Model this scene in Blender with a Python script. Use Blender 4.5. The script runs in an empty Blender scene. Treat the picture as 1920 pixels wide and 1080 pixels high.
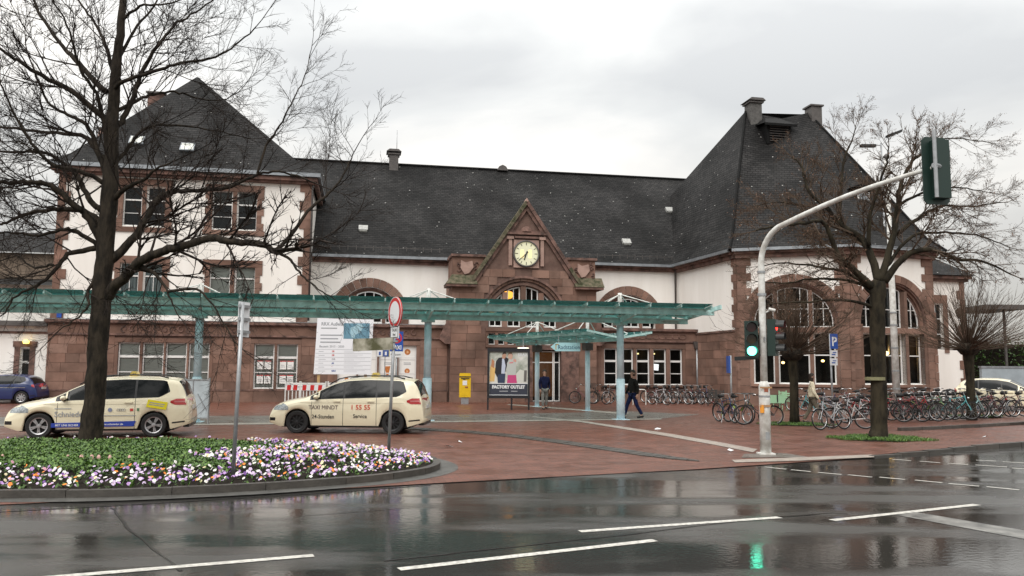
import bpy, bmesh, math, random
from math import sin, cos, pi, radians, hypot, sqrt, atan2, atan, tan
from mathutils import Vector, Matrix
from mathutils.geometry import tessellate_polygon
random.seed(7)
S = bpy.context.scene
COL = S.collection
# ------------------------------------------------------------------ camera
CH, FP, TH, RO = 1.9, 1500.0, atan(152/1500.0), 0.0065
def ray(u, v):
    xc = (u-960)/FP; yc = (540-v)/FP
    r = (cos(RO), -sin(RO)*sin(TH), sin(RO)*cos(TH)); up = (-sin(RO), -sin(TH)*cos(RO), cos(TH)*cos(RO)); fw = (0, cos(TH), sin(TH))
    return Vector([fw[i]+xc*r[i]+yc*up[i] for i in range(3)])
def gp(u, v, z=0.0):
    d = ray(u, v); t = (z-CH)/d.z
    return Vector((d.x*t, d.y*t, z))
def at(u, v, Y):
    d = ray(u, v); t = Y/d.y
    return Vector((d.x*t, Y, CH+d.z*t))
cam = bpy.data.objects.new('camera', bpy.data.cameras.new('camera')); COL.objects.link(cam)
cam.data.lens = 36*FP/1920; cam.data.sensor_width = 36; cam.data.clip_end = 2000; cam.data.clip_start = .1
cam.matrix_world = Matrix.Translation((0, 0, CH)) @ Matrix.Rotation(pi/2+TH, 4, 'X') @ Matrix.Rotation(RO, 4, 'Z')
S.camera = cam
S.view_settings.view_transform = 'Standard'; S.view_settings.look = 'None'; S.view_settings.gamma = 1
S.view_settings.exposure = 0.38; S.view_settings.use_curve_mapping = False
# ------------------------------------------------------------------ world: overcast sky
SUN_EL, SUN_AZ = radians(48), radians(205)      # azimuth the light comes from, seen from above, 0 = +Y
W = bpy.data.worlds.new('World'); S.world = W; W.use_nodes = True
nt = W.node_tree; nt.nodes.clear()
def N(t, **k):
    n = nt.nodes.new(t)
    for a, b in k.items(): setattr(n, a, b)
    return n
L = lambda a, b: nt.links.new(a, b)
out = N('ShaderNodeOutputWorld'); bg1 = N('ShaderNodeBackground'); bg2 = N('ShaderNodeBackground'); mx = N('ShaderNodeMixShader')
sky = N('ShaderNodeTexSky', sky_type='NISHITA', sun_disc=False); sky.sun_elevation = SUN_EL; sky.sun_rotation = SUN_AZ
L(sky.outputs[0], bg1.inputs[0]); bg1.inputs[1].default_value = .1
tc = N('ShaderNodeTexCoord'); mp = N('ShaderNodeMapping'); mp.inputs['Scale'].default_value = (1.0, 1.0, 2.6); mp.inputs['Location'].default_value = (3.1, .4, .2)
L(tc.outputs['Generated'], mp.inputs[0])
n1 = N('ShaderNodeTexNoise'); n1.inputs['Scale'].default_value = 2.3; n1.inputs['Detail'].default_value = 6; n1.inputs['Roughness'].default_value = .48; n1.inputs['Distortion'].default_value = .25
L(mp.outputs[0], n1.inputs['Vector'])
cr = N('ShaderNodeValToRGB'); e = cr.color_ramp.elements
e[0].position = .36; e[0].color = (.46, .467, .468, 1); e[1].position = .62; e[1].color = (.75, .73, .695, 1)
m_ = cr.color_ramp.elements.new(.48); m_.color = (.56, .565, .555, 1)
L(n1.outputs[0], cr.inputs[0])
sp = N('ShaderNodeSeparateXYZ'); L(tc.outputs['Generated'], sp.inputs[0])
# warm band low on the sky (towards the right where the cloud thins)
dr = N('ShaderNodeMapRange'); dr.inputs[1].default_value = .30; dr.inputs[2].default_value = -.02; dr.inputs[3].default_value = 0; dr.inputs[4].default_value = .75
L(sp.outputs[2], dr.inputs[0])
n2 = N('ShaderNodeTexNoise'); n2.inputs['Scale'].default_value = 1.1; n2.inputs['Detail'].default_value = 2; L(tc.outputs['Generated'], n2.inputs['Vector'])
mm = N('ShaderNodeMath', operation='MULTIPLY'); L(dr.outputs[0], mm.inputs[0]); L(n2.outputs[0], mm.inputs[1])
mw = N('ShaderNodeMix', data_type='RGBA'); L(mm.outputs[0], mw.inputs[0]); L(cr.outputs[0], mw.inputs[6]); mw.inputs[7].default_value = (.95, .86, .73, 1)
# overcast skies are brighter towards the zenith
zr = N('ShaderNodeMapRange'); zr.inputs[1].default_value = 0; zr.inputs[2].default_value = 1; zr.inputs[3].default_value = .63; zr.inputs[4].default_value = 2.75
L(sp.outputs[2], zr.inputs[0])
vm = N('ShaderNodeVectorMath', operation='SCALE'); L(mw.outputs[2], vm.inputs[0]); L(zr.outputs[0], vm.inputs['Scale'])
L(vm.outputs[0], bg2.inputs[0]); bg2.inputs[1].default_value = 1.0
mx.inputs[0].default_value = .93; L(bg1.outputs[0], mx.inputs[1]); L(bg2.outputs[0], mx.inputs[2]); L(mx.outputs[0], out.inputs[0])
sun = bpy.data.objects.new('sun', bpy.data.lights.new('sun', 'SUN')); COL.objects.link(sun)
sun.data.energy = 1.5; sun.data.angle = radians(40); sun.data.color = (1, .965, .92)
sd = Vector((sin(SUN_AZ)*cos(SUN_EL), cos(SUN_AZ)*cos(SUN_EL), sin(SUN_EL)))
sun.rotation_euler = sd.to_track_quat('Z', 'Y').to_euler()

# ------------------------------------------------------------------ materials
MC = {}
def mat(name, col, rough=.7, var=.0, scale=3.0, bump=0.0, bscale=30, metal=0.0, orand=0.0, spec=.5, coat=0.0, emit=None, estr=1.0, alt=None, stretch=None):
    if name in MC: return MC[name]
    m = bpy.data.materials.new(name); m.use_nodes = True; t = m.node_tree; b = t.nodes['Principled BSDF']
    b.inputs['Roughness'].default_value = rough; b.inputs['Metallic'].default_value = metal
    b.inputs['Specular IOR Level'].default_value = spec if (rough < .8 or spec != .5) else .15; b.inputs['Coat Weight'].default_value = coat
    b.inputs['Base Color'].default_value = (*col, 1)
    g = t.nodes.new('ShaderNodeNewGeometry')
    src = g.outputs['Position']
    if stretch:
        mp = t.nodes.new('ShaderNodeMapping'); mp.inputs['Scale'].default_value = stretch; t.links.new(src, mp.inputs[0]); src = mp.outputs[0]
    if var or orand or alt:
        n = t.nodes.new('ShaderNodeTexNoise'); n.inputs['Scale'].default_value = scale; n.inputs['Detail'].default_value = 5; n.inputs['Roughness'].default_value = .6
        t.links.new(src, n.inputs['Vector'])
        c2 = alt or tuple(c*(1-var) for c in col); c1 = tuple(min(1, c*(1+var*.7)) for c in col) if var else col
        r = t.nodes.new('ShaderNodeValToRGB'); r.color_ramp.elements[0].position = .36; r.color_ramp.elements[1].position = .64
        r.color_ramp.elements[0].color = (*c2, 1); r.color_ramp.elements[1].color = (*c1, 1)
        t.links.new(n.outputs[0], r.inputs[0]); o = r.outputs[0]
        if orand:
            oi = t.nodes.new('ShaderNodeObjectInfo'); mr = t.nodes.new('ShaderNodeMapRange'); mr.inputs[3].default_value = 1-orand; mr.inputs[4].default_value = 1+orand
            t.links.new(oi.outputs['Random'], mr.inputs[0])
            vm = t.nodes.new('ShaderNodeVectorMath'); vm.operation = 'SCALE'; t.links.new(o, vm.inputs[0]); t.links.new(mr.outputs[0], vm.inputs['Scale'])
            # hue shift between pieces as well
            mr2 = t.nodes.new('ShaderNodeMath'); mr2.operation = 'MULTIPLY'; mr2.inputs[1].default_value = 7.31; t.links.new(oi.outputs['Random'], mr2.inputs[0])
            fr_ = t.nodes.new('ShaderNodeMath'); fr_.operation = 'FRACT'; t.links.new(mr2.outputs[0], fr_.inputs[0])
            mk = t.nodes.new('ShaderNodeMix'); mk.data_type = 'RGBA'; mk.blend_type = 'MULTIPLY'
            t.links.new(fr_.outputs[0], mk.inputs[0]); t.links.new(vm.outputs[0], mk.inputs[6]); mk.inputs[7].default_value = (1.0, .93, .90, 1)
            o = mk.outputs[2]
        t.links.new(o, b.inputs['Base Color'])
    if bump:
        n = t.nodes.new('ShaderNodeTexNoise'); n.inputs['Scale'].default_value = bscale; n.inputs['Detail'].default_value = 4
        t.links.new(src, n.inputs['Vector'])
        bp = t.nodes.new('ShaderNodeBump'); bp.inputs['Strength'].default_value = bump; bp.inputs['Distance'].default_value = .02
        t.links.new(n.outputs[0], bp.inputs['Height']); t.links.new(bp.outputs[0], b.inputs['Normal'])
    if emit:
        b.inputs['Emission Color'].default_value = (*emit, 1); b.inputs['Emission Strength'].default_value = estr
    MC[name] = m
    return m
def glassy(name, tint, trans, rough=.03, tcol=(1, 1, 1)):
    m = bpy.data.materials.new(name); m.use_nodes = True; t = m.node_tree; b = t.nodes['Principled BSDF']; o = t.nodes['Material Output']
    b.inputs['Base Color'].default_value = (*tint, 1); b.inputs['Roughness'].default_value = rough
    tr = t.nodes.new('ShaderNodeBsdfTransparent'); tr.inputs[0].default_value = (*tcol, 1)
    mx = t.nodes.new('ShaderNodeMixShader'); fr = t.nodes.new('ShaderNodeFresnel'); fr.inputs[0].default_value = 1.5
    mr = t.nodes.new('ShaderNodeMapRange'); mr.inputs[1].default_value = .04; mr.inputs[2].default_value = .8; mr.inputs[3].default_value = trans; mr.inputs[4].default_value = .02
    t.links.new(fr.outputs[0], mr.inputs[0]); t.links.new(mr.outputs[0], mx.inputs[0])
    t.links.new(b.outputs[0], mx.inputs[1]); t.links.new(tr.outputs[0], mx.inputs[2]); t.links.new(mx.outputs[0], o.inputs[0])
    return m
M_stone = mat('sandstone', (.198, .124, .097), .85, .30, .8, .4, 25, orand=.22)
M_stone2 = mat('sandstone_backing', (.15, .095, .078), .9, .2, 2, .3, 30)
M_stoned = mat('sandstone_moulding', (.185, .11, .09), .85, .35, 2.2, .3, 30, alt=(.075, .05, .043))
M_stonel = mat('sandstone_pale', (.36, .24, .20), .85, .2, 2, .2, 30)
M_moss = mat('mossy_stone', (.12, .10, .07), .9, .4, 5, .5, 20, alt=(.05, .055, .03))
M_white = mat('white_render', (.86, .83, .785), .9, .0, 1.0, .12, 60, alt=(.80, .765, .715), stretch=(1.6, 1.6, .22))
M_wframe = mat('white_window_paint', (.74, .73, .71), .4)
M_glass = glassy('window_glass', (.02, .022, .022), .88, .02, (.9, .93, .92))
M_glassd = glassy('dark_window_glass', (.015, .017, .018), .45, .02, (.7, .72, .72))
M_int = mat('dim_interior', (.05, .035, .025), .8, .5, 1.2)
M_blind = mat('window_blind', (.74, .75, .70), .8, .12, 3, stretch=(1, 1, 14))
M_curt = mat('pleated_curtain', (.45, .52, .54), .8, .55, 6, stretch=(3, 3, .2))
M_metal = mat('galvanised_metal', (.36, .37, .38), .42, .12, 8, metal=.55)
M_zinc = mat('zinc_gutter', (.28, .30, .32), .45, .2, 3, metal=.5)
M_pipe = mat('dark_downpipe', (.10, .09, .085), .5, .2, 5, metal=.3)
M_wpaint = mat('white_pole_paint', (.68, .68, .65), .5, .12, 6, alt=(.48, .46, .42))
M_black = mat('black_plastic', (.014, .015, .015), .45)
M_dgreen = mat('dark_green_casing', (.010, .028, .022), .42)
M_teal = mat('teal_painted_steel', (.46, .67, .645), .45, .14, 4, alt=(.32, .50, .48))
M_bluec = mat('pale_blue_column_paint', (.60, .72, .78), .5, .1, 3, alt=(.49, .61, .66))
M_tglass = glassy('teal_canopy_glass', (.07, .23, .22), .86, .06, (.60, .88, .86))
M_rubber = mat('rubber', (.012, .012, .012), .75)
M_chrome = mat('bright_metal', (.42, .42, .42), .28, metal=.9)
M_bark = mat('wet_bark', (.033, .026, .019), .85, .5, 9, .9, 28, alt=(.013, .011, .009), stretch=(1, 1, .35))
M_barkg = mat('mossy_bark', (.034, .028, .018), .9, .5, 5, .8, 24, alt=(.014, .012, .009), stretch=(1, 1, .4))
M_twig = mat('dark_twigs', (.028, .021, .017), .8, .3, 4)
M_twigr = mat('reddish_twigs', (.085, .060, .043), .8, .3, 4)
M_red = mat('signal_red', (.55, .02, .02), .4)
M_blue = mat('sign_blue', (.01, .07, .36), .4)
M_signw = mat('sign_white', (.74, .75, .76), .4)
M_ink = mat('print_black', (.02, .02, .022), .5)
M_grey = mat('print_grey', (.32, .33, .35), .6)
M_inkr = mat('print_red', (.55, .06, .05), .5)
M_inkb = mat('print_blue', (.03, .08, .30), .5)

# slate: uv in metres, laid in thin courses with pale repaired tiles
def slate():
    m = bpy.data.materials.new('slate_tiles'); m.use_nodes = True; t = m.node_tree; b = t.nodes['Principled BSDF']
    uv = t.nodes.new('ShaderNodeUVMap')
    br = t.nodes.new('ShaderNodeTexBrick'); br.inputs['Scale'].default_value = 1; br.inputs['Brick Width'].default_value = .30; br.inputs['Row Height'].default_value = .19
    br.inputs['Mortar Size'].default_value = .014; br.inputs['Color1'].default_value = (.015, .0147, .0147, 1); br.inputs['Color2'].default_value = (.030, .0285, .028, 1); br.inputs['Mortar'].default_value = (.007, .007, .007, 1)
    t.links.new(uv.outputs[0], br.inputs['Vector'])
    no = t.nodes.new('ShaderNodeTexNoise'); no.inputs['Scale'].default_value = .35; no.inputs['Detail'].default_value = 5; t.links.new(uv.outputs[0], no.inputs['Vector'])
    r0 = t.nodes.new('ShaderNodeMapRange'); r0.inputs[1].default_value = .35; r0.inputs[2].default_value = .65; r0.inputs[3].default_value = .5; r0.inputs[4].default_value = 1.45; t.links.new(no.outputs[0], r0.inputs[0])
    sc = t.nodes.new('ShaderNodeVectorMath'); sc.operation = 'SCALE'; t.links.new(br.outputs[0], sc.inputs[0]); t.links.new(r0.outputs[0], sc.inputs['Scale'])
    vo = t.nodes.new('ShaderNodeTexVoronoi'); vo.inputs['Scale'].default_value = 1.75
    mp = t.nodes.new('ShaderNodeMapping'); mp.inputs['Scale'].default_value = (1, 1.7, 1); t.links.new(uv.outputs[0], mp.inputs[0]); t.links.new(mp.outputs[0], vo.inputs['Vector'])
    lt = t.nodes.new('ShaderNodeMath'); lt.operation = 'LESS_THAN'; lt.inputs[1].default_value = .08; t.links.new(vo.outputs['Distance'], lt.inputs[0])
    sx = t.nodes.new('ShaderNodeSeparateXYZ'); t.links.new(vo.outputs['Color'], sx.inputs[0])
    gt = t.nodes.new('ShaderNodeMath'); gt.operation = 'MULTIPLY'; t.links.new(lt.outputs[0], gt.inputs[0]); pw_ = t.nodes.new('ShaderNodeMapRange'); pw_.inputs[1].default_value = .35; pw_.inputs[2].default_value = .8; t.links.new(sx.outputs[0], pw_.inputs[0]); t.links.new(pw_.outputs[0], gt.inputs[1])
    mi = t.nodes.new('ShaderNodeMix'); mi.data_type = 'RGBA'; t.links.new(gt.outputs[0], mi.inputs[0]); t.links.new(sc.outputs[0], mi.inputs[6]); mi.inputs[7].default_value = (.5, .49, .46, 1)
    t.links.new(mi.outputs[2], b.inputs['Base Color'])
    b.inputs['Roughness'].default_value = .7; b.inputs['Specular IOR Level'].default_value = .14
    # each course overlaps the one below: saw-tooth height
    sv = t.nodes.new('ShaderNodeSeparateXYZ'); t.links.new(uv.outputs[0], sv.inputs[0])
    dv = t.nodes.new('ShaderNodeMath'); dv.operation = 'DIVIDE'; dv.inputs[1].default_value = .19; t.links.new(sv.outputs[1], dv.inputs[0])
    fc = t.nodes.new('ShaderNodeMath'); fc.operation = 'FRACT'; t.links.new(dv.outputs[0], fc.inputs[0])
    ad = t.nodes.new('ShaderNodeMath'); ad.operation = 'SUBTRACT'; t.links.new(br.outputs['Fac'], ad.inputs[1]); 
    iv = t.nodes.new('ShaderNodeMath'); iv.operation = 'SUBTRACT'; iv.inputs[0].default_value = 1; t.links.new(fc.outputs[0], iv.inputs[1]); t.links.new(iv.outputs[0], ad.inputs[0])
    bp = t.nodes.new('ShaderNodeBump'); bp.inputs['Strength'].default_value = .8; bp.inputs['Distance'].default_value = .03; t.links.new(ad.outputs[0], bp.inputs['Height']); t.links.new(bp.outputs[0], b.inputs['Normal'])
    return m
M_slate = slate()
def asphalt():
    m = bpy.data.materials.new('wet_asphalt'); m.use_nodes = True; t = m.node_tree; b = t.nodes['Principled BSDF']
    g = t.nodes.new('ShaderNodeNewGeometry')
    def noise(s, d=4, st=None, rg=.55):
        n = t.nodes.new('ShaderNodeTexNoise'); n.inputs['Scale'].default_value = s; n.inputs['Detail'].default_value = d; n.inputs['Roughness'].default_value = rg
        if st:
            mp = t.nodes.new('ShaderNodeMapping'); mp.inputs['Scale'].default_value = st; mp.inputs['Rotation'].default_value = (0, 0, -radians(25)); t.links.new(g.outputs[0], mp.inputs[0]); t.links.new(mp.outputs[0], n.inputs['Vector'])
        else: t.links.new(g.outputs[0], n.inputs['Vector'])
        return n.outputs[0]
    def rng(x, a, b_, c, d):
        r = t.nodes.new('ShaderNodeMapRange'); r.inputs[1].default_value = a; r.inputs[2].default_value = b_; r.inputs[3].default_value = c; r.inputs[4].default_value = d; t.links.new(x, r.inputs[0]); return r.outputs[0]
    big = noise(.42, 5, (.45, 1.5, 1)); fine = noise(160, 2); med = noise(14, 3)
    wet = rng(big, .38, .54, 0, 1)
    rr = t.nodes.new('ShaderNodeMapRange'); rr.inputs[3].default_value = .34; rr.inputs[4].default_value = .045; t.links.new(wet, rr.inputs[0])
    t.links.new(rr.outputs[0], b.inputs['Roughness'])
    c = t.nodes.new('ShaderNodeMix'); c.data_type = 'RGBA'; t.links.new(wet, c.inputs[0]); c.inputs[6].default_value = (.062, .060, .056, 1); c.inputs[7].default_value = (.028, .027, .025, 1)
    sp_ = t.nodes.new('ShaderNodeVectorMath'); sp_.operation = 'SCALE'; t.links.new(c.outputs[2], sp_.inputs[0]); t.links.new(rng(fine, .35, .65, .35, 1.8), sp_.inputs['Scale'])
    t.links.new(sp_.outputs[0], b.inputs['Base Color']); b.inputs['Specular IOR Level'].default_value = .5
    b1 = t.nodes.new('ShaderNodeBump'); b1.inputs['Distance'].default_value = .004; t.links.new(fine, b1.inputs['Height'])
    st_ = t.nodes.new('ShaderNodeMapRange'); st_.inputs[3].default_value = .35; st_.inputs[4].default_value = .02; t.links.new(wet, st_.inputs[0]); t.links.new(st_.outputs[0], b1.inputs['Strength'])
    b2 = t.nodes.new('ShaderNodeBump'); b2.inputs['Distance'].default_value = .02; b2.inputs['Strength'].default_value = .07; t.links.new(med, b2.inputs['Height']); t.links.new(b1.outputs[0], b2.inputs['Normal'])
    t.links.new(b2.outputs[0], b.inputs['Normal'])
    return m
M_asph = asphalt()
def paver(name, c1, c2, mo, bw, rh, rough, rot=0.0, wetr=.2):
    m = bpy.data.materials.new(name); m.use_nodes = True; t = m.node_tree; b = t.nodes['Principled BSDF']
    g = t.nodes.new('ShaderNodeNewGeometry'); mp = t.nodes.new('ShaderNodeMapping'); mp.inputs['Rotation'].default_value = (0, 0, rot); t.links.new(g.outputs[0], mp.inputs[0])
    br = t.nodes.new('ShaderNodeTexBrick'); br.inputs['Scale'].default_value = 1; br.inputs['Brick Width'].default_value = bw; br.inputs['Row Height'].default_value = rh; br.inputs['Mortar Size'].default_value = .006
    br.inputs['Color1'].default_value = (*c1, 1); br.inputs['Color2'].default_value = (*c2, 1); br.inputs['Mortar'].default_value = (*mo, 1); t.links.new(mp.outputs[0], br.inputs['Vector'])
    n = t.nodes.new('ShaderNodeTexNoise'); n.inputs['Scale'].default_value = 1.3; n.inputs['Detail'].default_value = 8; n.inputs['Roughness'].default_value = .72; t.links.new(g.outputs[0], n.inputs['Vector'])
    r = t.nodes.new('ShaderNodeMapRange'); r.inputs[1].default_value = .35; r.inputs[2].default_value = .65; r.inputs[3].default_value = .82; r.inputs[4].default_value = 1.15; t.links.new(n.outputs[0], r.inputs[0])
    s = t.nodes.new('ShaderNodeVectorMath'); s.operation = 'SCALE'; t.links.new(br.outputs[0], s.inputs[0]); t.links.new(r.outputs[0], s.inputs['Scale']); t.links.new(s.outputs[0], b.inputs['Base Color'])
    r2 = t.nodes.new('ShaderNodeMapRange'); r2.inputs[1].default_value = .42; r2.inputs[2].default_value = .62; r2.inputs[3].default_value = wetr; r2.inputs[4].default_value = rough; t.links.new(n.outputs[0], r2.inputs[0]); t.links.new(r2.outputs[0], b.inputs['Roughness'])
    bp = t.nodes.new('ShaderNodeBump'); bp.invert = True; bp.inputs['Strength'].default_value = .35; bp.inputs['Distance'].default_value = .01; t.links.new(br.outputs['Fac'], bp.inputs['Height']); t.links.new(bp.outputs[0], b.inputs['Normal'])
    b.inputs['Specular IOR Level'].default_value = .35
    return m
M_brick = paver('red_brick_paving', (.180, .070, .046), (.128, .052, .036), (.06, .036, .027), .21, .105, .55, radians(-12), .30)
M_gpave = paver('grey_paving', (.19, .165, .145), (.15, .135, .12), (.07, .06, .055), .4, .2, .5, radians(-12), .25)
M_lpave = mat('pale_strip_paving', (.33, .285, .245), .5, .2, 5)
M_dpave = mat('dark_setts', (.055, .052, .048), .5, .3, 8, .5, 20)
M_kerb = mat('wet_dark_kerb', (.058, .053, .046), .5, .25, 5, .3, 30, orand=.18)
M_soil = mat('dark_soil', (.020, .016, .012), .95, .3, 9, .6, 20)
M_mark = mat('road_marking_paint', (.66, .64, .58), .4, .12, 16, alt=(.36, .35, .32))

# ------------------------------------------------------------------ mesh builder
class MB:
    def __init__(s): s.v = []; s.f = []; s.m = []; s.uv = {}
    def add(s, vs, fs, mi=0):
        o = len(s.v); s.v += [tuple(v) for v in vs]; s.f += [tuple(i+o for i in f) for f in fs]; s.m += [mi]*len(fs); return o
    def box(s, x0, x1, y0, y1, z0, z1, mi=0):
        s.add([(x0,y0,z0),(x1,y0,z0),(x1,y1,z0),(x0,y1,z0),(x0,y0,z1),(x1,y0,z1),(x1,y1,z1),(x0,y1,z1)],
              [(0,3,2,1),(4,5,6,7),(0,1,5,4),(1,2,6,5),(2,3,7,6),(3,0,4,7)], mi); return s
    def obox(s, c, a, b, d, mi=0):     # centre and three half vectors
        c, a, b, d = map(Vector, (c, a, b, d))
        s.add([c-a-b-d, c+a-b-d, c+a+b-d, c-a+b-d, c-a-b+d, c+a-b+d, c+a+b+d, c-a+b+d],
              [(0,3,2,1),(4,5,6,7),(0,1,5,4),(1,2,6,5),(2,3,7,6),(3,0,4,7)], mi); return s
    def beam(s, p, q, w, h, mi=0):     # box from p to q
        p, q = Vector(p), Vector(q); d = (q-p); up = Vector((0,0,1))
        sd = d.cross(up); sd = sd.normalized() if sd.length > 1e-6 else Vector((1,0,0)); u2 = sd.cross(d).normalized()
        return s.obox((p+q)/2, d/2, sd*w/2, u2*h/2, mi)
    def prism(s, poly, y0, y1, mi=0):  # polygon in x,z pushed along y
        n = len(poly); tri = tessellate_polygon([[Vector((p[0], p[1], 0)) for p in poly]])
        a = sum(poly[i][0]*poly[(i+1)%n][1]-poly[(i+1)%n][0]*poly[i][1] for i in range(n))
        if a < 0: poly = poly[::-1]; tri = tessellate_polygon([[Vector((p[0], p[1], 0)) for p in poly]])
        o = s.add([(x, y0, z) for x, z in poly]+[(x, y1, z) for x, z in poly], [(i, (i+1)%n, n+(i+1)%n, n+i) for i in range(n)], mi)
        def ori(t): 
            p, q, r = [poly[i] for i in t]; return (q[0]-p[0])*(r[1]-p[1])-(q[1]-p[1])*(r[0]-p[0]) > 0
        for t in tri:
            t = tuple(t) if ori(t) else tuple(t)[::-1]
            s.f.append(tuple(i+o for i in t)); s.m.append(mi); s.f.append(tuple(i+o+n for i in t[::-1])); s.m.append(mi)
        return s
    def slab(s, poly, z0, z1, mi=0):   # polygon in x,y pushed along z (poly items may carry z)
        n = len(poly); P3 = [Vector((p[0], p[1], 0)) for p in poly]
        a = sum(poly[i][0]*poly[(i+1)%n][1]-poly[(i+1)%n][0]*poly[i][1] for i in range(n))
        if a < 0: poly = poly[::-1]; P3 = P3[::-1]
        tri = tessellate_polygon([P3])
        o = s.add([(p[0], p[1], p[2] if len(p) > 2 else z1) for p in poly]+([(p[0], p[1], z0) for p in poly] if z0 is not None else []), [], mi)
        for t in tri:
            p, q, r = [P3[i] for i in t]
            if (q-p).cross(r-p).z < 0: t = t[::-1]
            s.f.append(tuple(i+o for i in t)); s.m.append(mi)
        if z0 is not None:
            for i in range(n): s.f.append((o+n+i, o+n+(i+1)%n, o+(i+1)%n, o+i)); s.m.append(mi)
        return s
    def tube(s, pts, rad, n=6, cap=True, mi=0):
        pts = [Vector(p) for p in pts]; k = len(pts)
        if not hasattr(rad, '__len__'): rad = [rad]*k
        o = len(s.v); prev = None
        for i, p in enumerate(pts):
            d = (pts[min(i+1, k-1)]-pts[max(i-1, 0)])
            if d.length < 1e-9: d = Vector((0,0,1))
            d.normalize()
            if prev is None: a = d.cross(Vector((0,0,1)) if abs(d.z) < .9 else Vector((1,0,0))).normalized()
            else: a = (prev-d*prev.dot(d)).normalized() if (prev-d*prev.dot(d)).length > 1e-6 else prev
            prev = a; b = d.cross(a)
            for j in range(n):
                t = 2*pi*j/n; q = p+(a*cos(t)+b*sin(t))*rad[i]; s.v.append((q.x, q.y, q.z))
        for i in range(k-1):
            for j in range(n):
                a_ = o+i*n+j; b_ = o+i*n+(j+1)%n; s.f.append((a_, b_, b_+n, a_+n)); s.m.append(mi)
        if cap:
            s.f.append(tuple(o+j for j in range(n))[::-1]); s.m.append(mi); s.f.append(tuple(o+(k-1)*n+j for j in range(n))); s.m.append(mi)
        return s
    def lathe(s, prof, c=(0,0,0), n=24, axis='y', mi=0, a0=0, a1=2*pi):
        o = len(s.v); k = len(prof); full = abs(a1-a0-2*pi) < 1e-6; nn = n if full else n+1
        for j in range(nn):
            t = a0+(a1-a0)*j/n
            for r, h in prof:
                if axis == 'y': s.v.append((c[0]+r*cos(t), c[1]+h, c[2]+r*sin(t)))
                elif axis == 'z': s.v.append((c[0]+r*cos(t), c[1]+r*sin(t), c[2]+h))
                else: s.v.append((c[0]+h, c[1]+r*cos(t), c[2]+r*sin(t)))
        for j in range(n):
            j2 = (j+1) % nn
            for i in range(k-1):
                f = (o+j*k+i, o+j*k+i+1, o+j2*k+i+1, o+j2*k+i)
                s.f.append(f); s.m.append(mi)
        return s
    def disc(s, c, r, y=None, n=20, mi=0, ax=None):   # flat disc in x,z facing -y
        o = s.add([(c[0]+r*cos(2*pi*i/n), y, c[1]+r*sin(2*pi*i/n)) for i in range(n)], [], mi); s.f.append(tuple(range(o, o+n))); s.m.append(mi); return s
    def quad(s, *p, mi=0):
        s.add(p, [tuple(range(len(p)))], mi); return s
    def mesh(s, name, mats):
        me = bpy.data.meshes.new(name); me.from_pydata(s.v, [], s.f)
        if not isinstance(mats, (list, tuple)): mats = [mats]
        for m in mats: me.materials.append(m)
        if len(mats) > 1: me.polygons.foreach_set('material_index', s.m)
        if s.uv:
            l = me.uv_layers.new(name='UVMap')
            for p in me.polygons:
                if p.index in s.uv:
                    for li, w in zip(p.loop_indices, s.uv[p.index]): l.data[li].uv = w
        me.update(); return me
    def build(s, name, mats, parent=None, frame=None, smooth=False, fix=False):
        me = s.mesh(name, mats)
        if fix:
            bm = bmesh.new(); bm.from_mesh(me); bmesh.ops.recalc_face_normals(bm, faces=bm.faces); bm.to_mesh(me); bm.free()
        if smooth: me.polygons.foreach_set('use_smooth', [True]*len(me.polygons))
        return link(name, me, parent, frame)
def link(name, data, parent=None, frame=None):
    o = bpy.data.objects.new(name, data); COL.objects.link(o)
    if parent: o.parent = parent
    if frame is not None: o.matrix_local = frame
    return o
def tag(o, label=None, cat=None, group=None, kind=None):
    if label: o['label'] = label
    if cat: o['category'] = cat
    if group: o['group'] = group
    if kind: o['kind'] = kind
    return o
def thing(name, label, cat, loc=(0,0,0), rz=0.0, group=None):
    o = link(name, None); o.location = loc; o.rotation_euler = (0, 0, rz); o.empty_display_size = .3
    return tag(o, label, cat, group)
def copy_tree(o, parent=None):
    c = o.copy(); COL.objects.link(c)
    if parent: c.parent = parent
    for ch in list(o.children): copy_tree(ch, c)
    return c
def T(x=0, y=0, z=0): return Matrix.Translation((x, y, z))
def RZ(a): return Matrix.Rotation(a, 4, 'Z')
def frame2(P, Q):
    return T(P[0], P[1], 0) @ RZ(atan2(Q[1]-P[1], Q[0]-P[0]))
def text(s, size, m, parent, loc, name='lettering', align='LEFT', rot=(pi/2, 0, 0), xs=1.0, depth=.0015, base=None):
    cu = bpy.data.curves.new(name, 'FONT'); cu.body = s; cu.size = size; cu.align_x = align; cu.extrude = depth; cu.resolution_u = 2
    if base: cu.offset = base
    o = bpy.data.objects.new(name, cu); COL.objects.link(o)
    bpy.context.view_layer.update()
    me = bpy.data.meshes.new_from_object(o.evaluated_get(bpy.context.evaluated_depsgraph_get()))
    COL.objects.unlink(o); bpy.data.objects.remove(o)
    me.materials.clear(); me.materials.append(m)
    n = link(name, me, parent); n.location = loc; n.rotation_euler = rot; n.scale = (xs, 1, 1)
    return n

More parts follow.
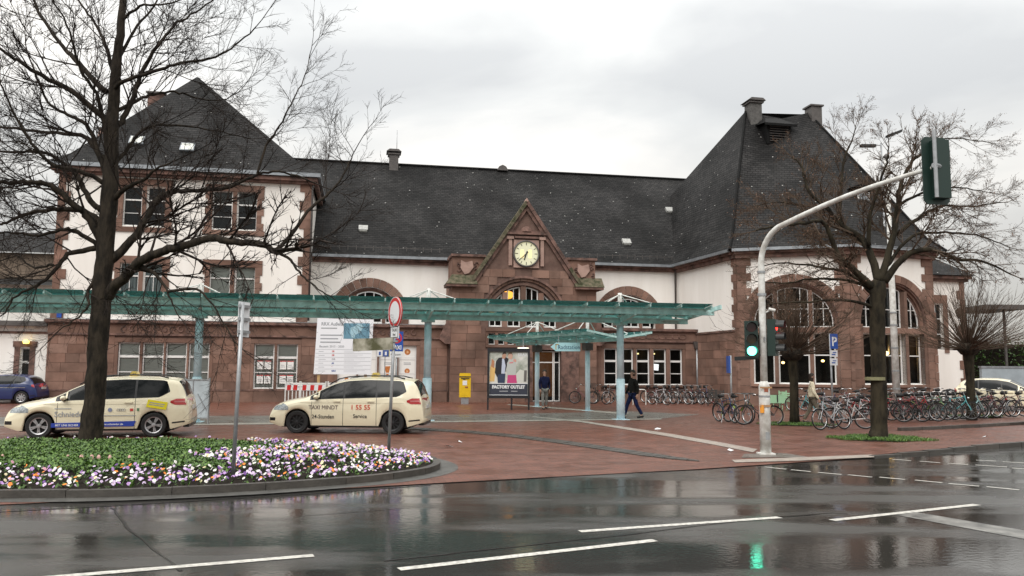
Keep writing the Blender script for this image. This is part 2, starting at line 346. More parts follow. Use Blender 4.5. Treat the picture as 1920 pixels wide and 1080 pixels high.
# ================================================================== GROUND
def pxy(l, z=0.0): return [(gp(u, v, z).x, gp(u, v, z).y) for u, v in l]
MB().slab([(-400,-60),(400,-60),(400,700),(-400,700)], -.3, 0).build('road', M_asph)['kind'] = 'structure'
edge_px = [(-300, 968), (0, 946), (600, 918), (830, 905), (1300, 880), (1640, 857)]
edge = pxy(edge_px, .012)
kerb_px = [(1640, 857.5), (1700, 853.5), (1780, 848), (1860, 842), (1920, 838), (1995, 833), (2100, 826)]
kline = pxy(kerb_px, .0)
far = [(60, 32), (60, 60), (-70, 60), (-70, 6)]
MB().slab(edge+[(x, y+.14) for x, y in kline]+far, None, .012).build('brick_plaza', M_brick)['kind'] = 'structure'
# grey paved walk in front of the station and its pale edging
def band(name, line_a, line_b, z, m, kind='structure'):
    o = MB().slab(pxy(line_a, z)+pxy(line_b, z)[::-1], None, z).build(name, m); o['kind'] = kind; return o
band('grey_walk', [(-200, 783), (350, 780), (830, 778), (1050, 774), (1180, 771), (1310, 777)], [(-200, 797), (350, 795), (830, 790), (1050, 788), (1240, 785), (1310, 777.5)], .016, M_gpave)
band('pale_edging', [(-200, 796.5), (350, 794), (830, 789.3), (1240, 784.7)], [(-200, 799.5), (350, 797.2), (830, 791.5), (1240, 786.4)], .020, M_lpave)
band('pale_strip', [(1000, 780.5), (1100, 790), (1250, 812), (1350, 829), (1420, 842)], [(994, 781.5), (1090, 791.5), (1240, 816), (1340, 834), (1412, 848)], .022, M_lpave)
band('entrance_walk_edge', [(955, 757.5), (1050, 764.5), (1180, 774.5)], [(950, 759), (1046, 766.5), (1170, 777)], .019, M_lpave)
band('pale_kerb_flush', [(1372, 862), (1480, 858), (1636, 852)], [(1378, 867), (1490, 864), (1640, 857)], .024, M_lpave)
band('signal_post_footing', [(1395, 851), (1440, 849), (1475, 850)], [(1390, 858), (1450, 857.5), (1520, 857.5)], .020, M_gpave)
# dark setts sweeping across the brick lane
dk = []
top = [(700, 797), (800, 802.5), (880, 807), (960, 814), (1040, 823), (1120, 834), (1200, 846), (1260, 855), (1312, 863)]
bot = [(700, 799.5), (800, 806.5), (880, 811.5), (960, 819), (1040, 829.5), (1120, 841), (1200, 853), (1260, 860), (1312, 864)]
sett_root = thing('sett_strip', 'curved strip of dark setts crossing the red brick lane', 'paving strip')
ta, tb = pxy(top, .03), pxy(bot, .03)
def along(pl, t):
    ds = [0]
    for a, b in zip(pl, pl[1:]): ds.append(ds[-1]+hypot(b[0]-a[0], b[1]-a[1]))
    d = t*ds[-1]
    for i in range(len(pl)-1):
        if d <= ds[i+1]+1e-9:
            f = (d-ds[i])/max(1e-9, ds[i+1]-ds[i]); return (pl[i][0]+(pl[i+1][0]-pl[i][0])*f, pl[i][1]+(pl[i+1][1]-pl[i][1])*f)
    return pl[-1]
for i in range(44):
    a, b, c, d = along(ta, i/44+.001), along(ta, (i+1)/44-.001), along(tb, (i+1)/44-.001), along(tb, i/44+.001)
    MB().slab([a, d, c, b], .005, .03+random.uniform(-.003, .004)).build('sett', M_kerb, sett_root)
# kerb stones on the right
def kerbrow(name, label, pl, w, z0, z1, step, back=1):
    r = thing(name, label, 'kerb')
    ds = sum(hypot(b[0]-a[0], b[1]-a[1]) for a, b in zip(pl, pl[1:])); n = max(1, int(ds/step))
    for i in range(n):
        p, q = along(pl, i/n), along(pl, (i+1)/n); d = Vector((q[0]-p[0], q[1]-p[1], 0)); L_ = d.length; d.normalize(); nn = Vector((-d.y, d.x, 0))*w*back
        g = .008; a = Vector((*p, 0))+d*g; b = Vector((*q, 0))-d*g; f0 = (i/n if name == 'roadside_kerb' else 1)
        z = z0+(z1-z0)*min(1, i/n*2.2+.15) if name == 'roadside_kerb' else z1
        poly = [(a.x, a.y), (b.x, b.y), (b.x+nn.x, b.y+nn.y), (a.x+nn.x, a.y+nn.y)]
        MB().slab(poly, -.05, z+random.uniform(-.003, .003)).build('kerb_stone', M_kerb, r)
    return r
kerbrow('roadside_kerb', 'dark wet kerb curving along the road edge at right', kline, .16, .02, .12, .9)
MB().slab([(x, y+.16, .03+.085*min(1, i/5*1.6)) for i, (x, y) in enumerate(kline)]+[(kline[-1][0]+.3, kline[-1][1]+3, .015), (kline[0][0]+3, kline[0][1]+4.4, .014), (kline[0][0]+.6, kline[0][1]+1.2, .0135)], None, 0).build('pavement_ramp', M_brick)['kind'] = 'structure'
k2 = pxy([(1690, 809), (1760, 806), (1840, 802), (1920, 797), (2040, 789)], .0)
o = None
MB().slab([(k2[0][0], k2[0][1], .02)]+[(x, y+.15, .105) for x, y in k2[1:]]+[(60, k2[-1][1]+8, .105), (60, 50, .10), (k2[1][0], 50, .0135), (k2[0][0]-.2, k2[0][1]+2, .0135)], None, 0).build('bicycle_parking_pavement', M_brick)['kind'] = 'structure'
# slab() flattens z when z1 given, so put the real heights back
for nme in ('pavement_ramp', 'bicycle_parking_pavement'): pass
kerbrow('bicycle_parking_kerb', 'dark kerb in front of the bicycle parking at right', k2[0:], .15, .11, .115, 1.0)

# road markings
def stripe(a, b, w, name='lane_marking'):
    p, q = gp(*a), gp(*b); d = (q-p).normalized(); n = Vector((-d.y, d.x, 0))*w/2; k = max(2, int((q-p).length/.25)); A_, B_ = [], []
    for i in range(k+1):
        c = p+(q-p)*i/k; e1, e2 = 1+random.uniform(-.05, .05), 1+random.uniform(-.05, .05); A_.append((c+n*e1)[:2]); B_.append((c-n*e2)[:2])
    o = MB().slab(A_+B_[::-1], None, .005).build(name, M_mark); o['kind'] = 'structure'
stripe((60, 1086), (588, 1042), .12); stripe((748, 1068), (1228, 1013.5), .12); stripe((1087, 997), (1462, 970.5), .12); stripe((1560, 976), (1832, 946.5), .12)
for a, b in [((1434,876),(1474,880)),((1483,881),(1520,884.5)),((1534,886),(1578,890)),((1590,890.5),(1635,895)),((1649,895),(1697,899.5)),((1715,900.5),(1767,905.5)),((1778,907),(1836,912)),((1850,913),(1911,919)),
             ((1673,861.5),(1708,864)),((1725,865),(1763,868)),((1777,869),(1815,871.5)),((1829,872),(1888,876)),((1897,878),(1930,880)),((1830,863),(1868,865)),((1880,866),(1925,868.5))]:
    stripe(a, b, .075, 'dashed_marking')
MB().slab(pxy([(1681, 966), (1720, 961), (1925, 996), (1925, 1012)]), None, .004).build('worn_marking', mat('worn_marking_paint', (.20, .195, .18), .3, .5, 4, alt=(.08, .08, .075)))['kind'] = 'structure'
M_tar = mat('tar_seam', (.012, .012, .012), .22)
def seam(l, w, z=.0045):
    m = MB(); ps = []
    for (a, b) in zip(l, l[1:]):
        p, q = gp(*a), gp(*b); k = max(2, int((q-p).length/.2))
        for i in range(k): ps.append(p+(q-p)*i/k+Vector((random.uniform(-.012, .012), random.uniform(-.012, .012), 0)))
    A_, B_ = [], []
    for i, p in enumerate(ps):
        d = (ps[min(i+1, len(ps)-1)]-ps[max(0, i-1)]).normalized(); n = Vector((-d.y, d.x, 0))*w*random.uniform(.25, .6); A_.append((p+n)[:2]); B_.append((p-n)[:2])
    for i in range(len(A_)-1): m.slab([A_[i], B_[i], B_[i+1], A_[i+1]], None, z)
    m.build('road_seam', M_tar)['kind'] = 'structure'
seam([(720, 1052), (900, 1032), (1200, 1000), (1400, 975), (1560, 962), (1620, 966)], .05)
seam([(210, 952), (240, 990), (290, 1030), (330, 1062), (350, 1080)], .035)
seam([(-40, 962), (200, 949), (420, 936), (600, 925), (830, 908)], .06)
seam([(800, 932), (1000, 921), (1250, 908)], .02); seam([(560, 968), (800, 950)], .02)

# ================================================================== STATION
A2 = gp(95, 755); ANG = radians(10.6)
R = thing('station_building', 'long red sandstone and white rendered railway station with steep slate roofs and clock gable', 'station', (A2.x, A2.y, 0), ANG)
ca, sa = cos(ANG), sin(ANG)
def fac(u, v, y=0.0):
    d = ray(u, v); n = (-sa, ca); k = y+A2.x*n[0]+A2.y*n[1]; t = k/(d.x*n[0]+d.y*n[1]); X = d.x*t-A2.x; Y = d.y*t-A2.y
    return X*ca+Y*sa, CH+d.z*t
def wloc(X, Y): X -= A2.x; Y -= A2.y; return (X*ca+Y*sa, -X*sa+Y*ca)
I = Matrix.Identity(4)
def arcpts(cx, cz, r, xa, xb, n=14):   # from xb to xa over the top
    def th(x): return math.acos(max(-1, min(1, (x-cx)/r)))
    a, b = th(xb), th(xa)
    return [(cx+r*cos(a+(b-a)*i/n), cz+r*sin(a+(b-a)*i/n)) for i in range(n+1)]
def arch_poly(cx, cz, r, xa, xb, z0, n=14): return [(xa, z0), (xb, z0)]+arcpts(cx, cz, r, xa, xb, n)
def rectp(x0, x1, z0, z1): return [(x0, z0), (x1, z0), (x1, z1), (x0, z1)]
interior = {}
def wall(fr, outer, holes, m, depth=.34, name='wall', room=1.3, y=0.0):
    mb = MB(); loops = [outer]+holes; flat = [p for l in loops for p in l]
    tri = tessellate_polygon([[Vector((p[0], p[1], 0)) for p in l] for l in loops])
    o = mb.add([(p[0], y, p[1]) for p in flat], [])
    for t in tri:
        p, q, r = [flat[i] for i in t]
        if (q[0]-p[0])*(r[1]-p[1])-(q[1]-p[1])*(r[0]-p[0]) < 0: t = t[::-1]
        mb.f.append(tuple(t)); mb.m.append(0)
    for h in holes:
        n = len(h); o = mb.add([(x, y, z) for x, z in h]+[(x, y+depth, z) for x, z in h], [(i, i+n, (i+1)%n+n, (i+1)%n) for i in range(n)])
    w = mb.build(name, m, R, fr)
    if room:
        rb = MB()
        for h in holes:
            xs = [p[0] for p in h]; zs = [p[1] for p in h]; x0, x1, z0, z1 = min(xs)-.04, max(xs)+.04, min(zs)-.04, max(zs)+.04; ya, yb = y+depth-.02, y+depth+room
            rb.add([(x0,ya,z0),(x1,ya,z0),(x1,yb,z0),(x0,yb,z0),(x0,ya,z1),(x1,ya,z1),(x1,yb,z1),(x0,yb,z1)], [(0,1,2,3),(4,7,6,5),(1,5,6,2),(2,6,7,3),(3,7,4,0)])
        rb.build('interior', M_int, R, fr)
    return w
pane_n = [0]
def window(fr, x0, x1, z0, z1, y, hbars=(), vbars=(), arc=None, w=.065, blind=None, glass=None, sill=True, door=False):
    """white frame with bars; arc = (cx, cz, r) gives it a curved head"""
    mb = MB(); glass = glass or M_glass
    if arc:
        cx, cz, r = arc; op = arch_poly(cx, cz, r, x0, x1, z0, 10); ip = arch_poly(cx, cz, r-w, x0+w, x1-w, z0+w, 10)
        top = lambda x: cz+sqrt(max(0, (r-w)**2-(x-cx)**2))
    else:
        op = rectp(x0, x1, z0, z1); ip = rectp(x0+w, x1-w, z0+w, z1-w); top = lambda x: z1-w
    n = len(op)
    mb.add([(p[0], y, p[1]) for p in op]+[(p[0], y, p[1]) for p in ip]+[(p[0], y+.06, p[1]) for p in ip], [(i, (i+1)%n, n+(i+1)%n, n+i) for i in range(n)]+[(n+i, n+(i+1)%n, 2*n+(i+1)%n, 2*n+i) for i in range(n)])
    for z, t in hbars:
        if arc:
            hw = sqrt(max(0, (r-w)**2-max(0, z-cz)**2)); xa, xb = max(x0+w, cx-hw), min(x1-w, cx+hw)
        else: xa, xb = x0+w, x1-w
        if xb > xa: mb.box(xa, xb, y+.004, y+.05, z-t/2, z+t/2)
    for x, t in vbars: mb.box(x-t/2, x+t/2, y+.007, y+.05, z0+w, top(x)+.01)
    if sill: mb.box(x0-.01, x1+.01, y-.09, y-.002, z0-.05, z0+.035)
    wo = mb.build('door' if door else 'window', M_wframe, R, fr)
    g = MB(); o = g.add([(p[0], y+.052, p[1]) for p in ip], []); g.f.append(tuple(range(len(ip)))); g.m.append(0)
    g.build('pane', glass, wo)
    if blind:
        bm_, zb = blind; b = MB(); bz = [(a, max(zb, c)) for a, c in ip]; b.add([(a, y+.12, c) for a, c in bz], [tuple(range(len(bz)))]); b.build('blind', bm_, wo)
    return wo
STONES = []
def ashlar(fr, z0, z1, h, xint, y=0.0, wmin=.65, wmax=1.45, prio=0, hv=0):
    z = z0; k = 0
    while z < z1-.08:
        hh = min(h*(1+random.uniform(-hv, hv)), z1-z)
        if z1-(z+hh) < .12: hh = z1-z
        for xa, xb in xint(z, z+hh):
            x = xa; first = True
            while x < xb-.04:
                w = random.uniform(wmin, wmax)
                if first: w *= random.uniform(.5, 1)
                if xb-(x+w) < .35: w = xb-x
                STONES.append((prio+random.random()*.3-w*.2, fr, x, x+w, y, z, z+hh)); x += w; first = False
        z += hh; k += 1
unit = MB().box(0, 1, 0, 1, 0, 1).mesh('stone', M_stone)
def sub_iv(iv, cuts):
    out_ = [iv]
    for a, b in cuts:
        nx = []
        for p, q in out_:
            if b <= p or a >= q: nx.append((p, q)); continue
            if a > p: nx.append((p, a))
            if b < q: nx.append((b, q))
        out_ = nx
    return [(p, q) for p, q in out_ if q-p > .05]
def voussoirs(fr, cx, cz, r0, r1, a0, a1, n, y0, y1, m=M_stone, name='voussoir'):
    da = (a1-a0)/n; g = .006; k = 3
    poly = [(r0*cos(-da/2+g+(da-2*g)*i/k), r0*sin(-da/2+g+(da-2*g)*i/k)) for i in range(k+1)]+[(r1*cos(da/2-g-(da-2*g)*i/k), r1*sin(da/2-g-(da-2*g)*i/k)) for i in range(k+1)]
    me = MB().prism(poly, y0, y1).mesh(name, m)
    for i in range(n): link(name, me, R, fr @ T(cx, 0, cz) @ Matrix.Rotation(-(a0+da*(i+.5)), 4, 'Y'))
def ring(fr, cx, cz, r0, r1, a0, a1, y0, y1, m, name='arch_moulding', n=28):
    mb = MB()
    for i in range(n):
        t0, t1 = a0+(a1-a0)*i/n, a0+(a1-a0)*(i+1)/n
        mb.prism([(cx+r0*cos(t0), cz+r0*sin(t0)), (cx+r1*cos(t0), cz+r1*sin(t0)), (cx+r1*cos(t1), cz+r1*sin(t1)), (cx+r0*cos(t1), cz+r0*sin(t1))], y0, y1)
    return mb.build(name, m, R, fr)
def quoins(fr, x, side, z0, z1, n, wl=.62, ws=.36, y0=-.06, y1=.1):
    h = (z1-z0)/n; ml = None
    for i in range(n):
        w = wl if i % 2 == 0 else ws
        xa, xb = (x, x+w) if side > 0 else (x-w, x)
        o = link('quoin_stone', unit, R, fr @ T(xa, y0, z0+i*h+.006) @ Matrix.Diagonal((xb-xa, y1-y0, h-.012, 1)))
def bx(name, m, x0, x1, y0, y1, z0, z1, fr=I, parent=None): return MB().box(x0, x1, y0, y1, z0, z1).build(name, m, parent or R, fr)

# ---- ground floor, left and middle (front plane y=0)
GF = [(3.13, 4.21), (4.35, 5.42), (5.52, 6.60), (6.70, 7.76), (10.09, 11.16), (11.30, 12.41), (14.58, 15.62), (15.72, 16.75), (16.86, 17.84), (17.95, 18.95)]
groups = [(2.95, 7.94), (9.9, 12.6), (14.4, 19.15)]
ZS, ZT = .74, 3.2
holes = [rectp(a, b, ZS, ZT) for a, b in GF]
wall(I, rectp(-.35, 20.8, 0, 4.3), holes, M_stone2, y=.05)
blk = lambda z, zz: sub_iv((-.35, 20.7), [(a, b) for a, b in groups] if zz > .62 and z < 3.28 else [])
ashlar(I, .62, 3.55, .49, blk, y=.0)
ashlar(I, 0.0, .62, .62, lambda a, b: [(-.35, 20.7)], y=-.10, prio=.9, wmin=.9, wmax=1.8)
bx('plinth_moulding', M_stoned, -.36, 20.7, -.13, .04, .62, .70)
for k, (a, b) in enumerate(groups):
    ws = [g for g in GF if a < g[0] < b]
    sl = bx('window_sill', M_stone, a-.05, b+.05, -.08, .3, ZS-.14, ZS-.01)
    bx('lintel', M_stone, a, b, -.015, .3, ZT+.005, ZT+.24)
    edges = [a]+[x for g in ws for x in g]+[b]
    for i in range(0, len(edges), 2):
        bx('mullion', M_stone, edges[i]+.004, edges[i+1]-.004, .0, .26, ZS, ZT)
M_poster = mat('white_poster', (.78, .77, .74), .5)
for i, (a, b) in enumerate(GF):
    bl = (M_blind, ZS+.1) if i < 6 else None
    w_ = window(I, a, b, ZS, ZT, .14, hbars=[(2.45, .13), (1.62, .05)], blind=bl, glass=M_glass)
    if i in (4, 5):      # notices stuck inside the panes
        for zz in (1.8, 1.02):
            for q in (0, 1):
                xx = a+.16+q*.40
                MB().box(xx, xx+.34, .165, .17, zz, zz+.42).build('notice', M_poster, w_)
                MB().box(xx, xx+.34, .160, .1645, zz+.43, zz+.47).build('notice_heading', M_red, w_)
                MB().box(xx+.05, xx+.29, .160, .1645, zz+.12, zz+.15).box(xx+.05, xx+.25, .160, .1645, zz+.22, zz+.25).build('notice_text', M_grey, w_)
    if i >= 6:           # bakery posters cover these panes
        MB().box(a+.07, b-.07, .160, .180, 2.52, ZT-.07).box(a+.07, b-.07, .160, .180, ZS+.07, 2.38).build('poster', M_poster, w_)
        M_bake = mat('baked_orange', (.50, .17, .04), .6, .3, 20)
        M_bak2 = mat('pretzel_cream', (.72, .45, .25), .6)
        c = (a+b)/2
        for zz, rr in ((2.83, .17), (1.75 if i != 8 else 1.72, .15), (1.25, .12)):
            if i == 8 and zz > 2: continue
            if i == 8:
                MB().prism([(c-.17, 2.0), (c+.15, 2.02), (c+.05, 1.5), (c-.04, 1.42)], .150, .158).build('print', M_bake, w_); break
            MB().disc((c, zz), rr, .155).build('print', M_bake, w_); MB().disc((c, zz-.01), rr*.55, .153, 3).build('print', M_bak2, w_)
        for q in (2.2, 2.12): MB().box(c-.2, c+.2, .150, .158, q, q+.03).build('print_text', M_grey, w_)
# cornice and scroll frieze over the ground floor
bx('string_course', M_stoned, -.40, 20.72, -.08, .05, 3.56, 3.66)
bx('frieze', M_stone, -.36, 20.7, -.04, .06, 3.66, 4.16)
MB().box(-.5, 20.74, -.22, .3, 4.22, 4.37).box(-.44, 20.72, -.13, .05, 4.16, 4.22).build('cornice', M_stoned, R)
def scroll(fr, x0, x1, zc, y=-.05, h=.19):
    n = max(1, round((x1-x0)/.42)); mb = MB(); st = (x1-x0)/n
    for i in range(n):
        cx = x0+st*(i+.5); sgn = 1 if i % 2 else -1; pts = []
        for k in range(15):
            t = k/14; a = sgn*(pi/2)+sgn*t*2.9*pi*.62; r = h*(1-.68*t); pts.append((cx+r*cos(a)*1.05, y, zc+r*sin(a)))
        mb.tube(pts, [.042]*15, 5)
    mb.build('scroll_ornament', M_stoned, R, fr)
scroll(I, 3.2, 7.7, 3.91); scroll(I, 14.7, 19.0, 3.91)
MB().tube([(9.0+.12*cos(a*pi/4), -.05, 3.9+.12*sin(a*pi/4)) for a in range(9)], .03, 5).build('rosette', M_stoned, R)
bx('parapet_coping', M_zinc, -.4, 20.6, -.2, 2.6, 4.375, 4.40)
# ---- tower
TW = 12.85
def surround(fr, a, b, z0, z1, y=-.05, m=M_stone):
    h = (z1-z0)
    bx('window_surround', m, a, b, y, .05, z1-.38, z1, fr); bx('window_surround', m, a-.08, b+.08, y-.03, .05, z0, z0+.26, fr)
    zz = z0+.26; k = 0; n = 5; st = (z1-.38-zz)/n
    for i in range(n):
        ww = .26 if i % 2 else .38
        for s_, x in ((1, a+(0 if i%2==0 else .12)), (-1, b-(0 if i%2==0 else .12))):
            xa, xb = (x, a+.38) if s_ > 0 else (b-.38, x)
            link('quoin_stone', unit, R, fr @ T(xa, y, zz+i*st+.005) @ Matrix.Diagonal((xb-xa, .05-y+.02, st-.01, 1)))
TWW = [(2.60, 5.50, 9.17, 12.1, 9.5, 11.7), (7.2, 10.32, 9.17, 12.0, 9.48, 11.66), (2.62, 5.52, 5.0, 7.85, 5.35, 7.5), (7.22, 10.36, 5.0, 7.78, 5.35, 7.5)]
holes = []; 
for a, b, z0, z1, g0, g1 in TWW:
    c = (a+b)/2
    for xa, xb in ((a+.36, c-.12), (c+.12, b-.36)): holes.append(rectp(xa, xb, g0, g1))
wall(I, rectp(-.26, TW, 4.38, 12.35), holes, M_white)
for k, (a, b, z0, z1, g0, g1) in enumerate(TWW):
    c = (a+b)/2; surround(I, a, b, z0, z1)
    bx('mullion', M_stone, c-.115, c+.115, -.03, .26, g0-.05, g1+.01)
    for xa, xb in ((a+.36, c-.12), (c+.12, b-.36)):
        if k >= 2: window(I, xa, xb, g0, g1, .16, hbars=[(g1-.72, .07)], vbars=[((xa+xb)/2, .03)] if k == 2 else [], blind=(M_curt if k == 2 else M_blind, g0+.05), glass=M_glass)
        else: window(I, xa, xb, g0, g1, .16, hbars=[(g1-.75, .08), (g0+.72, .03)], blind=(M_blind, g1-.7) if k == 1 else None, glass=M_glassd)
quoins(I, -.28, 1, 4.4, 12.3, 15); quoins(I, TW+.02, -1, 4.4, 12.3, 15)
bx('tower_side_wall', M_white, TW-.3, TW-.002, .36, 11, 4.4, 12.3)
bx('tower_side_wall', M_white, -.26, .1, .36, 11, 0, 12.3)
MB().box(-.62, 13.2, -.42, .02, 12.32, 12.52).box(-.46, 13.05, -.26, .02, 12.18, 12.32).build('cornice', M_stoned, R)
bx('gutter', M_zinc, -.74, 13.36, -.56, -.40, 12.55, 12.76); bx('gutter', M_zinc, 13.2, 13.36, -.399, 11, 12.55, 12.76)
MB().box(13.0, 13.2, -.26, 11, 12.18, 12.52).build('cornice', M_stoned, R)
def tube(name, m, pts, r, parent=None, n=8): return MB().tube(pts, r, n).build(name, m, parent or R, None, True)
tube('downpipe', M_pipe, [(12.98, -.12, 12.5), (12.98, -.12, 12.1), (12.93, -.1, 11.9), (12.93, -.1, 4.5)], .055)
# ---- roofs
def loft(name, rings, m=M_slate, close=True):
    mb = MB(); n = len(rings[0]); vs = [p for r in rings for p in r]; mb.add(vs, [])
    for j in range(n if close else n-1):
        j2 = (j+1) % n; e = Vector(rings[0][j2])-Vector(rings[0][j]); el = e.length; ed = e.normalized(); v0 = 0; base = Vector(rings[0][j])
        vv = [0]
        for i in range(len(rings)-1):
            mid0 = (Vector(rings[i][j])+Vector(rings[i][j2]))/2; mid1 = (Vector(rings[i+1][j])+Vector(rings[i+1][j2]))/2
            d = mid1-mid0; d = d-ed*d.dot(ed); vv.append(vv[-1]+d.length)
        for i in range(len(rings)-1):
            ids = [i*n+j, i*n+j2, (i+1)*n+j2, (i+1)*n+j]; hs = [vv[i], vv[i], vv[i+1], vv[i+1]]
            mb.uv[len(mb.f)] = [((Vector(vs[k])-base).dot(ed)+j*13.7, h) for k, h in zip(ids, hs)]
            mb.f.append(tuple(ids)); mb.m.append(0)
    return mb.build(name, m, R)
def lerp(a, b, t): return tuple(a[i]+(b[i]-a[i])*t for i in range(3))
ap = (5.35, 5.5, 19.95)
E0 = [(-.7, -.5, 12.78), (13.3, -.5, 12.78), (13.3, 11.5, 12.78), (-.7, 11.5, 12.78)]
E1 = [lerp(p, (ap[0], ap[1], 12.78), .13) for p in E0]; E1 = [(p[0], p[1], 12.78+.62) for p in E1]
tower_roof = loft('roof', [E0, E1, [(ap[0]+dx, ap[1]+dy, ap[2]) for dx, dy in ((-.05,-.05),(.05,-.05),(.05,.05),(-.05,.05))]])
YE, ZE, YR, ZR = 2.0, 8.5, 9.5, 16.05
main_roof = loft('roof', [[(12.6, YE, ZE), (40.2, YE, ZE)], [(12.6, YE+.9, ZE+.72), (40.2, YE+.9, ZE+.72)], [(9.5, YR, ZR), (41.5, YR, ZR)], [(9.5, YR+7, ZR-7)  , (41.5, YR+7, ZR-7)]], close=False)
tube('ridge_capping', M_slate, [(9.5, YR, ZR+.03), (40, YR, ZR+.03)], .10, main_roof, 6)
def onroof(u, v):
    # local ray against the main roof slope
    o_ = wloc(0, 0); d = ray(u, v); dl = (d.x*ca+d.y*sa, -d.x*sa+d.y*ca, d.z); k = (ZR-ZE-.72)/(YR-YE-.9)
    t = (ZE+.72-CH+k*(o_[1]-YE-.9))/(dl[2]-k*dl[1]); return (o_[0]+dl[0]*t, o_[1]+dl[1]*t, CH+dl[2]*t)
rk = atan2(ZR-ZE-.72, YR-YE-.9)
for (u, v) in ((681, 432), (1175, 457), (1256, 397), ):
    p = onroof(u, v); MB().box(-.28, .28, -.12, .35, 0, .16).box(-.22, .22, -.18, -.1, .0, .10).build('roof_vent', mat('weathered_vent_metal', (.38, .38, .36), .5, .2, 8), main_roof, T(*p) @ Matrix.Rotation(rk, 4, 'X'))
sn = MB()
for i in range(46):
    x = 13.4+i*.5
    if 20.8 < x < 29.6: continue
    sn.box(x, x+.04, YE+.55, YE+.59, ZE+.45, ZE+.72)
sn.box(13.2, 20.6, YE+.53, YE+.56, ZE+.62, ZE+.65).box(29.6, 35.5, YE+.53, YE+.56, ZE+.62, ZE+.65)
sn.build('snow_guard', M_pipe, main_roof)
def chimney(name, x, y, w, d, z0, z1, roofo, m=M_stoned, cap=True, h=.3):
    c = bx(name, m, x-w/2, x+w/2, y-d/2, y+d/2, z0, z1, I, roofo)
    mb = MB().box(x-w/2-.1, x+w/2+.1, y-d/2-.1, y+d/2+.1, z1+.002, z1+.1)
    if cap:
        for sx in (-1, 1): mb.box(x+sx*w*.4-.04, x+sx*w*.4+.04, y-.1, y+.1, z1+.1, z1+h)
        mb.prism([(x-w/2-.2, z1+h), (x+w/2+.2, z1+h), (x+w/2, z1+h+.16), (x-w/2, z1+h+.16)], y-d/2-.2, y+d/2+.2)
    mb.build('chimney_cap', M_pipe, roofo); return c
chimney('chimney', 17.75, 9.4, .62, .8, 15.2, 16.65, main_roof, m=M_pipe, cap=True, h=.2)
tube('lightning_rod', M_metal, [(17.95, 9.4, 16.9), (17.95, 9.4, 18.5)], .02, main_roof, 5)
MB().prism([(25.05, 16.0), (25.85, 16.0), (25.7, 16.28), (25.45, 16.4), (25.2, 16.28)], 9.2, 9.8).build('ridge_vent', M_pipe, main_roof)
chimney('chimney', 2.7, 7.0, .95, .9, 15, 19.1, tower_roof, m=M_stoned, cap=False)
chimney('chimney', -.1, 7.0, .9, .9, 12.5, 16.6, tower_roof, m=M_stonel, cap=False)
for x0, z0 in ((5.95, 13.95), (3.2, 14.25)):   # small roof lights in the tower roof
    kk = (19.95-13.4)/(5.5-.28); y_ = .28+(z0-13.4)/kk
    MB().box(-.38, .38, -.05, .62, .02, .14).build('roof_light', M_zinc, tower_roof, T(x0, y_, z0) @ Matrix.Rotation(atan(kk), 4, 'X'))
    MB().box(-.32, .32, .02, .56, .145, .15).build('roof_light_pane', M_blind, tower_roof, T(x0, y_, z0) @ Matrix.Rotation(atan(kk), 4, 'X'))
# ---- middle upper storey, set back
FU = T(0, 2.5, 0)
def upper_arch(cx, cz, r):
    return arch_poly(cx, cz, r, cx-r*.999, cx+r*.999, 4.3, 20)
RI = 1.78; arcs = [(16.27, 4.93), (32.43, 4.85)]
wall(FU, rectp(12.85, 36.2, 4.2, 8.3), [arch_poly(c, z, RI, c-RI*.999, c+RI*.999, 4.3, 20) for c, z in arcs], M_white, depth=.42)
for c, z in arcs:
    voussoirs(FU, c, z, RI+.02, 2.34, 0, pi, 17, -.06, .1)
    ring(FU, c, z, RI-.10, RI+.02, 0, pi, .08, .40, M_stoned); ring(FU, c, z, RI-.2, RI-.1, 0, pi, .2, .41, M_stone)
    r = RI-.22
    for s_ in (-1, 1):
        bx('jamb', M_stone, c+s_*2.06-.28, c+s_*2.06+.28, -.05, .1, 4.3, z-.01, FU); bx('mullion', M_stone, c+s_*.86-.09, c+s_*.86+.09, .1, .36, 4.3, z+sqrt(r*r-.86**2)+.02, FU)
    for xa, xb in ((c-r+.01, c-.96), (c-.76, c+.76), (c+.96, c+r-.01)):
        vb = [(c-.26, .05), (c+.26, .05)] if xb-xa > 1 else []
        window(FU, xa, xb, 4.6, 9, .24, hbars=[(5.4, .07)], vbars=vb, arc=(c, z, r))
    bx('spandrel_panel', M_stone, c-r, c+r, .2, .45, 4.3, 4.56, FU)
for xa, xb in ((12.9, 20.9), (29.4, 35.7)):
    MB().box(xa, xb, -.36, .02, 8.32, 8.5).box(xa, xb, -.2, .02, 8.14, 8.32).build('cornice', M_stoned, R, FU)
    bx('gutter', M_zinc, xa, xb-.05, -.55, -.37, 8.42, 8.58, FU)
tube('downpipe', M_pipe, [(35.5, 2.25, 8.5), (35.55, 2.35, 8.1), (35.55, 2.38, 4.4)], .06)
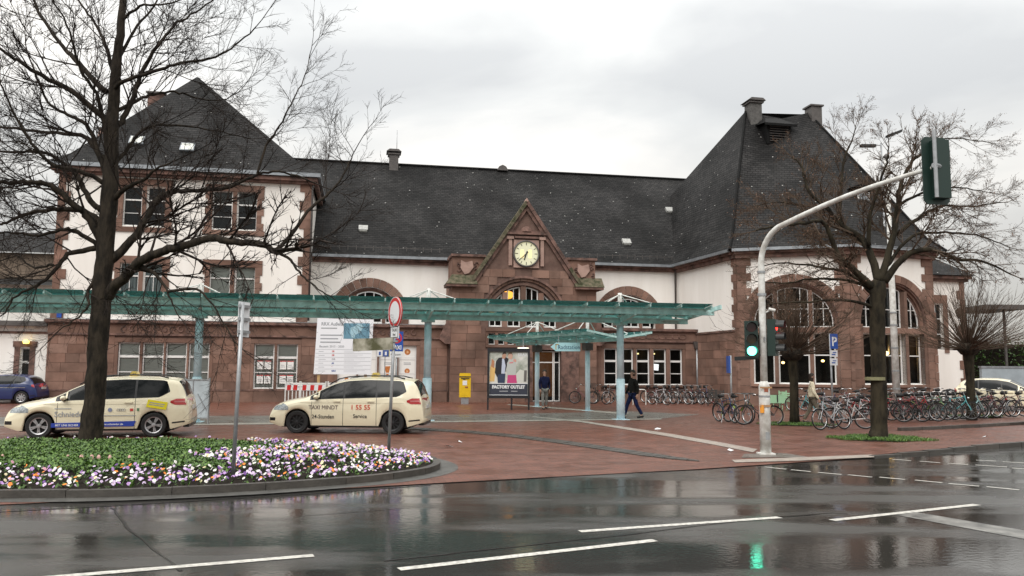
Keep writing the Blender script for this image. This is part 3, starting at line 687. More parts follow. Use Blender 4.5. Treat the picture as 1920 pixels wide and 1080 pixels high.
# ---- ground floor right of the portal
G4 = [(30.05, 30.87), (31.05, 31.87), (32.07, 32.90), (33.13, 33.95), (34.18, 34.98)]
holes = [rectp(a, b, 1.0, 3.17) for a, b in G4]
wall(I, rectp(29.4, 36.05, 0, 4.3), holes, M_stone2, y=.05, room=2.4)
ashlar(I, .62, 3.55, .49, lambda z, zz: sub_iv((29.5, 36.0), [(29.85, 35.18)] if zz > .9 and z < 3.22 else []), y=0.0)
ashlar(I, 0, .62, .62, lambda a, b: [(29.5, 36.0)], y=-.1, prio=.9)
bx('lintel', M_stone, 29.85, 35.18, -.015, .3, 3.175, 3.42); bx('window_sill', M_stone, 29.85, 35.2, -.08, .3, .86, .99)
ed = [29.85]+[x for g in G4 for x in g]+[35.18]
for i in range(0, len(ed), 2): bx('mullion', M_stone, ed[i]+.004, ed[i+1]-.004, 0, .26, 1.0, 3.17)
for i, (a, b) in enumerate(G4): window(I, a, b, 1.0, 3.17, .14, hbars=[(2.42, .12), (1.68, .05)], w=.07)
bx('string_course', M_stoned, 29.46, 36.05, -.08, .05, 3.56, 3.66); bx('frieze', M_stone, 29.46, 36.05, -.04, .06, 3.66, 4.16)
MB().box(29.46, 36.3, -.22, 2.5, 4.22, 4.37).box(29.46, 36.15, -.13, .05, 4.16, 4.22).build('cornice', M_stoned, R)
mb = MB()
for i in range(9):
    cx = 31.6+i*.42; mb.tube([(cx+.24*cos(a*pi/6), -.05, 3.91+.15*sin(a*pi/6)) for a in range(13)], .035, 5)
mb.build('interlace_ornament', M_stoned, R)
tube('downpipe', M_metal, [(35.85, -.14, 3.2), (35.85, -.14, .2)], .06); MB().prism([(35.72, 3.2), (35.98, 3.2), (36.08, 3.62), (35.62, 3.62)], -.26, -.04).build('rain_hopper', M_pipe, R)
# ---- portal
FP_ = T(0, -.45, 0); PX0, PX1 = 20.85, 29.45; GX = 25.2
PC, PZ, PR = 25.05, 4.7, 2.06
lights = [(23.02, 23.83), (24.12, 24.90), (25.22, 25.98), (26.28, 27.08)]
small = [(23.02+.0, 23.40), (23.58, 23.95), (24.13, 24.50), (24.68, 25.05), (25.23, 25.60), (25.78, 26.15), (26.33, 26.70), (26.88, 27.1)]
gable = [(PX0, 0), (PX1, 0), (PX1, 7.0), (28.35, 7.0), (GX, 11.45), (22.05, 7.0), (PX0, 7.0)]
arch = arch_poly(PC, PZ, PR, PC-PR*.999, PC+PR*.999, 4.32, 22)
sm = [rectp(a, b, 3.3, 3.95) for a, b in small[:-1]]
dr_ = rectp(25.6, 27.3, .02, 3.02)
wall(FP_, gable, [arch]+sm+[dr_], M_stone2, y=.05, depth=.5, room=2.0)
def px_int(z, zz):
    zm = (z+zz)/2; top = zz
    if top <= 7.02: iv = (PX0, PX1)
    else:
        t = (top-7.0)/4.45; iv = (22.05+t*(GX-22.05)+.12, 28.35-t*(28.35-GX)-.12)
        if iv[1]-iv[0] < .3: return []
    cuts = []
    ro = 2.55
    if zz > PZ and z < PZ+ro:
        hw = sqrt(max(0, ro*ro-max(0, z-PZ)**2)); cuts.append((PC-hw, PC+hw))
    elif zz > 4.05: cuts.append((PC-2.45, PC+2.45))
    elif zz > 3.1: cuts.append((22.85, 27.3))
    if z < 3.45: cuts.append((25.15, 28.35))
    if zz > 7.75 and z < 9.9: cuts.append((24.2, 26.2))
    return sub_iv(iv, cuts)
ashlar(FP_, .62, 11.1, .47, px_int, y=0.0, prio=-.2, wmin=.5, wmax=1.3)
ashlar(FP_, 0, .62, .62, lambda a, b: sub_iv((PX0-.05, PX1+.05), [(25.15, 28.35)]), y=-.1, prio=.5)
bx('portal_side_wall', M_stone, PX0, PX0+.3, .06, 3.0, 0, 7.0, FP_); bx('portal_side_wall', M_stone, PX1-.3, PX1, .06, 3.2, 0, 7.0, FP_)
voussoirs(FP_, PC, PZ, 2.3, 2.56, 0, pi, 19, -.02, .1, M_stone)
ring(FP_, PC, PZ, 2.46, 2.60, .12, pi-.12, -.14, -.021, M_stoned); ring(FP_, PC, PZ, 2.2, 2.3, 0, pi, .05, .3, M_stoned); ring(FP_, PC, PZ, 2.08, 2.2, 0, pi, .15, .4, M_stone)
ring(FP_, PC, PZ, 2.0, 2.08, 0, pi, .25, .5, M_stoned)
for i in range(5):
    a = [22.85, 23.83, 24.90, 25.98, 27.08][i]; b = [23.02, 24.12, 25.22, 26.28, 27.28][i]
    hh = PZ+sqrt(max(.01, 2.05**2-(max(abs(a-PC), abs(b-PC)))**2)) if max(abs(a-PC), abs(b-PC)) < 2.05 else PZ+.1
    bx('mullion', M_stone, a+.004, b-.004, .1, .45, 4.25, hh, FP_)
for a, b in lights: window(FP_, max(a, PC-1.98), min(b, PC+2.0), 4.34, 9, .3, hbars=[(5.5, .06)], vbars=[((a+b)/2, .05)], arc=(PC, PZ, 2.0), w=.07)
bx('window_sill', M_stone, 22.85, 27.3, -.05, .3, 4.06, 4.24, FP_)
for a, b in small[:-1]: window(FP_, a, b, 3.3, 3.95, .2, w=.035, glass=M_glassd)
ed = [22.85]+[x for g in small[:-1] for x in g]+[27.3]
for i in range(0, len(ed), 2): bx('mullion', M_stone, ed[i]+.004, ed[i+1]-.004, -.01, .3, 3.3, 3.95, FP_)
bx('lintel', M_stone, 22.85, 27.3, -.01, .3, 3.96, 4.05, FP_); bx('window_sill', M_stone, 22.85, 27.3, -.03, .3, 3.14, 3.29, FP_)
# door
bx('door_surround', M_stoned, 25.15, 25.6, -.06, .4, 0, 3.2, FP_); bx('door_surround', M_stoned, 27.3, 28.35, -.06, .4, 0, 3.2, FP_); bx('door_surround', M_stoned, 25.15, 28.35, -.08, .4, 3.02, 3.26, FP_)
for a, b in ((25.62, 26.0), (26.02, 26.9), (26.92, 27.28)): window(FP_, a, b, .05, 2.95, .25, hbars=[(2.3, .06)], w=.05, sill=False, door=True, glass=M_glassd)
bx('lobby_wall', mat('lobby_wood_glow', (.30, .12, .04), .6, .4, 2, emit=(.55, .20, .05), estr=.22), 25.7, 27.2, 1.2, 1.25, .3, 2.9, FP_)  # orange wood with a faint glow of its own, standing for lobby light
# clock
ck = MB().box(24.45, 25.95, -.07, .06, 7.78, 9.42).build('clock_plate', M_stonel, R, FP_)
FC = FP_ @ T(25.18, -.08, 8.60)
clk = MB().lathe([(.70, 0), (.70, -.10), (.78, -.10), (.80, 0)], n=40).build('clock', M_pipe, R, FC, True)
M_dial = mat('lit_clock_dial', (.55, .55, .42), .4, emit=(.72, .66, .36), estr=.28)
MB().disc((0, 0), .71, -.045, 40).build('dial', M_dial, clk)
M_glow = mat('clock_lamp_glow', (.7, .6, .3), .4, emit=(1.0, .80, .36), estr=.55)
for x in (-.24, .22): MB().prism([(x-.09, -.26), (x+.09, -.26), (x+.12, 0), (x+.09, .24), (x-.09, .24), (x-.12, 0)], -.052, -.047).build('dial_lamp', M_glow, clk)
nm = MB()
for i in range(12):
    a = i*pi/6; c = Vector((sin(a), 0, cos(a))); s_ = Vector((cos(a), 0, -sin(a))); nm.obox(c*.58+Vector((0, -.06, 0)), c*(.065 if i % 3 else .085), Vector((0, .004, 0)), s_*.018)
for i in range(60):
    a = i*pi/30; c = Vector((sin(a), 0, cos(a))); s_ = Vector((cos(a), 0, -sin(a))); nm.obox(c*.675+Vector((0, -.06, 0)), c*.012, Vector((0, .003, 0)), s_*.007)
nm.build('hour_marks', M_ink, clk)
for nm_, hr, ln, ww in (('hour_hand', 6.63/12, .40, .035), ('minute_hand', 38/60, .62, .022)):
    a = hr*2*pi; c = Vector((sin(a), 0, cos(a))); s_ = Vector((cos(a), 0, -sin(a))); MB().obox(c*(ln/2-.08)+Vector((0, -.075 if ww > .03 else -.085, 0)), c*(ln/2+.08), Vector((0, .004, 0)), s_*ww).build(nm_, M_ink, clk)
# mouldings over the clock
MB().box(23.9, 26.55, -.2, .05, 9.72, 9.84).box(24.05, 26.4, -.12, .05, 9.84, 9.94).build('hood_mould', M_stoned, R, FP_)
MB().box(24.5, 25.95, -.16, .05, 9.50, 9.62).build('hood_mould', M_stoned, R, FP_)
MB().lathe([(0, -.26), (.2, -.22), (.33, -.1), (.36, .02)], c=(25.2, 0, 9.9), n=20, a0=0, a1=pi).build('carved_boss', M_stoned, R, FP_, True)
for x in (24.25, 26.15): MB().box(x-.2, x+.2, -.12, .05, 9.45, 9.62).box(x-.1, x+.1, -.06, .05, 7.9, 9.45).build('bracket', M_stonel if x < 25 else M_stonel, R, FP_)
# coping of the gable
for s_ in (-1, 1):
    xe = GX+s_*3.35; z_e = 6.72
    p0 = Vector((GX, 0, 11.68)); p1 = Vector((xe, 0, z_e)); d = p1-p0; nrm = Vector((d.z, 0, -d.x)).normalized()*(-s_)
    if nrm.z < 0: nrm = -nrm
    k = 9
    for i in range(k):
        a = p0+d*i/k; b = p0+d*(i+1)/k; g = d.normalized()*.008
        MB().obox((a+b)/2+Vector((0, .08, 0)), (b-a)/2-g, Vector((0, .30, 0)), nrm*.10).build('coping_stone', M_moss if s_ < 0 or i > 6 else M_stoned, R, FP_)
    MB().obox((p0+p1)/2-nrm*.20+Vector((0, .02, 0)), d/2*.97, Vector((0, .12, 0)), nrm*.09).build('raking_moulding', M_stoned, R, FP_)
MB().prism([(GX-.14, 11.62), (GX+.14, 11.62), (GX, 11.9)], -.2, .38).build('finial', M_stonel, R, FP_)
# side blocks with carved shields and mossy skirts
for xa, xb, s_ in ((20.92, 22.75, -1), (27.75, 29.45, 1)):
    bx('shield_block', M_stone, xa, xb, .25, 2.6, 7.0, 8.35, FP_)
    bx('block_cap', M_stoned, xa-.1, xb+.1, .12, 2.7, 8.36, 8.5, FP_)
    c = (xa+xb)/2-s_*(-.12)
    c = 21.75 if s_ < 0 else 28.72
    MB().prism([(c-.36, 8.15), (c-.1, 8.02), (c+.3, 8.12), (c+.38, 7.75), (c+.12, 7.4), (c-.14, 7.32), (c-.38, 7.7)], .14, .24).build('carved_shield', M_stonel, R, FP_)
    mb = MB()
    for k in range(9):
        a = random.uniform(0, 6.3); cx, cz = c+random.choice((-1, 1))*random.uniform(.42, .6), random.uniform(7.4, 8.15)
        mb.tube([(cx+.12*cos(a+q*.8)*(1-q*.12), .2, cz+.12*sin(a+q*.8)*(1-q*.12)) for q in range(6)], .035, 4)
    mb.build('carved_foliage', M_stoned, R, FP_)
    # skirt: sloping stone below the block
    x0_, x1_ = (20.5, 22.3) if s_ < 0 else (28.1, 29.85)
    mb = MB(); mb.add([(x0_, -.35, 6.72), (x1_, -.35, 6.72), (x1_, .25, 7.32), (x0_+(.4 if s_ < 0 else 0), .25, 7.32), (x0_, 1.2, 6.72), (x1_, 1.2, 6.72)], [(0,1,2,3), (0,3,4), (1,5,2), (0,4,5,1)])
    mb.build('sloping_weathering', M_moss, R, FP_)
    bx('skirt_moulding', M_stoned, x0_+.03, x1_-.03, -.3, 1.2, 6.58, 6.715, FP_)
slab_ = MB(); slab_.box(21.1, 22.0, -.02, .0, 7.6, 8.1)
loft('roof', [[(GX, 12.5, 11.45), (22.3, .0, 7.3)], [(GX, 12.5, 11.5), (GX, -.1, 11.5)], [(GX, 12.5, 11.45), (28.1, .0, 7.3)]], close=False)
# buttresses beside the portal
for x, s_ in ((20.85, -1), (29.45, 1)):
    mb = MB()
    pr = [(x, 3.3), (x, 4.9), (x+s_*.12, 4.8), (x+s_*.62, 3.75), (x+s_*.62, 3.55), (x+s_*.3, 3.3)]
    mb.prism(pr, -.4, .0); mb.build('raking_buttress', M_stoned, R)
# orange globe lamp behind the portal glass, a lamp of its own
def glow_lamp(name, label, loc, r, colr, st, group=None, cat='lamp'):
    t = thing(name, label, cat, loc, 0, group)
    MB().lathe([(.001, -r*.75), (r*.7, -r*.55), (r, 0), (r*.75, r*.55), (.12*r, r*.75)], n=16, axis='z').build('lamp_shade', mat('lamp_glow_%s' % name+label[:6].replace(' ', ''), (.8, .5, .2), .4, emit=colr, estr=st), t, None, True)
    MB().tube([(0, 0, r*.7), (0, 0, r*.7+.9)], .012, 5).build('lamp_cord', M_black, t); return t
def wpt(s, y, z): return (A2.x+s*ca-y*sa, A2.y+s*sa+y*ca, z)
x_, z_ = fac(957, 551, -.2)
gl = glow_lamp('globe_lamp', 'glowing orange globe lamp behind the big arched window over the station entrance', wpt(x_, .55, z_), .33, (1.0, .40, .06), 1.7)
# ---- right wing
P0 = (35.68, 2.5); P1 = (36.29, -4.71); P2 = (41.30, -7.58); P3 = (46.95, -6.70); P4 = (47.5, -4.9)
FS = frame2(P0, P1); F1 = frame2(P1, P2); F2 = frame2(P2, P3); F3 = frame2(P3, P4)
Ls, L1, L2, L3 = [hypot(b[0]-a[0], b[1]-a[1]) for a, b in ((P0, P1), (P1, P2), (P2, P3), (P3, P4))]
wall(FS, rectp(0, Ls, 4.0, 8.2), [], M_white, room=0)
wall(FS, rectp(0, Ls, 0, 4.0), [], M_stone2, room=0, y=.05)
ashlar(FS, .62, 4.05, .49, lambda a, b: [(2.2, Ls-.02)], y=-.03, prio=.1)
ashlar(FS, 0, .62, .62, lambda a, b: [(2.2, Ls-.02)], y=-.12, prio=.9)
bx('string_course', M_stoned, 2.2, Ls, -.1, .02, 4.06, 4.16, FS)
def wingface(F, Lf, name):
    cx = Lf/2; ro, ri = 2.72, 2.29; cz = 4.42
    lo = [(cx-2.1, cx-1.0), (cx-.8, cx+.8), (cx+1.0, cx+2.1)]
    hl = [rectp(a, b, 1.2, 3.95) for a, b in lo]
    ha = arch_poly(cx, cz, ri, cx-ri*.999, cx+ri*.999, 4.25, 22)
    wall(F, rectp(0, Lf, 0, 8.2), [ha]+hl, M_white, depth=.55, room=2.6)
    # stone from the ground to the springing, the arch ring and the piers
    ashlar(F, .62, 5.2, .46, lambda z, zz: sub_iv((0.02, Lf-.02), [(cx-2.3, cx+2.3)] if zz > 1.05 else []), y=-.05, prio=-.1, wmin=.35, wmax=.65)
    ashlar(F, 0, .62, .62, lambda a, b: [(-.03, Lf+.03)], y=-.15, prio=.9)
    bx('wall_face', M_stone, cx-2.35, cx+2.35, -.02, .02, .62, 1.04, F)
    voussoirs(F, cx, cz, 2.3, ro, -.05, pi+.05, 21, -.09, .08)
    ring(F, cx, cz, 2.22, 2.3, 0, pi, -.02, .4, M_stoned); ring(F, cx, cz, 2.12, 2.22, 0, pi, .12, .5, M_stone); ring(F, cx, cz, 2.04, 2.12, 0, pi, .25, .55, M_stoned)
    r = 2.04
    for x0, x1 in ((cx-2.3, cx-2.1), (cx+2.1, cx+2.3)): bx('jamb', M_stone, x0, x1, -.025, .5, 1.05, 4.42, F)
    for s_ in (-1, 1): bx('mullion', M_stone, cx+s_*.9-.1, cx+s_*.9+.1, -.02, .5, 1.05, cz+sqrt(r*r-.81), F)
    bx('transom', M_stone, cx-2.1, cx+2.1, -.06, .52, 3.955, 4.245, F)
    bx('window_sill', M_stone, cx-2.25, cx+2.25, -.12, .4, 1.05, 1.19, F)
    for k, (a, b) in enumerate(lo):
        window(F, a, b, 1.2, 3.95, .3, hbars=[(2.75, .06)], w=.07)
        a2, b2 = max(a, cx-r+.01), min(b, cx+r-.01)
        vb = [((a+b)/2, .045)] if k != 1 else [(cx-.38, .045), (cx+.38, .045)]
        window(F, a2, b2, 4.26, 9, .3, hbars=[(5.25, .04)], vbars=vb, arc=(cx, cz, r), w=.05, sill=False)
    quoins(F, 0.0, 1, 5.2, 8.1, 7, .75, .5, -.07); quoins(F, Lf, -1, 5.2, 8.1, 7, .75, .5, -.07)
    MB().box(-.12, Lf+.12, -.42, .02, 8.32, 8.5).box(-.06, Lf+.06, -.25, .02, 8.1, 8.32).build('cornice', M_stoned, R, F)
    MB().box(-.2, Lf+.2, -.6, -.43, 8.44, 8.6).build('gutter', M_zinc, R, F)
wingface(F1, L1, 'a'); wingface(F2, L2, 'b')
for k_, P_ in enumerate((P1, P2, P3)):
    for i_ in range(11):
        o_ = .03*(i_ % 2); MB().box(P_[0]-.11, P_[0]+.11, P_[1]-.07-o_, P_[1]+.15, i_*.47+.006, (i_+1)*.47-.006).build('corner_stone', M_stone, R, T(0, 0, 0))
for F, Lf in ((FS, Ls), (F3, L3)):
    MB().box(.4 if F is FS else 0, Lf, -.42, .02, 8.32, 8.5).box(.4 if F is FS else 0, Lf, -.25, .02, 8.1, 8.32).build('cornice', M_stoned, R, F)
    MB().box(.4 if F is FS else 0, Lf, -.6, -.43, 8.44, 8.6).build('gutter', M_zinc, R, F)
quoins(FS, Ls, -1, 4.3, 8.1, 9, .5, .3, -.07)
wall(F3, rectp(0, 11, 0, 8.2), [], M_white, room=0); quoins(F3, 0, 1, 4.3, 8.1, 9, .4, .25, -.07)
ashlar(F3, 0, 4.3, .46, lambda a, b: [(0.02, 1.0)], y=-.05, prio=.4)
# wing roof
Q = 8.55
Eo = [(34.1, 18.9), (35.75, -5.0), (41.25, -8.2), (47.5, -7.25), (50.2, 10.0)]
Er = [(x, y, Q) for x, y in Eo]
T1, T2, Tm = (39.75, .54, 18.45), (43.69, -.2, 18.4), (41.9, -.1, 17.95)
Tp = [T1, T1, Tm, T2, T2]; Tp[0] = (T1[0], T1[1]+.2, T1[2]); Tp[4] = (T2[0], T2[1]+.3, T2[2])
M1 = [(lerp(e, t, .13)[0], lerp(e, t, .13)[1], Q+.82) for e, t in zip(Er, Tp)]
M2 = [(lerp(e, t, .40)[0], lerp(e, t, .40)[1], Q+.375*(t[2]-Q)) for e, t in zip(Er, Tp)]
wing_roof = loft('roof', [Er, M1, M2, Tp])
hp = MB()
for j in (1, 3): hp.tube([Er[j], M1[j], M2[j], Tp[j]], .09, 5)
hp.build('hip_capping', M_slate, wing_roof)
hc = MB(); hc.add([T1, (41.9, .6, 17.95), T2, Tm, (40, 3, 16.5), (43.5, 3, 16.5)], [(0, 3, 2, 1), (0, 1, 4), (1, 2, 5)]); hc.build('ridge_infill', M_slate, wing_roof)
chimney('chimney', 40.15, .3, .78, .8, 16.8, 18.85, wing_roof, m=mat('slate_clad_chimney', (.09, .085, .08), .7, .3, 6), h=.14)
chimney('chimney', 44.0, -.3, .72, .8, 17.4, 18.7, wing_roof, m=M_pipe, cap=False)
vx, vy = 41.0, -1.0
dm = MB().box(vx-.75, vx+.85, vy-.2, vy+2, 15.9, 17.2).build('louvre_dormer', M_slate, wing_roof)
lv = MB()
for i in range(7): lv.obox((vx+.05, vy-.24, 16.1+i*.155), (.62, 0, 0), (0, .05, .03), (0, -.006, .010))
lv.build('louvre_slats', M_pipe, wing_roof)
MB().add([], []) 
hb = MB(); hb.add([(vx-1.0, vy-.5, 17.15), (vx+1.15, vy-.5, 17.15), (vx+1.15, vy+2, 17.5), (vx-1.0, vy+2, 17.5), (vx-.4, vy+.6, 17.8), (vx+.6, vy+.6, 17.8)], [(0,1,5,4), (1,2,5), (2,3,4,5), (3,0,4), (0,3,2,1)])
hb.box(vx-1.0, vx+1.15, vy-.5, vy-.44, 17.0, 17.149); hb.build('dormer_roof', M_slate, wing_roof)
# small dormer window low on the right
p = wloc(*(lambda q: (q.x, q.y))(at(1615, 378, 45.6)))
zc_ = at(1615, 378, 45.6).z
dw = MB().box(p[0]-.55, p[0]+.5, p[1]-.2, p[1]+2.2, zc_-.75, zc_+.75).build('dormer', M_slate, wing_roof)
MB().box(p[0]-.38, p[0]+.38, p[1]-.24, p[1]-.201, zc_-.55, zc_+.5).build('dormer_window', M_wframe, wing_roof)
MB().box(p[0]-.30, p[0]+.30, p[1]-.25, p[1]-.242, zc_-.47, zc_+.42).build('dormer_pane', M_zinc, wing_roof)
MB().prism([(p[0]-.75, zc_+.75), (p[0]+.7, zc_+.75), (p[0], zc_+1.1)], p[1]-.4, p[1]+2.5).build('dormer_roof', M_slate, wing_roof)
# lower end block on the far right
FE = T(47.4, -4.4, 0)
wall(FE, rectp(0, 3.45, 0, 7.3), [rectp(1.2, 2.0, 3.2, 5.9)], M_white, room=1.0)
window(FE, 1.2, 2.0, 3.2, 5.9, .15, hbars=[(5.0, .06), (4.1, .05)], vbars=[(1.6, .04)], glass=M_glassd)
bx('window_surround', M_stone, .95, 2.3, -.05, .05, 5.91, 6.4, FE); bx('window_surround', M_stone, .95, 1.19, -.05, .05, 3.0, 5.9, FE); bx('window_surround', M_stone, 2.01, 2.3, -.05, .05, 3.0, 5.9, FE)
quoins(FE, 3.47, -1, 0, 7.2, 14, .5, .3, -.06)
bx('end_wall', M_white, 3.35, 3.45, .3, 8, 0, 7.3, FE)
MB().box(-.1, 3.8, -.35, .1, 7.35, 7.52).box(-.1, 3.65, -.2, .1, 7.2, 7.35).build('cornice', M_stoned, R, FE)
e0 = [(47.3, -4.9, 7.55), (51.3, -4.9, 7.55), (51.3, 5, 7.55), (47.3, 5, 7.55)]
loft('roof', [e0, [(47.3, -1, 10.2), (48.6, -1, 10.2), (48.6, 1, 10.2), (47.3, 1, 10.2)]])
# ---- emit the stones: the 300 most visible as parts, the others joined
STONES.sort(key=lambda s: s[0])
rest = MB()
for k, (_, fr, x0, x1, y, z0, z1) in enumerate(STONES):
    pr = random.uniform(0, .014)
    if k < 300: link('stone', unit, R, fr @ T(x0+.007, y-pr, z0+.007) @ Matrix.Diagonal((x1-x0-.014, .055+pr, z1-z0-.014, 1)))
    else:
        o = len(rest.v); rest.box(x0+.007, x1-.007, y-pr, y+.055, z0+.007, z1-.007)
        for i in range(o, len(rest.v)): rest.v[i] = tuple(fr @ Vector(rest.v[i]))
if rest.v: rest.build('stone_courses', mat('sandstone_joined', (.235, .145, .115), .85, .38, 1.1, .35, 25), R)['kind'] = 'stuff'
print('stones', len(STONES))
# ---- lamps seen through the windows
k = 0
for (u, v, F, lab) in ((1085-0+0, 0, None, None),): pass
def lamp_in(F, x, y, z, label, r=.13, c=(1.0, .62, .22), st=5, name='pendant_lamp', group=None):
    p = (Matrix.Translation(R.location) @ RZ(ANG) @ F) @ Vector((x, y, z)); return glow_lamp(name, label, p, r, c, st, group)
lamp_in(F2, 3.15, .9, 2.9, 'warm glowing pendant lamp in the middle light of the right cafe window', .16)
lamp_in(F2, 4.25, .9, 2.95, 'glowing pendant lamp, left one of the pair in the right light of the cafe window', .15)
lamp_in(F2, 4.62, 1.1, 3.2, 'smaller glowing pendant lamp above its twin at the right edge of the cafe window', .11)
lamp_in(F2, 1.0, .9, 2.85, 'faint glowing pendant lamp in the left light of the right cafe window', .09)
lamp_in(F1, 2.3, .9, 2.35, 'slim yellow pendant lamp in the middle light of the left cafe window', .09)
lamp_in(F1, 4.35, .9, 2.45, 'slim yellow pendant lamp in the right light of the left cafe window', .09)
M_tubeL = mat('warm_tube_light', (.9, .8, .5), .4, emit=(1, .78, .32), estr=1.6)
for (x, lab) in ((32.45, 'yellow ceiling light behind the middle light of the right ground floor window'), (33.5, 'yellow ceiling light beside the white screen behind the right ground floor window'), (31.4, 'yellow ceiling light in the light nearest the canopy column, right ground floor window')):
    p = wpt(x, 1.6, 2.9); o = MB().box(-.30, .30, -.08, .08, -.04, .04).build('ceiling_light', M_tubeL); o.location = p; o.rotation_euler = (0, 0, ANG); tag(o, lab, 'ceiling light')
p = wpt(33.52, .9, 2.08); o = MB().box(-.26, .26, -.03, .03, -.19, .19).build('screen', mat('lit_screen', (.9, .9, .9), .4, emit=(1, 1, 1), estr=1.0)); o.location = p; o.rotation_euler = (0, radians(5), ANG); tag(o, 'bright white screen hanging inside the right ground floor window', 'screen')
# ---- low white annex at the left
AX = thing('station_annex', 'low white annex with a dark eaves band and a stone framed door beside the tower', 'annex', (A2.x, A2.y, 0), ANG)
R_save = R; R = AX; FA = T(0, .5, 0)
dx0, z_ = fac(25, 650, .5); dx1, _ = fac(70, 650, .5)
wall(FA, rectp(-14, -.3, 0, 4.25), [rectp(dx0+.35, dx1-.35, 0.05, 2.85)], M_white, room=.8)
wall(T(0, 1.4, 0), rectp(-14, -.3, 4.25, 6.2), [], M_white, room=0)
bx('door_surround', M_stoned, dx0, dx1, -.06, .04, 2.9, 3.2, FA); 
for x0, x1 in ((dx0+.08, dx0+.34), (dx1-.34, dx1-.08)): bx('door_surround', M_stoned, x0, x1, -.05, .04, 0, 2.9, FA)
window(FA, dx0+.35, dx1-.35, .05, 2.85, .15, hbars=[(2.1, .12)], glass=M_glassd, sill=False, door=True)
MB().box(-14.2, -.42, -.5, .9, 4.0, 4.25).build('eaves', M_pipe, R, FA); bx('string_band', M_stoned, -14, -.4, -.05, .02, 3.6, 3.72, FA)
M_bbrick = mat('brown_render', (.20, .155, .12), .85, .2, 2)
bx('upper_wall', M_bbrick, -14, -1.2, 6, 12, 5, 8.6); 
loft('roof', [[(-14.3, .6, 6.2), (-.3, .6, 6.2)], [(-14.3, 5.5, 7.0), (-.3, 5.5, 7.0)]], close=False)
loft('roof', [[(-14.3, 5.6, 8.6), (-1.0, 5.6, 8.6)], [(-14.3, 9, 10.3), (-1.0, 9, 10.3)]], close=False)
bx('house_number_sign', M_blue, .05, .28, -.1, -.06, 4.45, 4.8)
R = R_save
lx, lz = fac(49, 641, .3)
wl = thing('wall_lamp', 'yellow lit lamp over the annex door at far left', 'lamp', wpt(lx, .3, lz)); MB().lathe([(.001, -.1), (.13, -.09), (.16, .03), (.05, .12)], n=12, axis='z').build('lamp_globe', mat('yellow_lamp', (.9, .7, .2), .4, emit=(1, .75, .15), estr=2.2), wl); MB().box(-.03, .03, .05, .2, .06, .12).build('bracket', M_black, wl)
# ================================================================== CANOPIES
CO = at(375, 592, 28.0); CANG = radians(10.5)
def canopy_main():
    r = thing('glass_canopy', 'long teal steel and glass canopy on pale blue columns in front of the station', 'canopy', (CO.x, CO.y, 0), CANG)
    s0, s1 = -16.0, 18.1
    MB().box(s0, s1, -.09, .09, 3.69, 3.71).box(s0, s1, -.09, .09, 3.87, 3.89).box(s0, s1, -.07, .02, 3.71, 3.87).build('beam', M_teal, r)
    MB().add([], [])
    MB().box(s0, s1+.35, -1.74, -1.60, 3.93, 3.95).box(s0, s1+.35, -1.74, -1.60, 4.16, 4.18).box(s0, s1+.35, -1.72, -1.65, 3.95, 4.16).build('beam', M_teal, r)
    MB().box(s0, s1, 1.55, 1.65, 3.98, 4.14).build('beam', M_teal, r)
    n = 29; st = (s1-s0)/n
    for i in range(n+1):
        x = s0+i*st
        mb = MB(); mb.beam((x, -2.3, 4.21), (x, .0, 3.93), .05, .09); mb.beam((x, 0, 3.93), (x, 1.8, 4.17), .05, .09); mb.build('rafter', M_teal, r)
        if i < n:
            for ya, za, yb, zb in ((-2.42, 4.285, -1.2, 4.13), (-1.18, 4.128, -.03, 3.985), (.03, 3.985, 1.85, 4.235)):
                m = MB(); e = .02; m.add([(x+e, ya, za), (x+st-e, ya, za), (x+st-e, yb, zb), (x+e, yb, zb), (x+e, ya, za+.012), (x+st-e, ya, za+.012), (x+st-e, yb, zb+.012), (x+e, yb, zb+.012)], [(0,3,2,1), (4,5,6,7), (0,1,5,4), (1,2,6,5), (2,3,7,6), (3,0,4,7)])
                m.build('glass_pane', M_tglass, r)
    MB().beam((s1+.35, -2.3, 4.2), (s1, .0, 3.93), .06, .16).build('end_rafter', M_teal, r)
    for s, rad in ((-7.98, .125), (0, .15), (7.98, .15), (15.36, .15)):
        c = MB().tube([(s, 0, 0), (s, 0, 1.55)], .16 if s != 7.98 else .17, 10).tube([(s, 0, 1.55), (s, 0, 3.69)], .135, 10).build('column', M_bluec, r, None, True)
        MB().box(s-.28, s+.28, -.28, .28, .012, .03).build('base_plate', M_bluec, c)
        MB().box(s-.24, s+.24, -.16, .16, 3.60, 3.685).build('column_head', M_teal, c)
        mb = MB().tube([(s, 0, 3.9), (s, 0, 4.85)], .085, 8).build('mast', M_wpaint, c, None, True)
        ts = MB()
        for dx, dy, dz in ((-1.25, -1.6, 4.2), (1.25, -1.6, 4.2), (-1.25, 1.5, 4.1), (1.25, 1.5, 4.1)): ts.tube([(s, 0, 4.8), (s+dx, dy, dz)], .022, 5)
        ts.build('tie_rod', M_wpaint, c)
    for s in (7.98, 15.36): MB().beam((s, -1.75, 3.98), (s, 0, 3.78), .08, .2).beam((s, 0, 3.78), (s, 1.6, 4.0), .08, .2).build('bracket_arm', M_teal, r)
    MB().box(17.0, 17.7, -.5, .3, 3.80, 3.84).build('edge_sheet', M_teal, r)
canopy_main()
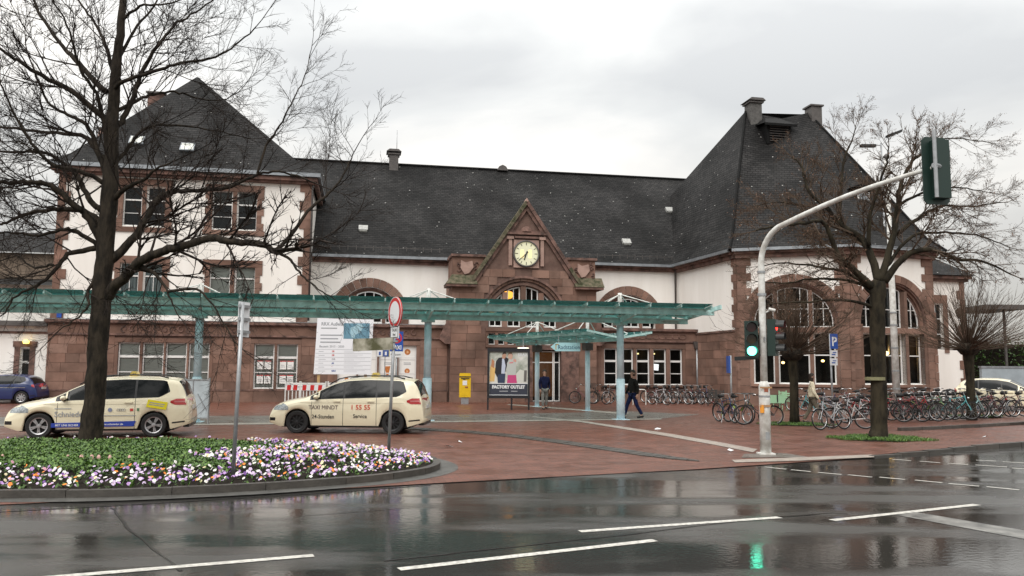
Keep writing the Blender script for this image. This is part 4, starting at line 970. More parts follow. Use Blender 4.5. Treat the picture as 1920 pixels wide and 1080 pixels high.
def canopy_small():
    c1 = gp(1102, 771); c2 = at(1007, 700, 41.0); ang = atan2(c2.y-c1.y, c2.x-c1.x)
    r = thing('entrance_canopy', 'small teal glass canopy leading from the long canopy to the station door', 'canopy', (c1.x, c1.y, 0), ang)
    a, b, hw, zv, ze = -2.5, 6.6, 1.75, 3.22, 3.56
    MB().beam((a, 0, zv), (b, 0, zv), .12, .16).build('beam', M_teal, r)
    for s_ in (-1, 1): MB().beam((a, s_*hw*.8, ze-.09), (b, s_*hw*.8, ze-.09), .08, .13).build('beam', M_teal, r)
    n = 9; st = (b-a)/n
    for i in range(n+1):
        x = a+i*st
        MB().beam((x, -hw, ze), (x, 0, zv+.06), .05, .09).beam((x, 0, zv+.06), (x, hw, ze), .05, .09).build('rafter', M_teal, r)
        if i < n:
            for s_ in (-1, 1):
                m = MB(); P = [(x+.02, s_*.03, zv+.12), (x+st-.02, s_*.03, zv+.12), (x+st-.02, s_*(hw+.08), ze+.07), (x+.02, s_*(hw+.08), ze+.07)]
                m.add(P+[(p[0], p[1], p[2]+.012) for p in P], [(0,3,2,1), (4,5,6,7), (0,1,5,4), (1,2,6,5), (2,3,7,6), (3,0,4,7)]); m.build('glass_pane', M_tglass, r)
    d12 = hypot(c2.x-c1.x, c2.y-c1.y)
    for x in (0, d12):
        c = MB().tube([(x, 0, 0), (x, 0, zv-.06)], .115, 10).build('column', M_bluec, r, None, True)
        MB().box(x-.2, x+.2, -.2, .2, .012, .03).build('base_plate', M_bluec, c); MB().box(x-.16, x+.16, -.2, .2, 2.78, 3.12).build('column_head', M_pipe, c)
        MB().tube([(x, 0, zv), (x, 0, zv+1.15)], .08, 8).build('mast', M_wpaint, c, None, True)
        ts = MB()
        for dx, dy in ((-1.2, -hw*.8), (1.2, -hw*.8), (-1.2, hw*.8), (1.2, hw*.8)): ts.tube([(x, 0, zv+1.1), (x+dx, dy, ze)], .022, 5)
        ts.build('tie_rod', M_wpaint, c)
canopy_small()
p = at(981, 654.5, 38.0); t = thing('canopy_lamp', 'lit round lamp under the small entrance canopy above the poster case', 'lamp', p)
MB().lathe([(.001, -.08), (.24, -.06), (.30, 0), (.26, .06), (.001, .08)], n=18, axis='z').build('lamp_shade', mat('soft_lamp', (.9, .85, .7), .4, emit=(1, .92, .7), estr=1.4), t, None, True); MB().tube([(0, 0, .08), (0, 0, .5)], .02, 5).build('lamp_rod', M_metal, t)
# Radstation sign
p = at(1060, 650.5, 35.6); t = thing('direction_sign', 'pale blue arrow sign reading Radstation hanging under the entrance canopy', 'sign', p)
MB().prism([(-.66, 0), (-.42, .19), (.66, .19), (.66, -.19), (-.42, -.19)], -.03, .03).build('sign_board', mat('pale_blue_sign', (.38, .62, .66), .4), t)
text('Radstation', .27, mat('dark_blue_print', (.01, .05, .12), .5), t, (-.34, -.034, -.10), base=0.0, xs=.86)
MB().box(-.44, -.40, -.036, -.031, -.12, .13).box(-.44, -.30, -.036, -.031, .09, .13).build('cycle_symbol', mat('ochre_print', (.45, .30, .10), .5), t)
MB().tube([(-.3, 0, .19), (-.3, 0, .5)], .015, 5).build('hanger', M_metal, t); MB().tube([(.5, 0, .19), (.5, 0, .5)], .015, 5).build('hanger', M_metal, t)

# ================================================================== VEHICLES
def interp(l, x):
    if x <= l[0][0]: return l[0][1]
    for (a, b), (c, d) in zip(l, l[1:]):
        if x <= c: return b+(d-b)*(x-a)/(c-a)
    return l[-1][1]
def smoothed(l, xs, it=3):
    ys = [interp(l, x) for x in xs]
    for _ in range(it): ys = [ys[0]]+[(ys[i-1]+2*ys[i]+ys[i+1])/4 for i in range(1, len(ys)-1)]+[ys[-1]]
    return list(zip(xs, ys))
def carpaint(name, col): return mat(name, col, .32, spec=.5, coat=.8)
M_cream = carpaint('taxi_cream_paint', (.78, .715, .52)); M_carblue = carpaint('dark_blue_car_paint', (.004, .018, .10))
M_cglass = mat('car_glass', (.006, .008, .009), .08, spec=.25); M_trim = mat('black_trim', (.012, .012, .013), .35)
M_lamp = mat('headlamp_glass', (.30, .33, .34), .1, spec=.8, var=.5, scale=25); M_tail = mat('tail_lamp_red', (.42, .012, .015), .15, spec=.7, coat=1)
M_tail2 = mat('tail_lamp_pale', (.55, .2, .2), .2); M_alloy = mat('alloy_wheel', (.42, .42, .43), .35, metal=.6); M_hub = mat('black_hubcap', (.022, .022, .024), .4, metal=.3)
M_plate = mat('number_plate', (.6, .6, .58), .4)
def wheel_mesh(r, w, style):
    ty = MB().lathe([(r*.66, -w/2+.01), (r*.92, -w/2), (r, -w/2+.03), (r, w/2-.03), (r*.92, w/2), (r*.66, w/2-.01)], n=28).mesh('tyre', M_rubber)
    rm = MB(); rm.lathe([(r*.60, -w/2+.02), (r*.68, -w/2+.005), (r*.68, w/2-.02)], n=28, mi=0); rm.disc((0, 0), r*.62, -w/2+.07, 24, 1)
    ns = {'alloy': 5, 'steel': 10, 'cap': 8}[style]
    for i in range(ns):
        a = 2*pi*i/ns; c = Vector((cos(a), 0, sin(a))); s_ = Vector((-sin(a), 0, cos(a)))
        if style == 'alloy':
            for k in (-.13, .13):
                d = (c+s_*k).normalized(); sd = Vector((-d.z, 0, d.x)); rm.obox(d*r*.36+Vector((0, -w/2+.03, 0)), d*r*.30, Vector((0, .012, 0)), sd*r*.052)
        elif style == 'cap':
            rm.obox(c*r*.38+Vector((0, -w/2+.03, 0)), c*r*.27, Vector((0, .01, 0)), s_*r*.09)
        else: rm.obox(c*r*.40+Vector((0, -w/2+.035, 0)), c*r*.22, Vector((0, .01, 0)), s_*r*.05)
    rm.lathe([(.001, -w/2+.0), (r*.16, -w/2+.005), (r*.18, -w/2+.05)], n=14, mi=0)
    return ty, rm.mesh('rim', [M_hub if style == 'steel' else M_alloy, M_rubber])
def car(name, label, cat, sp, loc, rz):
    Lc, Wc = sp['L'], sp['W']/2; body = sp['paint']
    root = thing(name, label, cat, loc, rz)
    xs = sorted(set([0, .015, .04, .08]+[.12+.05*i for i in range(int((Lc-.24)/.05)+1)]+[Lc-.1, Lc-.05, Lc-.02, Lc]))
    top = smoothed(sp['top'], xs, 2); belt = smoothed(sp['belt'], xs, 2)
    ra, zw = sp['wr']+.055, sp['wr']
    def hw(x):
        s = max(0, (.85-x)/.85); e = max(0, (x-(Lc-.55))/.55); return Wc*(1-.20*s**2.4)*(1-.11*e**2.4)
    def zbot(x):
        z = .20+.10*max(0, (.35-x)/.35)+.14*max(0, (x-(Lc-.5))/.5)
        for xw in sp['wx']:
            if abs(x-xw) < ra: z = max(z, zw+sqrt(ra*ra-(x-xw)**2))
        return z
    def ringf(x):
        w = hw(x); zt = interp(top, x); zB = min(interp(belt, x), zt-.13); zb = min(zbot(x), zB-.05); zr = max(zt-.075, zB+.05)
        pts = []
        for f, g in ((0, .955), (.12, .982), (.3, .995), (.55, 1.0), (.72, .998), (.80, .985), (.90, .988), (1, .972)): pts.append((w*g, zb+(zB-zb)*f))
        H = zr-zB; tum = .26 if H > .25 else .7
        for f in (.25, .5, .75, 1): pts.append((w*.972-tum*H*f-.02*f*f, zB+H*f))
        yr, z_r = pts[-1]
        for f in (.93, .82, .6, .3, 0): pts.append((yr*f, z_r+(zt-z_r)*(1-f**2.2)))
        return pts
    mb = MB(); np_ = len(ringf(1)); full = 2*np_-1
    for x in xs:
        p = ringf(x); ring_ = [(x-Lc/2, -y, z) for y, z in p]+[(x-Lc/2, y, z) for y, z in p[::-1][1:]]; mb.v += ring_
    for i in range(len(xs)-1):
        xm = (xs[i]+xs[i+1])/2
        for j in range(full-1):
            mi = 0; jj = j if j < np_-1 else full-2-j
            if jj >= 12 and (sp['ws'][0] < xm < sp['ws'][1] or sp['rw'][0] < xm < sp['rw'][1]): mi = 1
            mb.f.append((i*full+j, i*full+j+1, (i+1)*full+j+1, (i+1)*full+j)); mb.m.append(mi)
    mb.f.append(tuple(range(full))[::-1]); mb.m.append(0); o = (len(xs)-1)*full; mb.f.append(tuple(o+j for j in range(full))); mb.m.append(0)
    bd = mb.build('body', [body, M_cglass], root, None, True, True)
    def yw(x, z):
        p = ringf(x)
        for (a, b), (c, d) in zip(p, p[1:]):
            if b <= z <= d and d > b: return a+(c-a)*(z-b)/(d-b)
        return p[-1][0] if z > p[-1][1] else p[0][0]
    def patch(name, x0, x1, lo, hi, m, off, nx=14, nz=4, sides=(-1, 1), par=None):
        for s_ in sides:
            q = MB()
            for i in range(nx+1):
                x = x0+(x1-x0)*i/nx; a, b = lo(x), max(hi(x), lo(x)+.001)
                for k in range(nz+1): z = a+(b-a)*k/nz; q.v.append((x-Lc/2, s_*(yw(x, z)+off), z))
            for i in range(nx):
                for k in range(nz): f = (i*(nz+1)+k, (i+1)*(nz+1)+k, (i+1)*(nz+1)+k+1, i*(nz+1)+k+1); q.f.append(f if s_ < 0 else f[::-1]); q.m.append(0)
            q.build(name, m, par or root, None, True)
    def zr_(x): return ringf(x)[11][1]
    gl, gh = sp['glass']; 
    lo = lambda x: ringf(x)[7][1]+.035+max(0, (x-(gh-.25)))*.55
    hi = lambda x: min(zr_(x)-.03, lo(x)+max(0, (gh-x))*3.2)
    patch('window_trim', gl, gh, lambda x: lo(x)-.02, lambda x: hi(x)+.018, M_trim, .003, 30)
    cuts = sp['cuts']
    for a, b in zip(cuts, cuts[1:]): patch('side_window', a+.03, b-.03, lo, hi, M_cglass, .009, 16)
    # door seams and handles
    for x in sp['seams']:
        patch('door_seam', x-.006, x+.006, lambda x: zbot(x)+.03, lambda x: lo(x)-.02, M_trim, .003, 1, 10)
    patch('side_crease', .95, Lc-.55, lambda x: sp['crease']-.006, lambda x: sp['crease']+.006, mat('crease_shade', tuple(c*.75 for c in sp['pc']), .4), .003, 30, 1)
    patch('sill_trim', sp['wx'][0]+ra+.02, sp['wx'][1]-ra-.02, lambda x: .195, lambda x: .235, M_trim, .006, 6, 1)
    for x in sp['handles']:
        for s_ in (-1, 1): MB().box(x-.1-Lc/2, x+.1-Lc/2, -.018, .018, -.018, .018).build('door_handle', body, root, T(0, s_*(yw(x, sp['crease']+.05)+.018), sp['crease']+.05))
    # arch linings and dark underside
    MB().box(.35-Lc/2, Lc/2-.4, -Wc+.24, Wc-.24, .17, .6).build('underbody', M_trim, root)
    for xw in sp['wx']:
        MB().lathe([(ra+.002, -Wc+.03), (ra+.002, -Wc+.3)], c=(xw-Lc/2, 0, zw), n=16, a0=0, a1=pi).lathe([(ra+.002, Wc-.3), (ra+.002, Wc-.03)], c=(xw-Lc/2, 0, zw), n=16, a0=0, a1=pi).build('wheel_arch', M_trim, root)
    # lamps
    patch('headlight', .10, .60, lambda x: sp['hl'][0]+.02*(x-.1), lambda x: sp['hl'][0]+.05+(sp['hl'][1]-sp['hl'][0]-.03)*sin(pi*min(1, (x-.04)/.6))**.7, M_lamp, .006, 14)
    tz0, tz1 = sp['tl']; tlx = sp['tlx']
    patch('tail_light', Lc-tlx, Lc-.045, lambda x: tz0+(.10 if x < Lc-tlx+.12 else 0)*(Lc-tlx+.12-x)/.12*.6, lambda x: tz1-(.06)*max(0, (Lc-tlx+.15-x)/.15), M_tail, .007, 12)
    patch('tail_lens', Lc-tlx+.1, Lc-.08, lambda x: (tz0+tz1)/2-.012, lambda x: (tz0+tz1)/2+.02, M_tail2, .009, 8, 1)
    patch('bumper_slot', Lc-.42, Lc-.1, lambda x: .36+.1*(x-Lc+.42), lambda x: .40+.1*(x-Lc+.42), M_trim, .004, 6, 1)
    patch('front_grille', .012, .20, lambda x: .36, lambda x: .45, M_trim, .004, 6, 1)
    MB().box(Lc/2-.01, Lc/2+.012, -.26, .26, .72, .83).build('number_plate', M_plate, root)
    MB().box(Lc/2-.16, Lc/2-.01, -.7, .7, .25, .34).build('rear_apron', M_trim, root)
    # mirrors
    for s_ in (-1, 1):
        x = sp['mirror']-Lc/2; z = sp['mz']; y = s_*(yw(sp['mirror'], z)+.13); q = MB(); o = []
        prof = [(.001, -.08), (.05, -.06), (.07, 0), (.06, .05), (.001, .07)]
        q.lathe([(a*1.0, b*1.6) for a, b in prof], c=(x, y, z+.03), n=10); q.build('mirror', body, root, None, True)
        MB().box(x-.02, x+.04, min(y, y-s_*.15), max(y, y-s_*.15), z-.055, z-.01).build('mirror_arm', M_trim, root)
    ty, rm = wheel_mesh(sp['wr'], .205, sp['style'])
    for xw in sp['wx']:
        for s_ in (-1, 1):
            e = link('wheel', None, root); e.location = (xw-Lc/2, s_*(Wc-.115), zw); e.rotation_euler = (0, random.uniform(0, 1), 0 if s_ < 0 else pi); e.empty_display_size = .2
            link('tyre', ty, e); link('rim', rm, e)
    if sp.get('rails'):
        for s_ in (-1, 1):
            pts = [(x-Lc/2, s_*(ringf(x)[11][0]-.05), interp(top, x)+(.035 if 0 < i < 8 else -.02)) for i, x in enumerate([1.75+.275*k for k in range(9)])]
            MB().tube(pts, .02, 6).build('roof_rail', M_trim, root, None, True)
    if sp.get('taxi'):
        x, z = sp['taxi'], interp(top, sp['taxi'])
        e = MB().prism([(-.11, 0), (.11, 0), (.055, .12), (-.055, .12)], -.20, .20).build('roof_sign', mat('taxi_sign_yellow', (.70, .52, .12), .35, coat=.5), root, T(x-Lc/2, 0, z))
        text('TAXI', .10, M_ink, e, (0, -.202, .02), align='CENTER', base=.002, xs=.6)
    return root, yw
TOUR = dict(L=4.53, W=1.83, paint=M_cream, pc=(.78, .715, .52), wr=.325, wx=(.86, 3.65), style='alloy',
    top=[(0, .62), (.03, .74), (.12, .84), (.35, .93), (.7, 1.0), (1.02, 1.06), (1.25, 1.17), (1.6, 1.36), (1.95, 1.52), (2.3, 1.60), (2.9, 1.635), (3.6, 1.62), (4.0, 1.60), (4.22, 1.565), (4.32, 1.44), (4.42, 1.18), (4.48, .95), (4.53, .62)],
    belt=[(0, .5), (.5, .80), (1.0, .93), (1.6, .97), (3, 1.02), (4.1, 1.06), (4.53, 1.0)], ws=(1.10, 1.92), rw=(4.24, 4.44), glass=(1.22, 4.02), cuts=(1.25, 2.22, 3.16, 4.00), seams=(1.28, 2.20, 3.17), crease=.88, handles=(2.02, 3.0), hl=(.66, .84), tl=(.86, 1.03), tlx=.48, mirror=1.42, mz=1.02, rails=True, taxi=2.95)
def place(u0, v0, u1, v1, sp, turn=0.0):   # wheel contacts on the near side -> centre and heading
    a, b = gp(u0, v0), gp(u1, v1); d = (b-a).normalized(); n = Vector((-d.y, d.x, 0)); mid = (a+b)/2; off = sp['L']/2-(sp['wx'][0]+sp['wx'][1])/2
    a_ = atan2(d.y, d.x)+turn; d = Vector((cos(a_), sin(a_), 0)); n = Vector((-d.y, d.x, 0)); return (mid+n*(sp['W']/2-.1)+d*off)*1.0, a_
loc, rz = place(75, 823, 285, 820, TOUR, radians(-1)); loc.z = .012
tx1, yw1 = car('taxi', 'cream taxi minivan with blue sill stripe and silver wheels behind the big tree', 'taxi', TOUR, loc, rz)
T2_ = dict(TOUR, style='steel'); loc, rz = place(553, 815, 738, 813, TOUR, radians(-15)); loc.z = .012
tx2, yw2 = car('taxi', 'cream taxi minivan lettered TAXI MINDT 1 55 55 with black wheels', 'taxi', T2_, loc, rz)
SY = -.925
M_tserif = mat('taxi_brown_print', (.10, .06, .06), .5); M_tred = mat('taxi_red_print', (.62, .07, .03), .5)
def ct(tx, s, size, m, x, z, xs=1.0, base=0.0): text(s, size, m, tx, (x-4.53/2, SY, z), base=base, xs=xs)
ct(tx2, 'TAXI MINDT', .165, M_tserif, 1.20, .70, .92); ct(tx2, '1 55 55', .19, M_tred, 2.42, .70, 1.0, .0025); ct(tx2, '24-Stunden', .155, M_ink, 1.30, .44, .92, .001); ct(tx2, 'Service', .155, M_ink, 2.50, .46, .9, .001)
ct(tx1, 'Schnieder', .20, M_grey, 1.22, .56, .95, .002); MB().box(1.22-4.53/2, 1.62-4.53/2, SY-.002, SY, .762, .782).build('small_print', M_grey, tx1)
st_ = MB().prism([(1.16, .285), (3.16, .30), (3.21, .44), (1.16, .395)], SY-.004, SY+.02).build('sill_stripe', mat('stripe_blue', (.02, .05, .33), .35), tx1, T(-4.53/2, 0, 0))
text('MIT UNS SICHER', .075, M_signw, st_, (1.26, SY-.006, .315), base=.001); text('www.schnieder.de', .075, M_signw, st_, (2.34, SY-.006, .335), base=.001)
lg = MB()
for x in (2.36, 2.56): lg.disc((x-4.53/2, .735), .055, SY-.002, 16)
lg.build('round_logo', mat('logo_blue_grey', (.22, .25, .36), .4), tx1)
lg = MB()
for i in range(4): lg.tube([(2.76+i*.05+.032*cos(a*pi/5)-4.53/2, SY-.001, .735+.032*sin(a*pi/5)) for a in range(11)], .005, 4, False)
lg.build('ring_logo', M_grey, tx1); MB().box(3.05-4.53/2, 3.13-4.53/2, SY-.002, SY, .70, .77).build('red_logo', M_inkr, tx1); MB().box(3.22-4.53/2, 3.28-4.53/2, SY-.002, SY, .70, .78).build('green_logo', mat('logo_green', (.12, .22, .12), .4), tx1)
MB().box(2.36-4.53/2, 3.2-4.53/2, SY-.002, SY, .575, .592).build('small_print', M_grey, tx1)
y_ = MB().obox((3.72-4.53/2, SY-.003, .87), Vector((.25, 0, -.04)), (0, .004, 0), Vector((.022, 0, .10))).build('yellow_sticker', mat('sticker_yellow', (.75, .66, .02), .4), tx1)
MB().obox((3.72-4.53/2, SY-.009, .90), Vector((.19, 0, -.03)), (0, .001, 0), Vector((.002, 0, .012))).obox((3.70-4.53/2, SY-.009, .85), Vector((.19, 0, -.03)), (0, .001, 0), Vector((.002, 0, .012))).build('sticker_text', M_grey, y_)
HATCH = dict(L=4.0, W=1.70, paint=M_carblue, pc=(.018, .035, .17), wr=.31, wx=(.78, 3.28), style='cap',
    top=[(0, .55), (.04, .70), (.2, .82), (.6, .92), (.95, .98), (1.2, 1.10), (1.75, 1.40), (2.2, 1.48), (2.8, 1.49), (3.4, 1.42), (3.62, 1.32), (3.8, 1.05), (3.9, .92), (3.97, .7), (4.0, .5)],
    belt=[(0, .45), (.5, .75), (1, .88), (2, .93), (3.4, 1.0), (4.0, .9)], ws=(1.02, 1.75), rw=(3.58, 3.82), glass=(1.15, 3.45), cuts=(1.18, 2.05, 2.9, 3.42), seams=(1.2, 2.05, 2.9), crease=.80, handles=(1.9, 2.75), hl=(.6, .78), tl=(.82, 1.0), tlx=.28, mirror=1.3, mz=.95)
loc, rz = place(-72, 757.5, 49, 757.5, HATCH); loc.z = .012
car('parked_car', 'dark blue hatchback parked beside the annex door at the left edge', 'car', HATCH, loc, rz)
loc = at(1880, 735, 41); W2 = dict(HATCH, paint=M_cream, pc=(.74, .655, .44), L=4.4, W=1.8, top=[(x*1.1, z*1.02) for x, z in HATCH['top']], belt=[(x*1.1, z*1.02) for x, z in HATCH['belt']], wx=(.85, 3.6), cuts=(1.3, 2.25, 3.2, 3.76), glass=(1.27, 3.8), seams=(1.32, 2.25, 3.2), ws=(1.12, 1.92), rw=(3.94, 4.2), mirror=1.45)
car('parked_car', 'cream car parked behind the bicycles by the grey wall at far right', 'car', W2, (23.6, 38.5, .11), radians(180-38))
loc = gp(1937, 800); W3 = dict(W2, paint=carpaint('white_car_paint', (.7, .7, .7)), pc=(.7, .7, .7))
car('parked_car', 'white car whose front corner pokes in at the right edge of the picture', 'car', W3, (loc.x+2.75, loc.y+1.0, .012), radians(15))
# ================================================================== STREET FURNITURE
def post(mb, x, y, z0, z1, r, tilt=(0, 0), n=8): return mb.tube([(x, y, z0), (x+tilt[0], y+tilt[1], z1)], r, n)
# traffic signal
b = gp(1436, 853); t = thing('traffic_light', 'white traffic signal mast with green light showing and an arm over the road', 'traffic light', (b.x, b.y, 0))
hx = at(1748, 315, 14.6)-Vector((b.x, b.y, 0)); AD = Vector((hx.x, hx.y, 0)); AL = AD.length; ad = AD.normalized()
MB().box(-.17, .17, -.17, .17, .02, .05).build('base_plate', M_wpaint, t)
MB().tube([(0, 0, .03), (0, 0, 1.55), (0, 0, 1.66)], [.125, .125, .085], 12).build('mast_foot', M_wpaint, t, None, True)
mp_ = [(0, 0, 1.64), (0, 0, 3.0), (0, 0, 4.35)]; rr = [.082, .08, .075]
for k in range(1, 9):
    a = k/8*radians(70); q = ad*(.85*(1-cos(a)))+Vector((0, 0, 4.35+.85*sin(a))); mp_.append(q); rr.append(.07-.001*k)
end = Vector((hx.x, hx.y, hx.z)); q0 = mp_[-1]
for k in range(1, 7): f = k/6; mp_.append(q0+(end-q0)*f+Vector((0, 0, .10*sin(pi*f)))); rr.append(.06-.003*k)
MB().tube(mp_, rr, 12).build('mast', M_wpaint, t, None, True)
MB().tube([(0, 0, 3.62), (0, 0, 3.68)], .10, 12).tube([(0, 0, 4.15), (0, 0, 4.2)], .095, 12).tube([(0, 0, 1.3), (0, 0, 1.34)], .131, 12).build('mast_collar', M_metal, t)
ob = MB().tube([(-.09, -.1, .95), (-.09, -.1, 1.12)], .05, 8).build('orange_button_box', mat('orange_plastic', (.75, .30, .03), .5), t)
MB().box(-.135, .135, -.135, -.128, 1.50, 1.54).box(-.14, .10, -.14, -.13, 1.08, 1.13).build('brown_tape', mat('brown_tape', (.35, .2, .10), .6), t)
MB().box(-.04, .05, -.128, -.124, 1.42, 1.5).build('sticker', mat('sticker_brown', (.28, .08, .04), .5), t); MB().box(-.03, .06, -.128, -.124, .35, .52).build('sticker', M_metal, t)
def lenses(h, sc, on, fr, lab, out_m=None, sz=.105, gap=.27, dist=.0):
    hs = MB(); hs.box(-.145, .145, -.02, .16, -.42, .42)
    hd = hs.build(lab, M_dgreen, h, fr)
    for k, (c, nme) in enumerate(((.27, 'red'), (0, 'amber'), (-.27, 'green'))):
        mm_ = mat('lens_%s_off' % nme, {'red': (.05, .006, .006), 'amber': (.05, .03, .004), 'green': (.004, .03, .02)}[nme], .2) if nme != on else \
            mat('lens_%s_on' % nme, (.2, .9, .6) if nme == 'green' else (.9, .1, .05), .3, emit={'green': (.10, 1.0, .62), 'red': (1, .03, .02), 'amber': (1, .5, 0)}[nme], estr=6 if nme == 'green' else 3)
        MB().disc((0, c), sz, -.026, 18).build('lens', mm_, hd)
        MB().lathe([(sz+.012, -.21), (sz+.02, -.02)], c=(0, 0, c), n=14, a0=-.35, a1=pi+.35).build('visor', M_black, hd)
    return hd
zl = at(1412, 636, b.y).z
lenses(t, 1, 'green', T(-.27, -.02, zl) @ RZ(radians(-12)), 'signal_head')
zr2 = at(1452, 633, b.y).z
lenses(t, 1, 'red', T(.29, -.02, zr2) @ RZ(radians(58)), 'signal_head')
mb = MB()
for z in (zl+.36, zl-.36): mb.box(-.28, -.08, -.03, .03, z-.025, z+.025).box(.08, .28, -.03, .03, z-.025, z+.025)
mb.build('signal_bracket', M_black, t)
MB().box(-.012, .012, -.05, .05, -.05, .05).build('junction_box', M_metal, t, T(0, -.1, zl))
MB().box(-.66, -.10, -.015, .015, -.05, .04).build('sign_blade', M_black, t, T(0, .02, zl-.40) @ Matrix.Rotation(radians(-4), 4, 'Y'))
MB().tube([(.08, 0, zl+.62), (.16, 0, zl+.66)], .02, 6).tube([(.14, -.02, zl+.70), (.28, -.06, zl+.66)], .035, 8).build('detector_camera', M_wpaint, t)
# big head seen from behind at the end of the arm
face = Vector((-.15, -.99, 0)); hfr = T(*end) @ RZ(radians(10))
bh = MB(); cs = .07
pts = [(-.27+cs, -.66), (.27-cs, -.66), (.27, -.66+cs), (.27, .62-cs), (.27-cs, .62), (-.27+cs, .62), (-.27, .62-cs), (-.27, -.66+cs)]
bh.prism(pts, .0, .02); bk = bh.build('backing_board', M_dgreen, t, hfr @ T(.07, .0, -.03))
MB().prism([(-.14, -.56), (.14, -.56), (.14, .54), (-.14, .54)], -.16, -.002).build('signal_casing', M_dgreen, bk, T(.04, 0, 0))
vb = MB()
for z in (-.36, 0, .36): vb.lathe([(.15, .03), (.15, .26)], c=(0.02, 0, z), n=12, a0=0, a1=pi)
vb.build('visor', M_black, bk)
MB().tube([(-.09, -.20, -.60), (-.09, -.20, .66)], .035, 8).tube([(-.12, -.20, 0), (.05, -.12, 0)], .05, 8).build('head_bracket', M_metal, t, hfr)

# white flagpole and street lamp
b = gp(1683, 788); t = thing('flagpole', 'tall white pole with a small ball on top rising from the bicycles', 'flagpole', (b.x, b.y, 0))
MB().tube([(0, 0, 0), (0, 0, 5), (-.02, 0, at(1677, 300, b.y).z)], [.15, .12, .07], 12).build('pole', M_wpaint, t, None, True)
MB().lathe([(.001, -.14), (.14, 0), (.001, .14)], c=(-.02, 0, at(1677, 294, b.y).z), n=12, axis='z').build('ball_finial', M_pipe, t, None, True)
mb = MB()
for z in (1.2, 1.9, 2.8, 3.7, 4.2): mb.tube([(0, 0, z), (0, 0, z+.06)], .147, 12)
mb.build('pole_clamp', M_metal, t)
b = gp(1672, 762); t = thing('street_lamp', 'slim street lamp with two dark lamp heads behind the right hand tree', 'street lamp', (b.x, b.y, 0)); zt = at(1668, 268, b.y).z
MB().tube([(0, 0, 0), (0, 0, zt)], [.09, .05], 8).build('pole', M_metal, t, None, True)
for s_, dz in ((-1, -.1), (1, .45)):
    MB().tube([(0, 0, zt-.15), (s_*.5, 0, zt+dz)], .03, 6).build('arm', M_metal, t); MB().obox((s_*.75, 0, zt+dz+.08*s_), Vector((.42, 0, .16 if s_ > 0 else .0)), (0, .14, 0), (0, 0, .07)).build('lamp_head', M_black, t)

# no-vehicles sign with dirty blade, in the flower bed
def round_sign(parent, fr, r):
    d = MB().lathe([(.001, -.012), (r, -.012), (r, .012), (.001, .012)], n=32).build('sign_disc', M_red, parent, fr)
    MB().disc((0, 0), r*.72, -.0125-.004, 32).build('sign_centre', M_signw, d)
    MB().lathe([(r*.955, -.0155), (r*.955, -.0130), (r, -.0130), (r, -.0155)], n=32).build('sign_rim', M_signw, d)
b = gp(728, 852, .2); t = thing('road_sign', 'round red rimmed white sign on a grey post near the tip of the flower bed', 'road sign', (b.x, b.y, .1)); dx = .085
zt = at(735, 560, b.y).z-.1
MB().tube([(0, 0, 0), (dx, 0, zt)], .032, 8).build('post', M_metal, t, None, True)
zc = at(735, 586, b.y).z-.1; SA = radians(-57)
round_sign(t, T(dx, -.04, zc) @ RZ(SA), .315)
zc = at(736, 623, b.y).z-.1
p_ = MB().box(-.16, .16, -.01, .01, -.125, .125).build('supplement_plate', M_signw, t, T(dx+.0, -.06, zc) @ RZ(radians(-52)))
MB().box(-.15, .15, -.014, -.0105, -.115, -.10).box(-.15, .15, -.014, -.0105, .10, .115).box(-.15, -.138, -.014, -.0105, -.10, .10).box(.138, .15, -.014, -.0105, -.10, .10).build('plate_border', M_ink, p_)
text('TAXI', .09, M_ink, p_, (0, -.013, .01), align='CENTER'); text('frei', .08, M_ink, p_, (0, -.013, -.075), align='CENTER')
zc = at(697, 645, b.y).z-.1
M_algae = mat('algae_stained_sheet', (.30, .28, .22), .7, .5, 3.5, alt=(.075, .072, .028), bump=.2)
bl = MB().prism([(-.80, -.15), (0, -.11), (0, .13), (-.80, .10)], -.015, .015).build('direction_blade', M_algae, t, T(dx-.03, -.05, zc))
for z in (.06, -.07): MB().box(-.06, .06, -.05, .05, z-.02, z+.02).build('clamp', M_metal, t, T(dx, 0, zc))
# taxi rank sign
b = gp(741, 797); t = thing('taxi_rank_sign', 'blue TAXI rank sign with red no stopping ring and a white panel below', 'road sign', (b.x, b.y, .012))
MB().tube([(0, 0, 0), (0, 0, at(741, 622, b.y).z)], .032, 8).build('post', M_metal, t, None, True)
q = at(744, 641, b.y); w2, h2 = .215*1.03, .335
p_ = MB().box(-w2, w2, -.012, .012, -h2, h2).build('sign_panel', M_blue, t, T(q.x-b.x, -.05, q.z))
MB().lathe([(.135, -.0165), (.185, -.0165), (.185, -.0125), (.135, -.0125)], n=28).build('red_ring', M_red, p_, T(0, 0, .12))
MB().obox((0, -.0185, .12), Vector((.10, 0, -.10)), (0, .002, 0), Vector((.02, 0, .02))).build('red_bar', M_red, p_)
text('TAXI', .20, M_signw, p_, (0, -.014, -.27), align='CENTER', base=.006, xs=.78)
q = at(742.5, 665, b.y); p_ = MB().box(-.21, .21, -.012, .012, -.105, .105).build('supplement_plate', M_signw, t, T(q.x-b.x, -.05, q.z)); text('4 Taxen', .12, M_ink, p_, (0, -.014, -.04), align='CENTER', xs=.85)
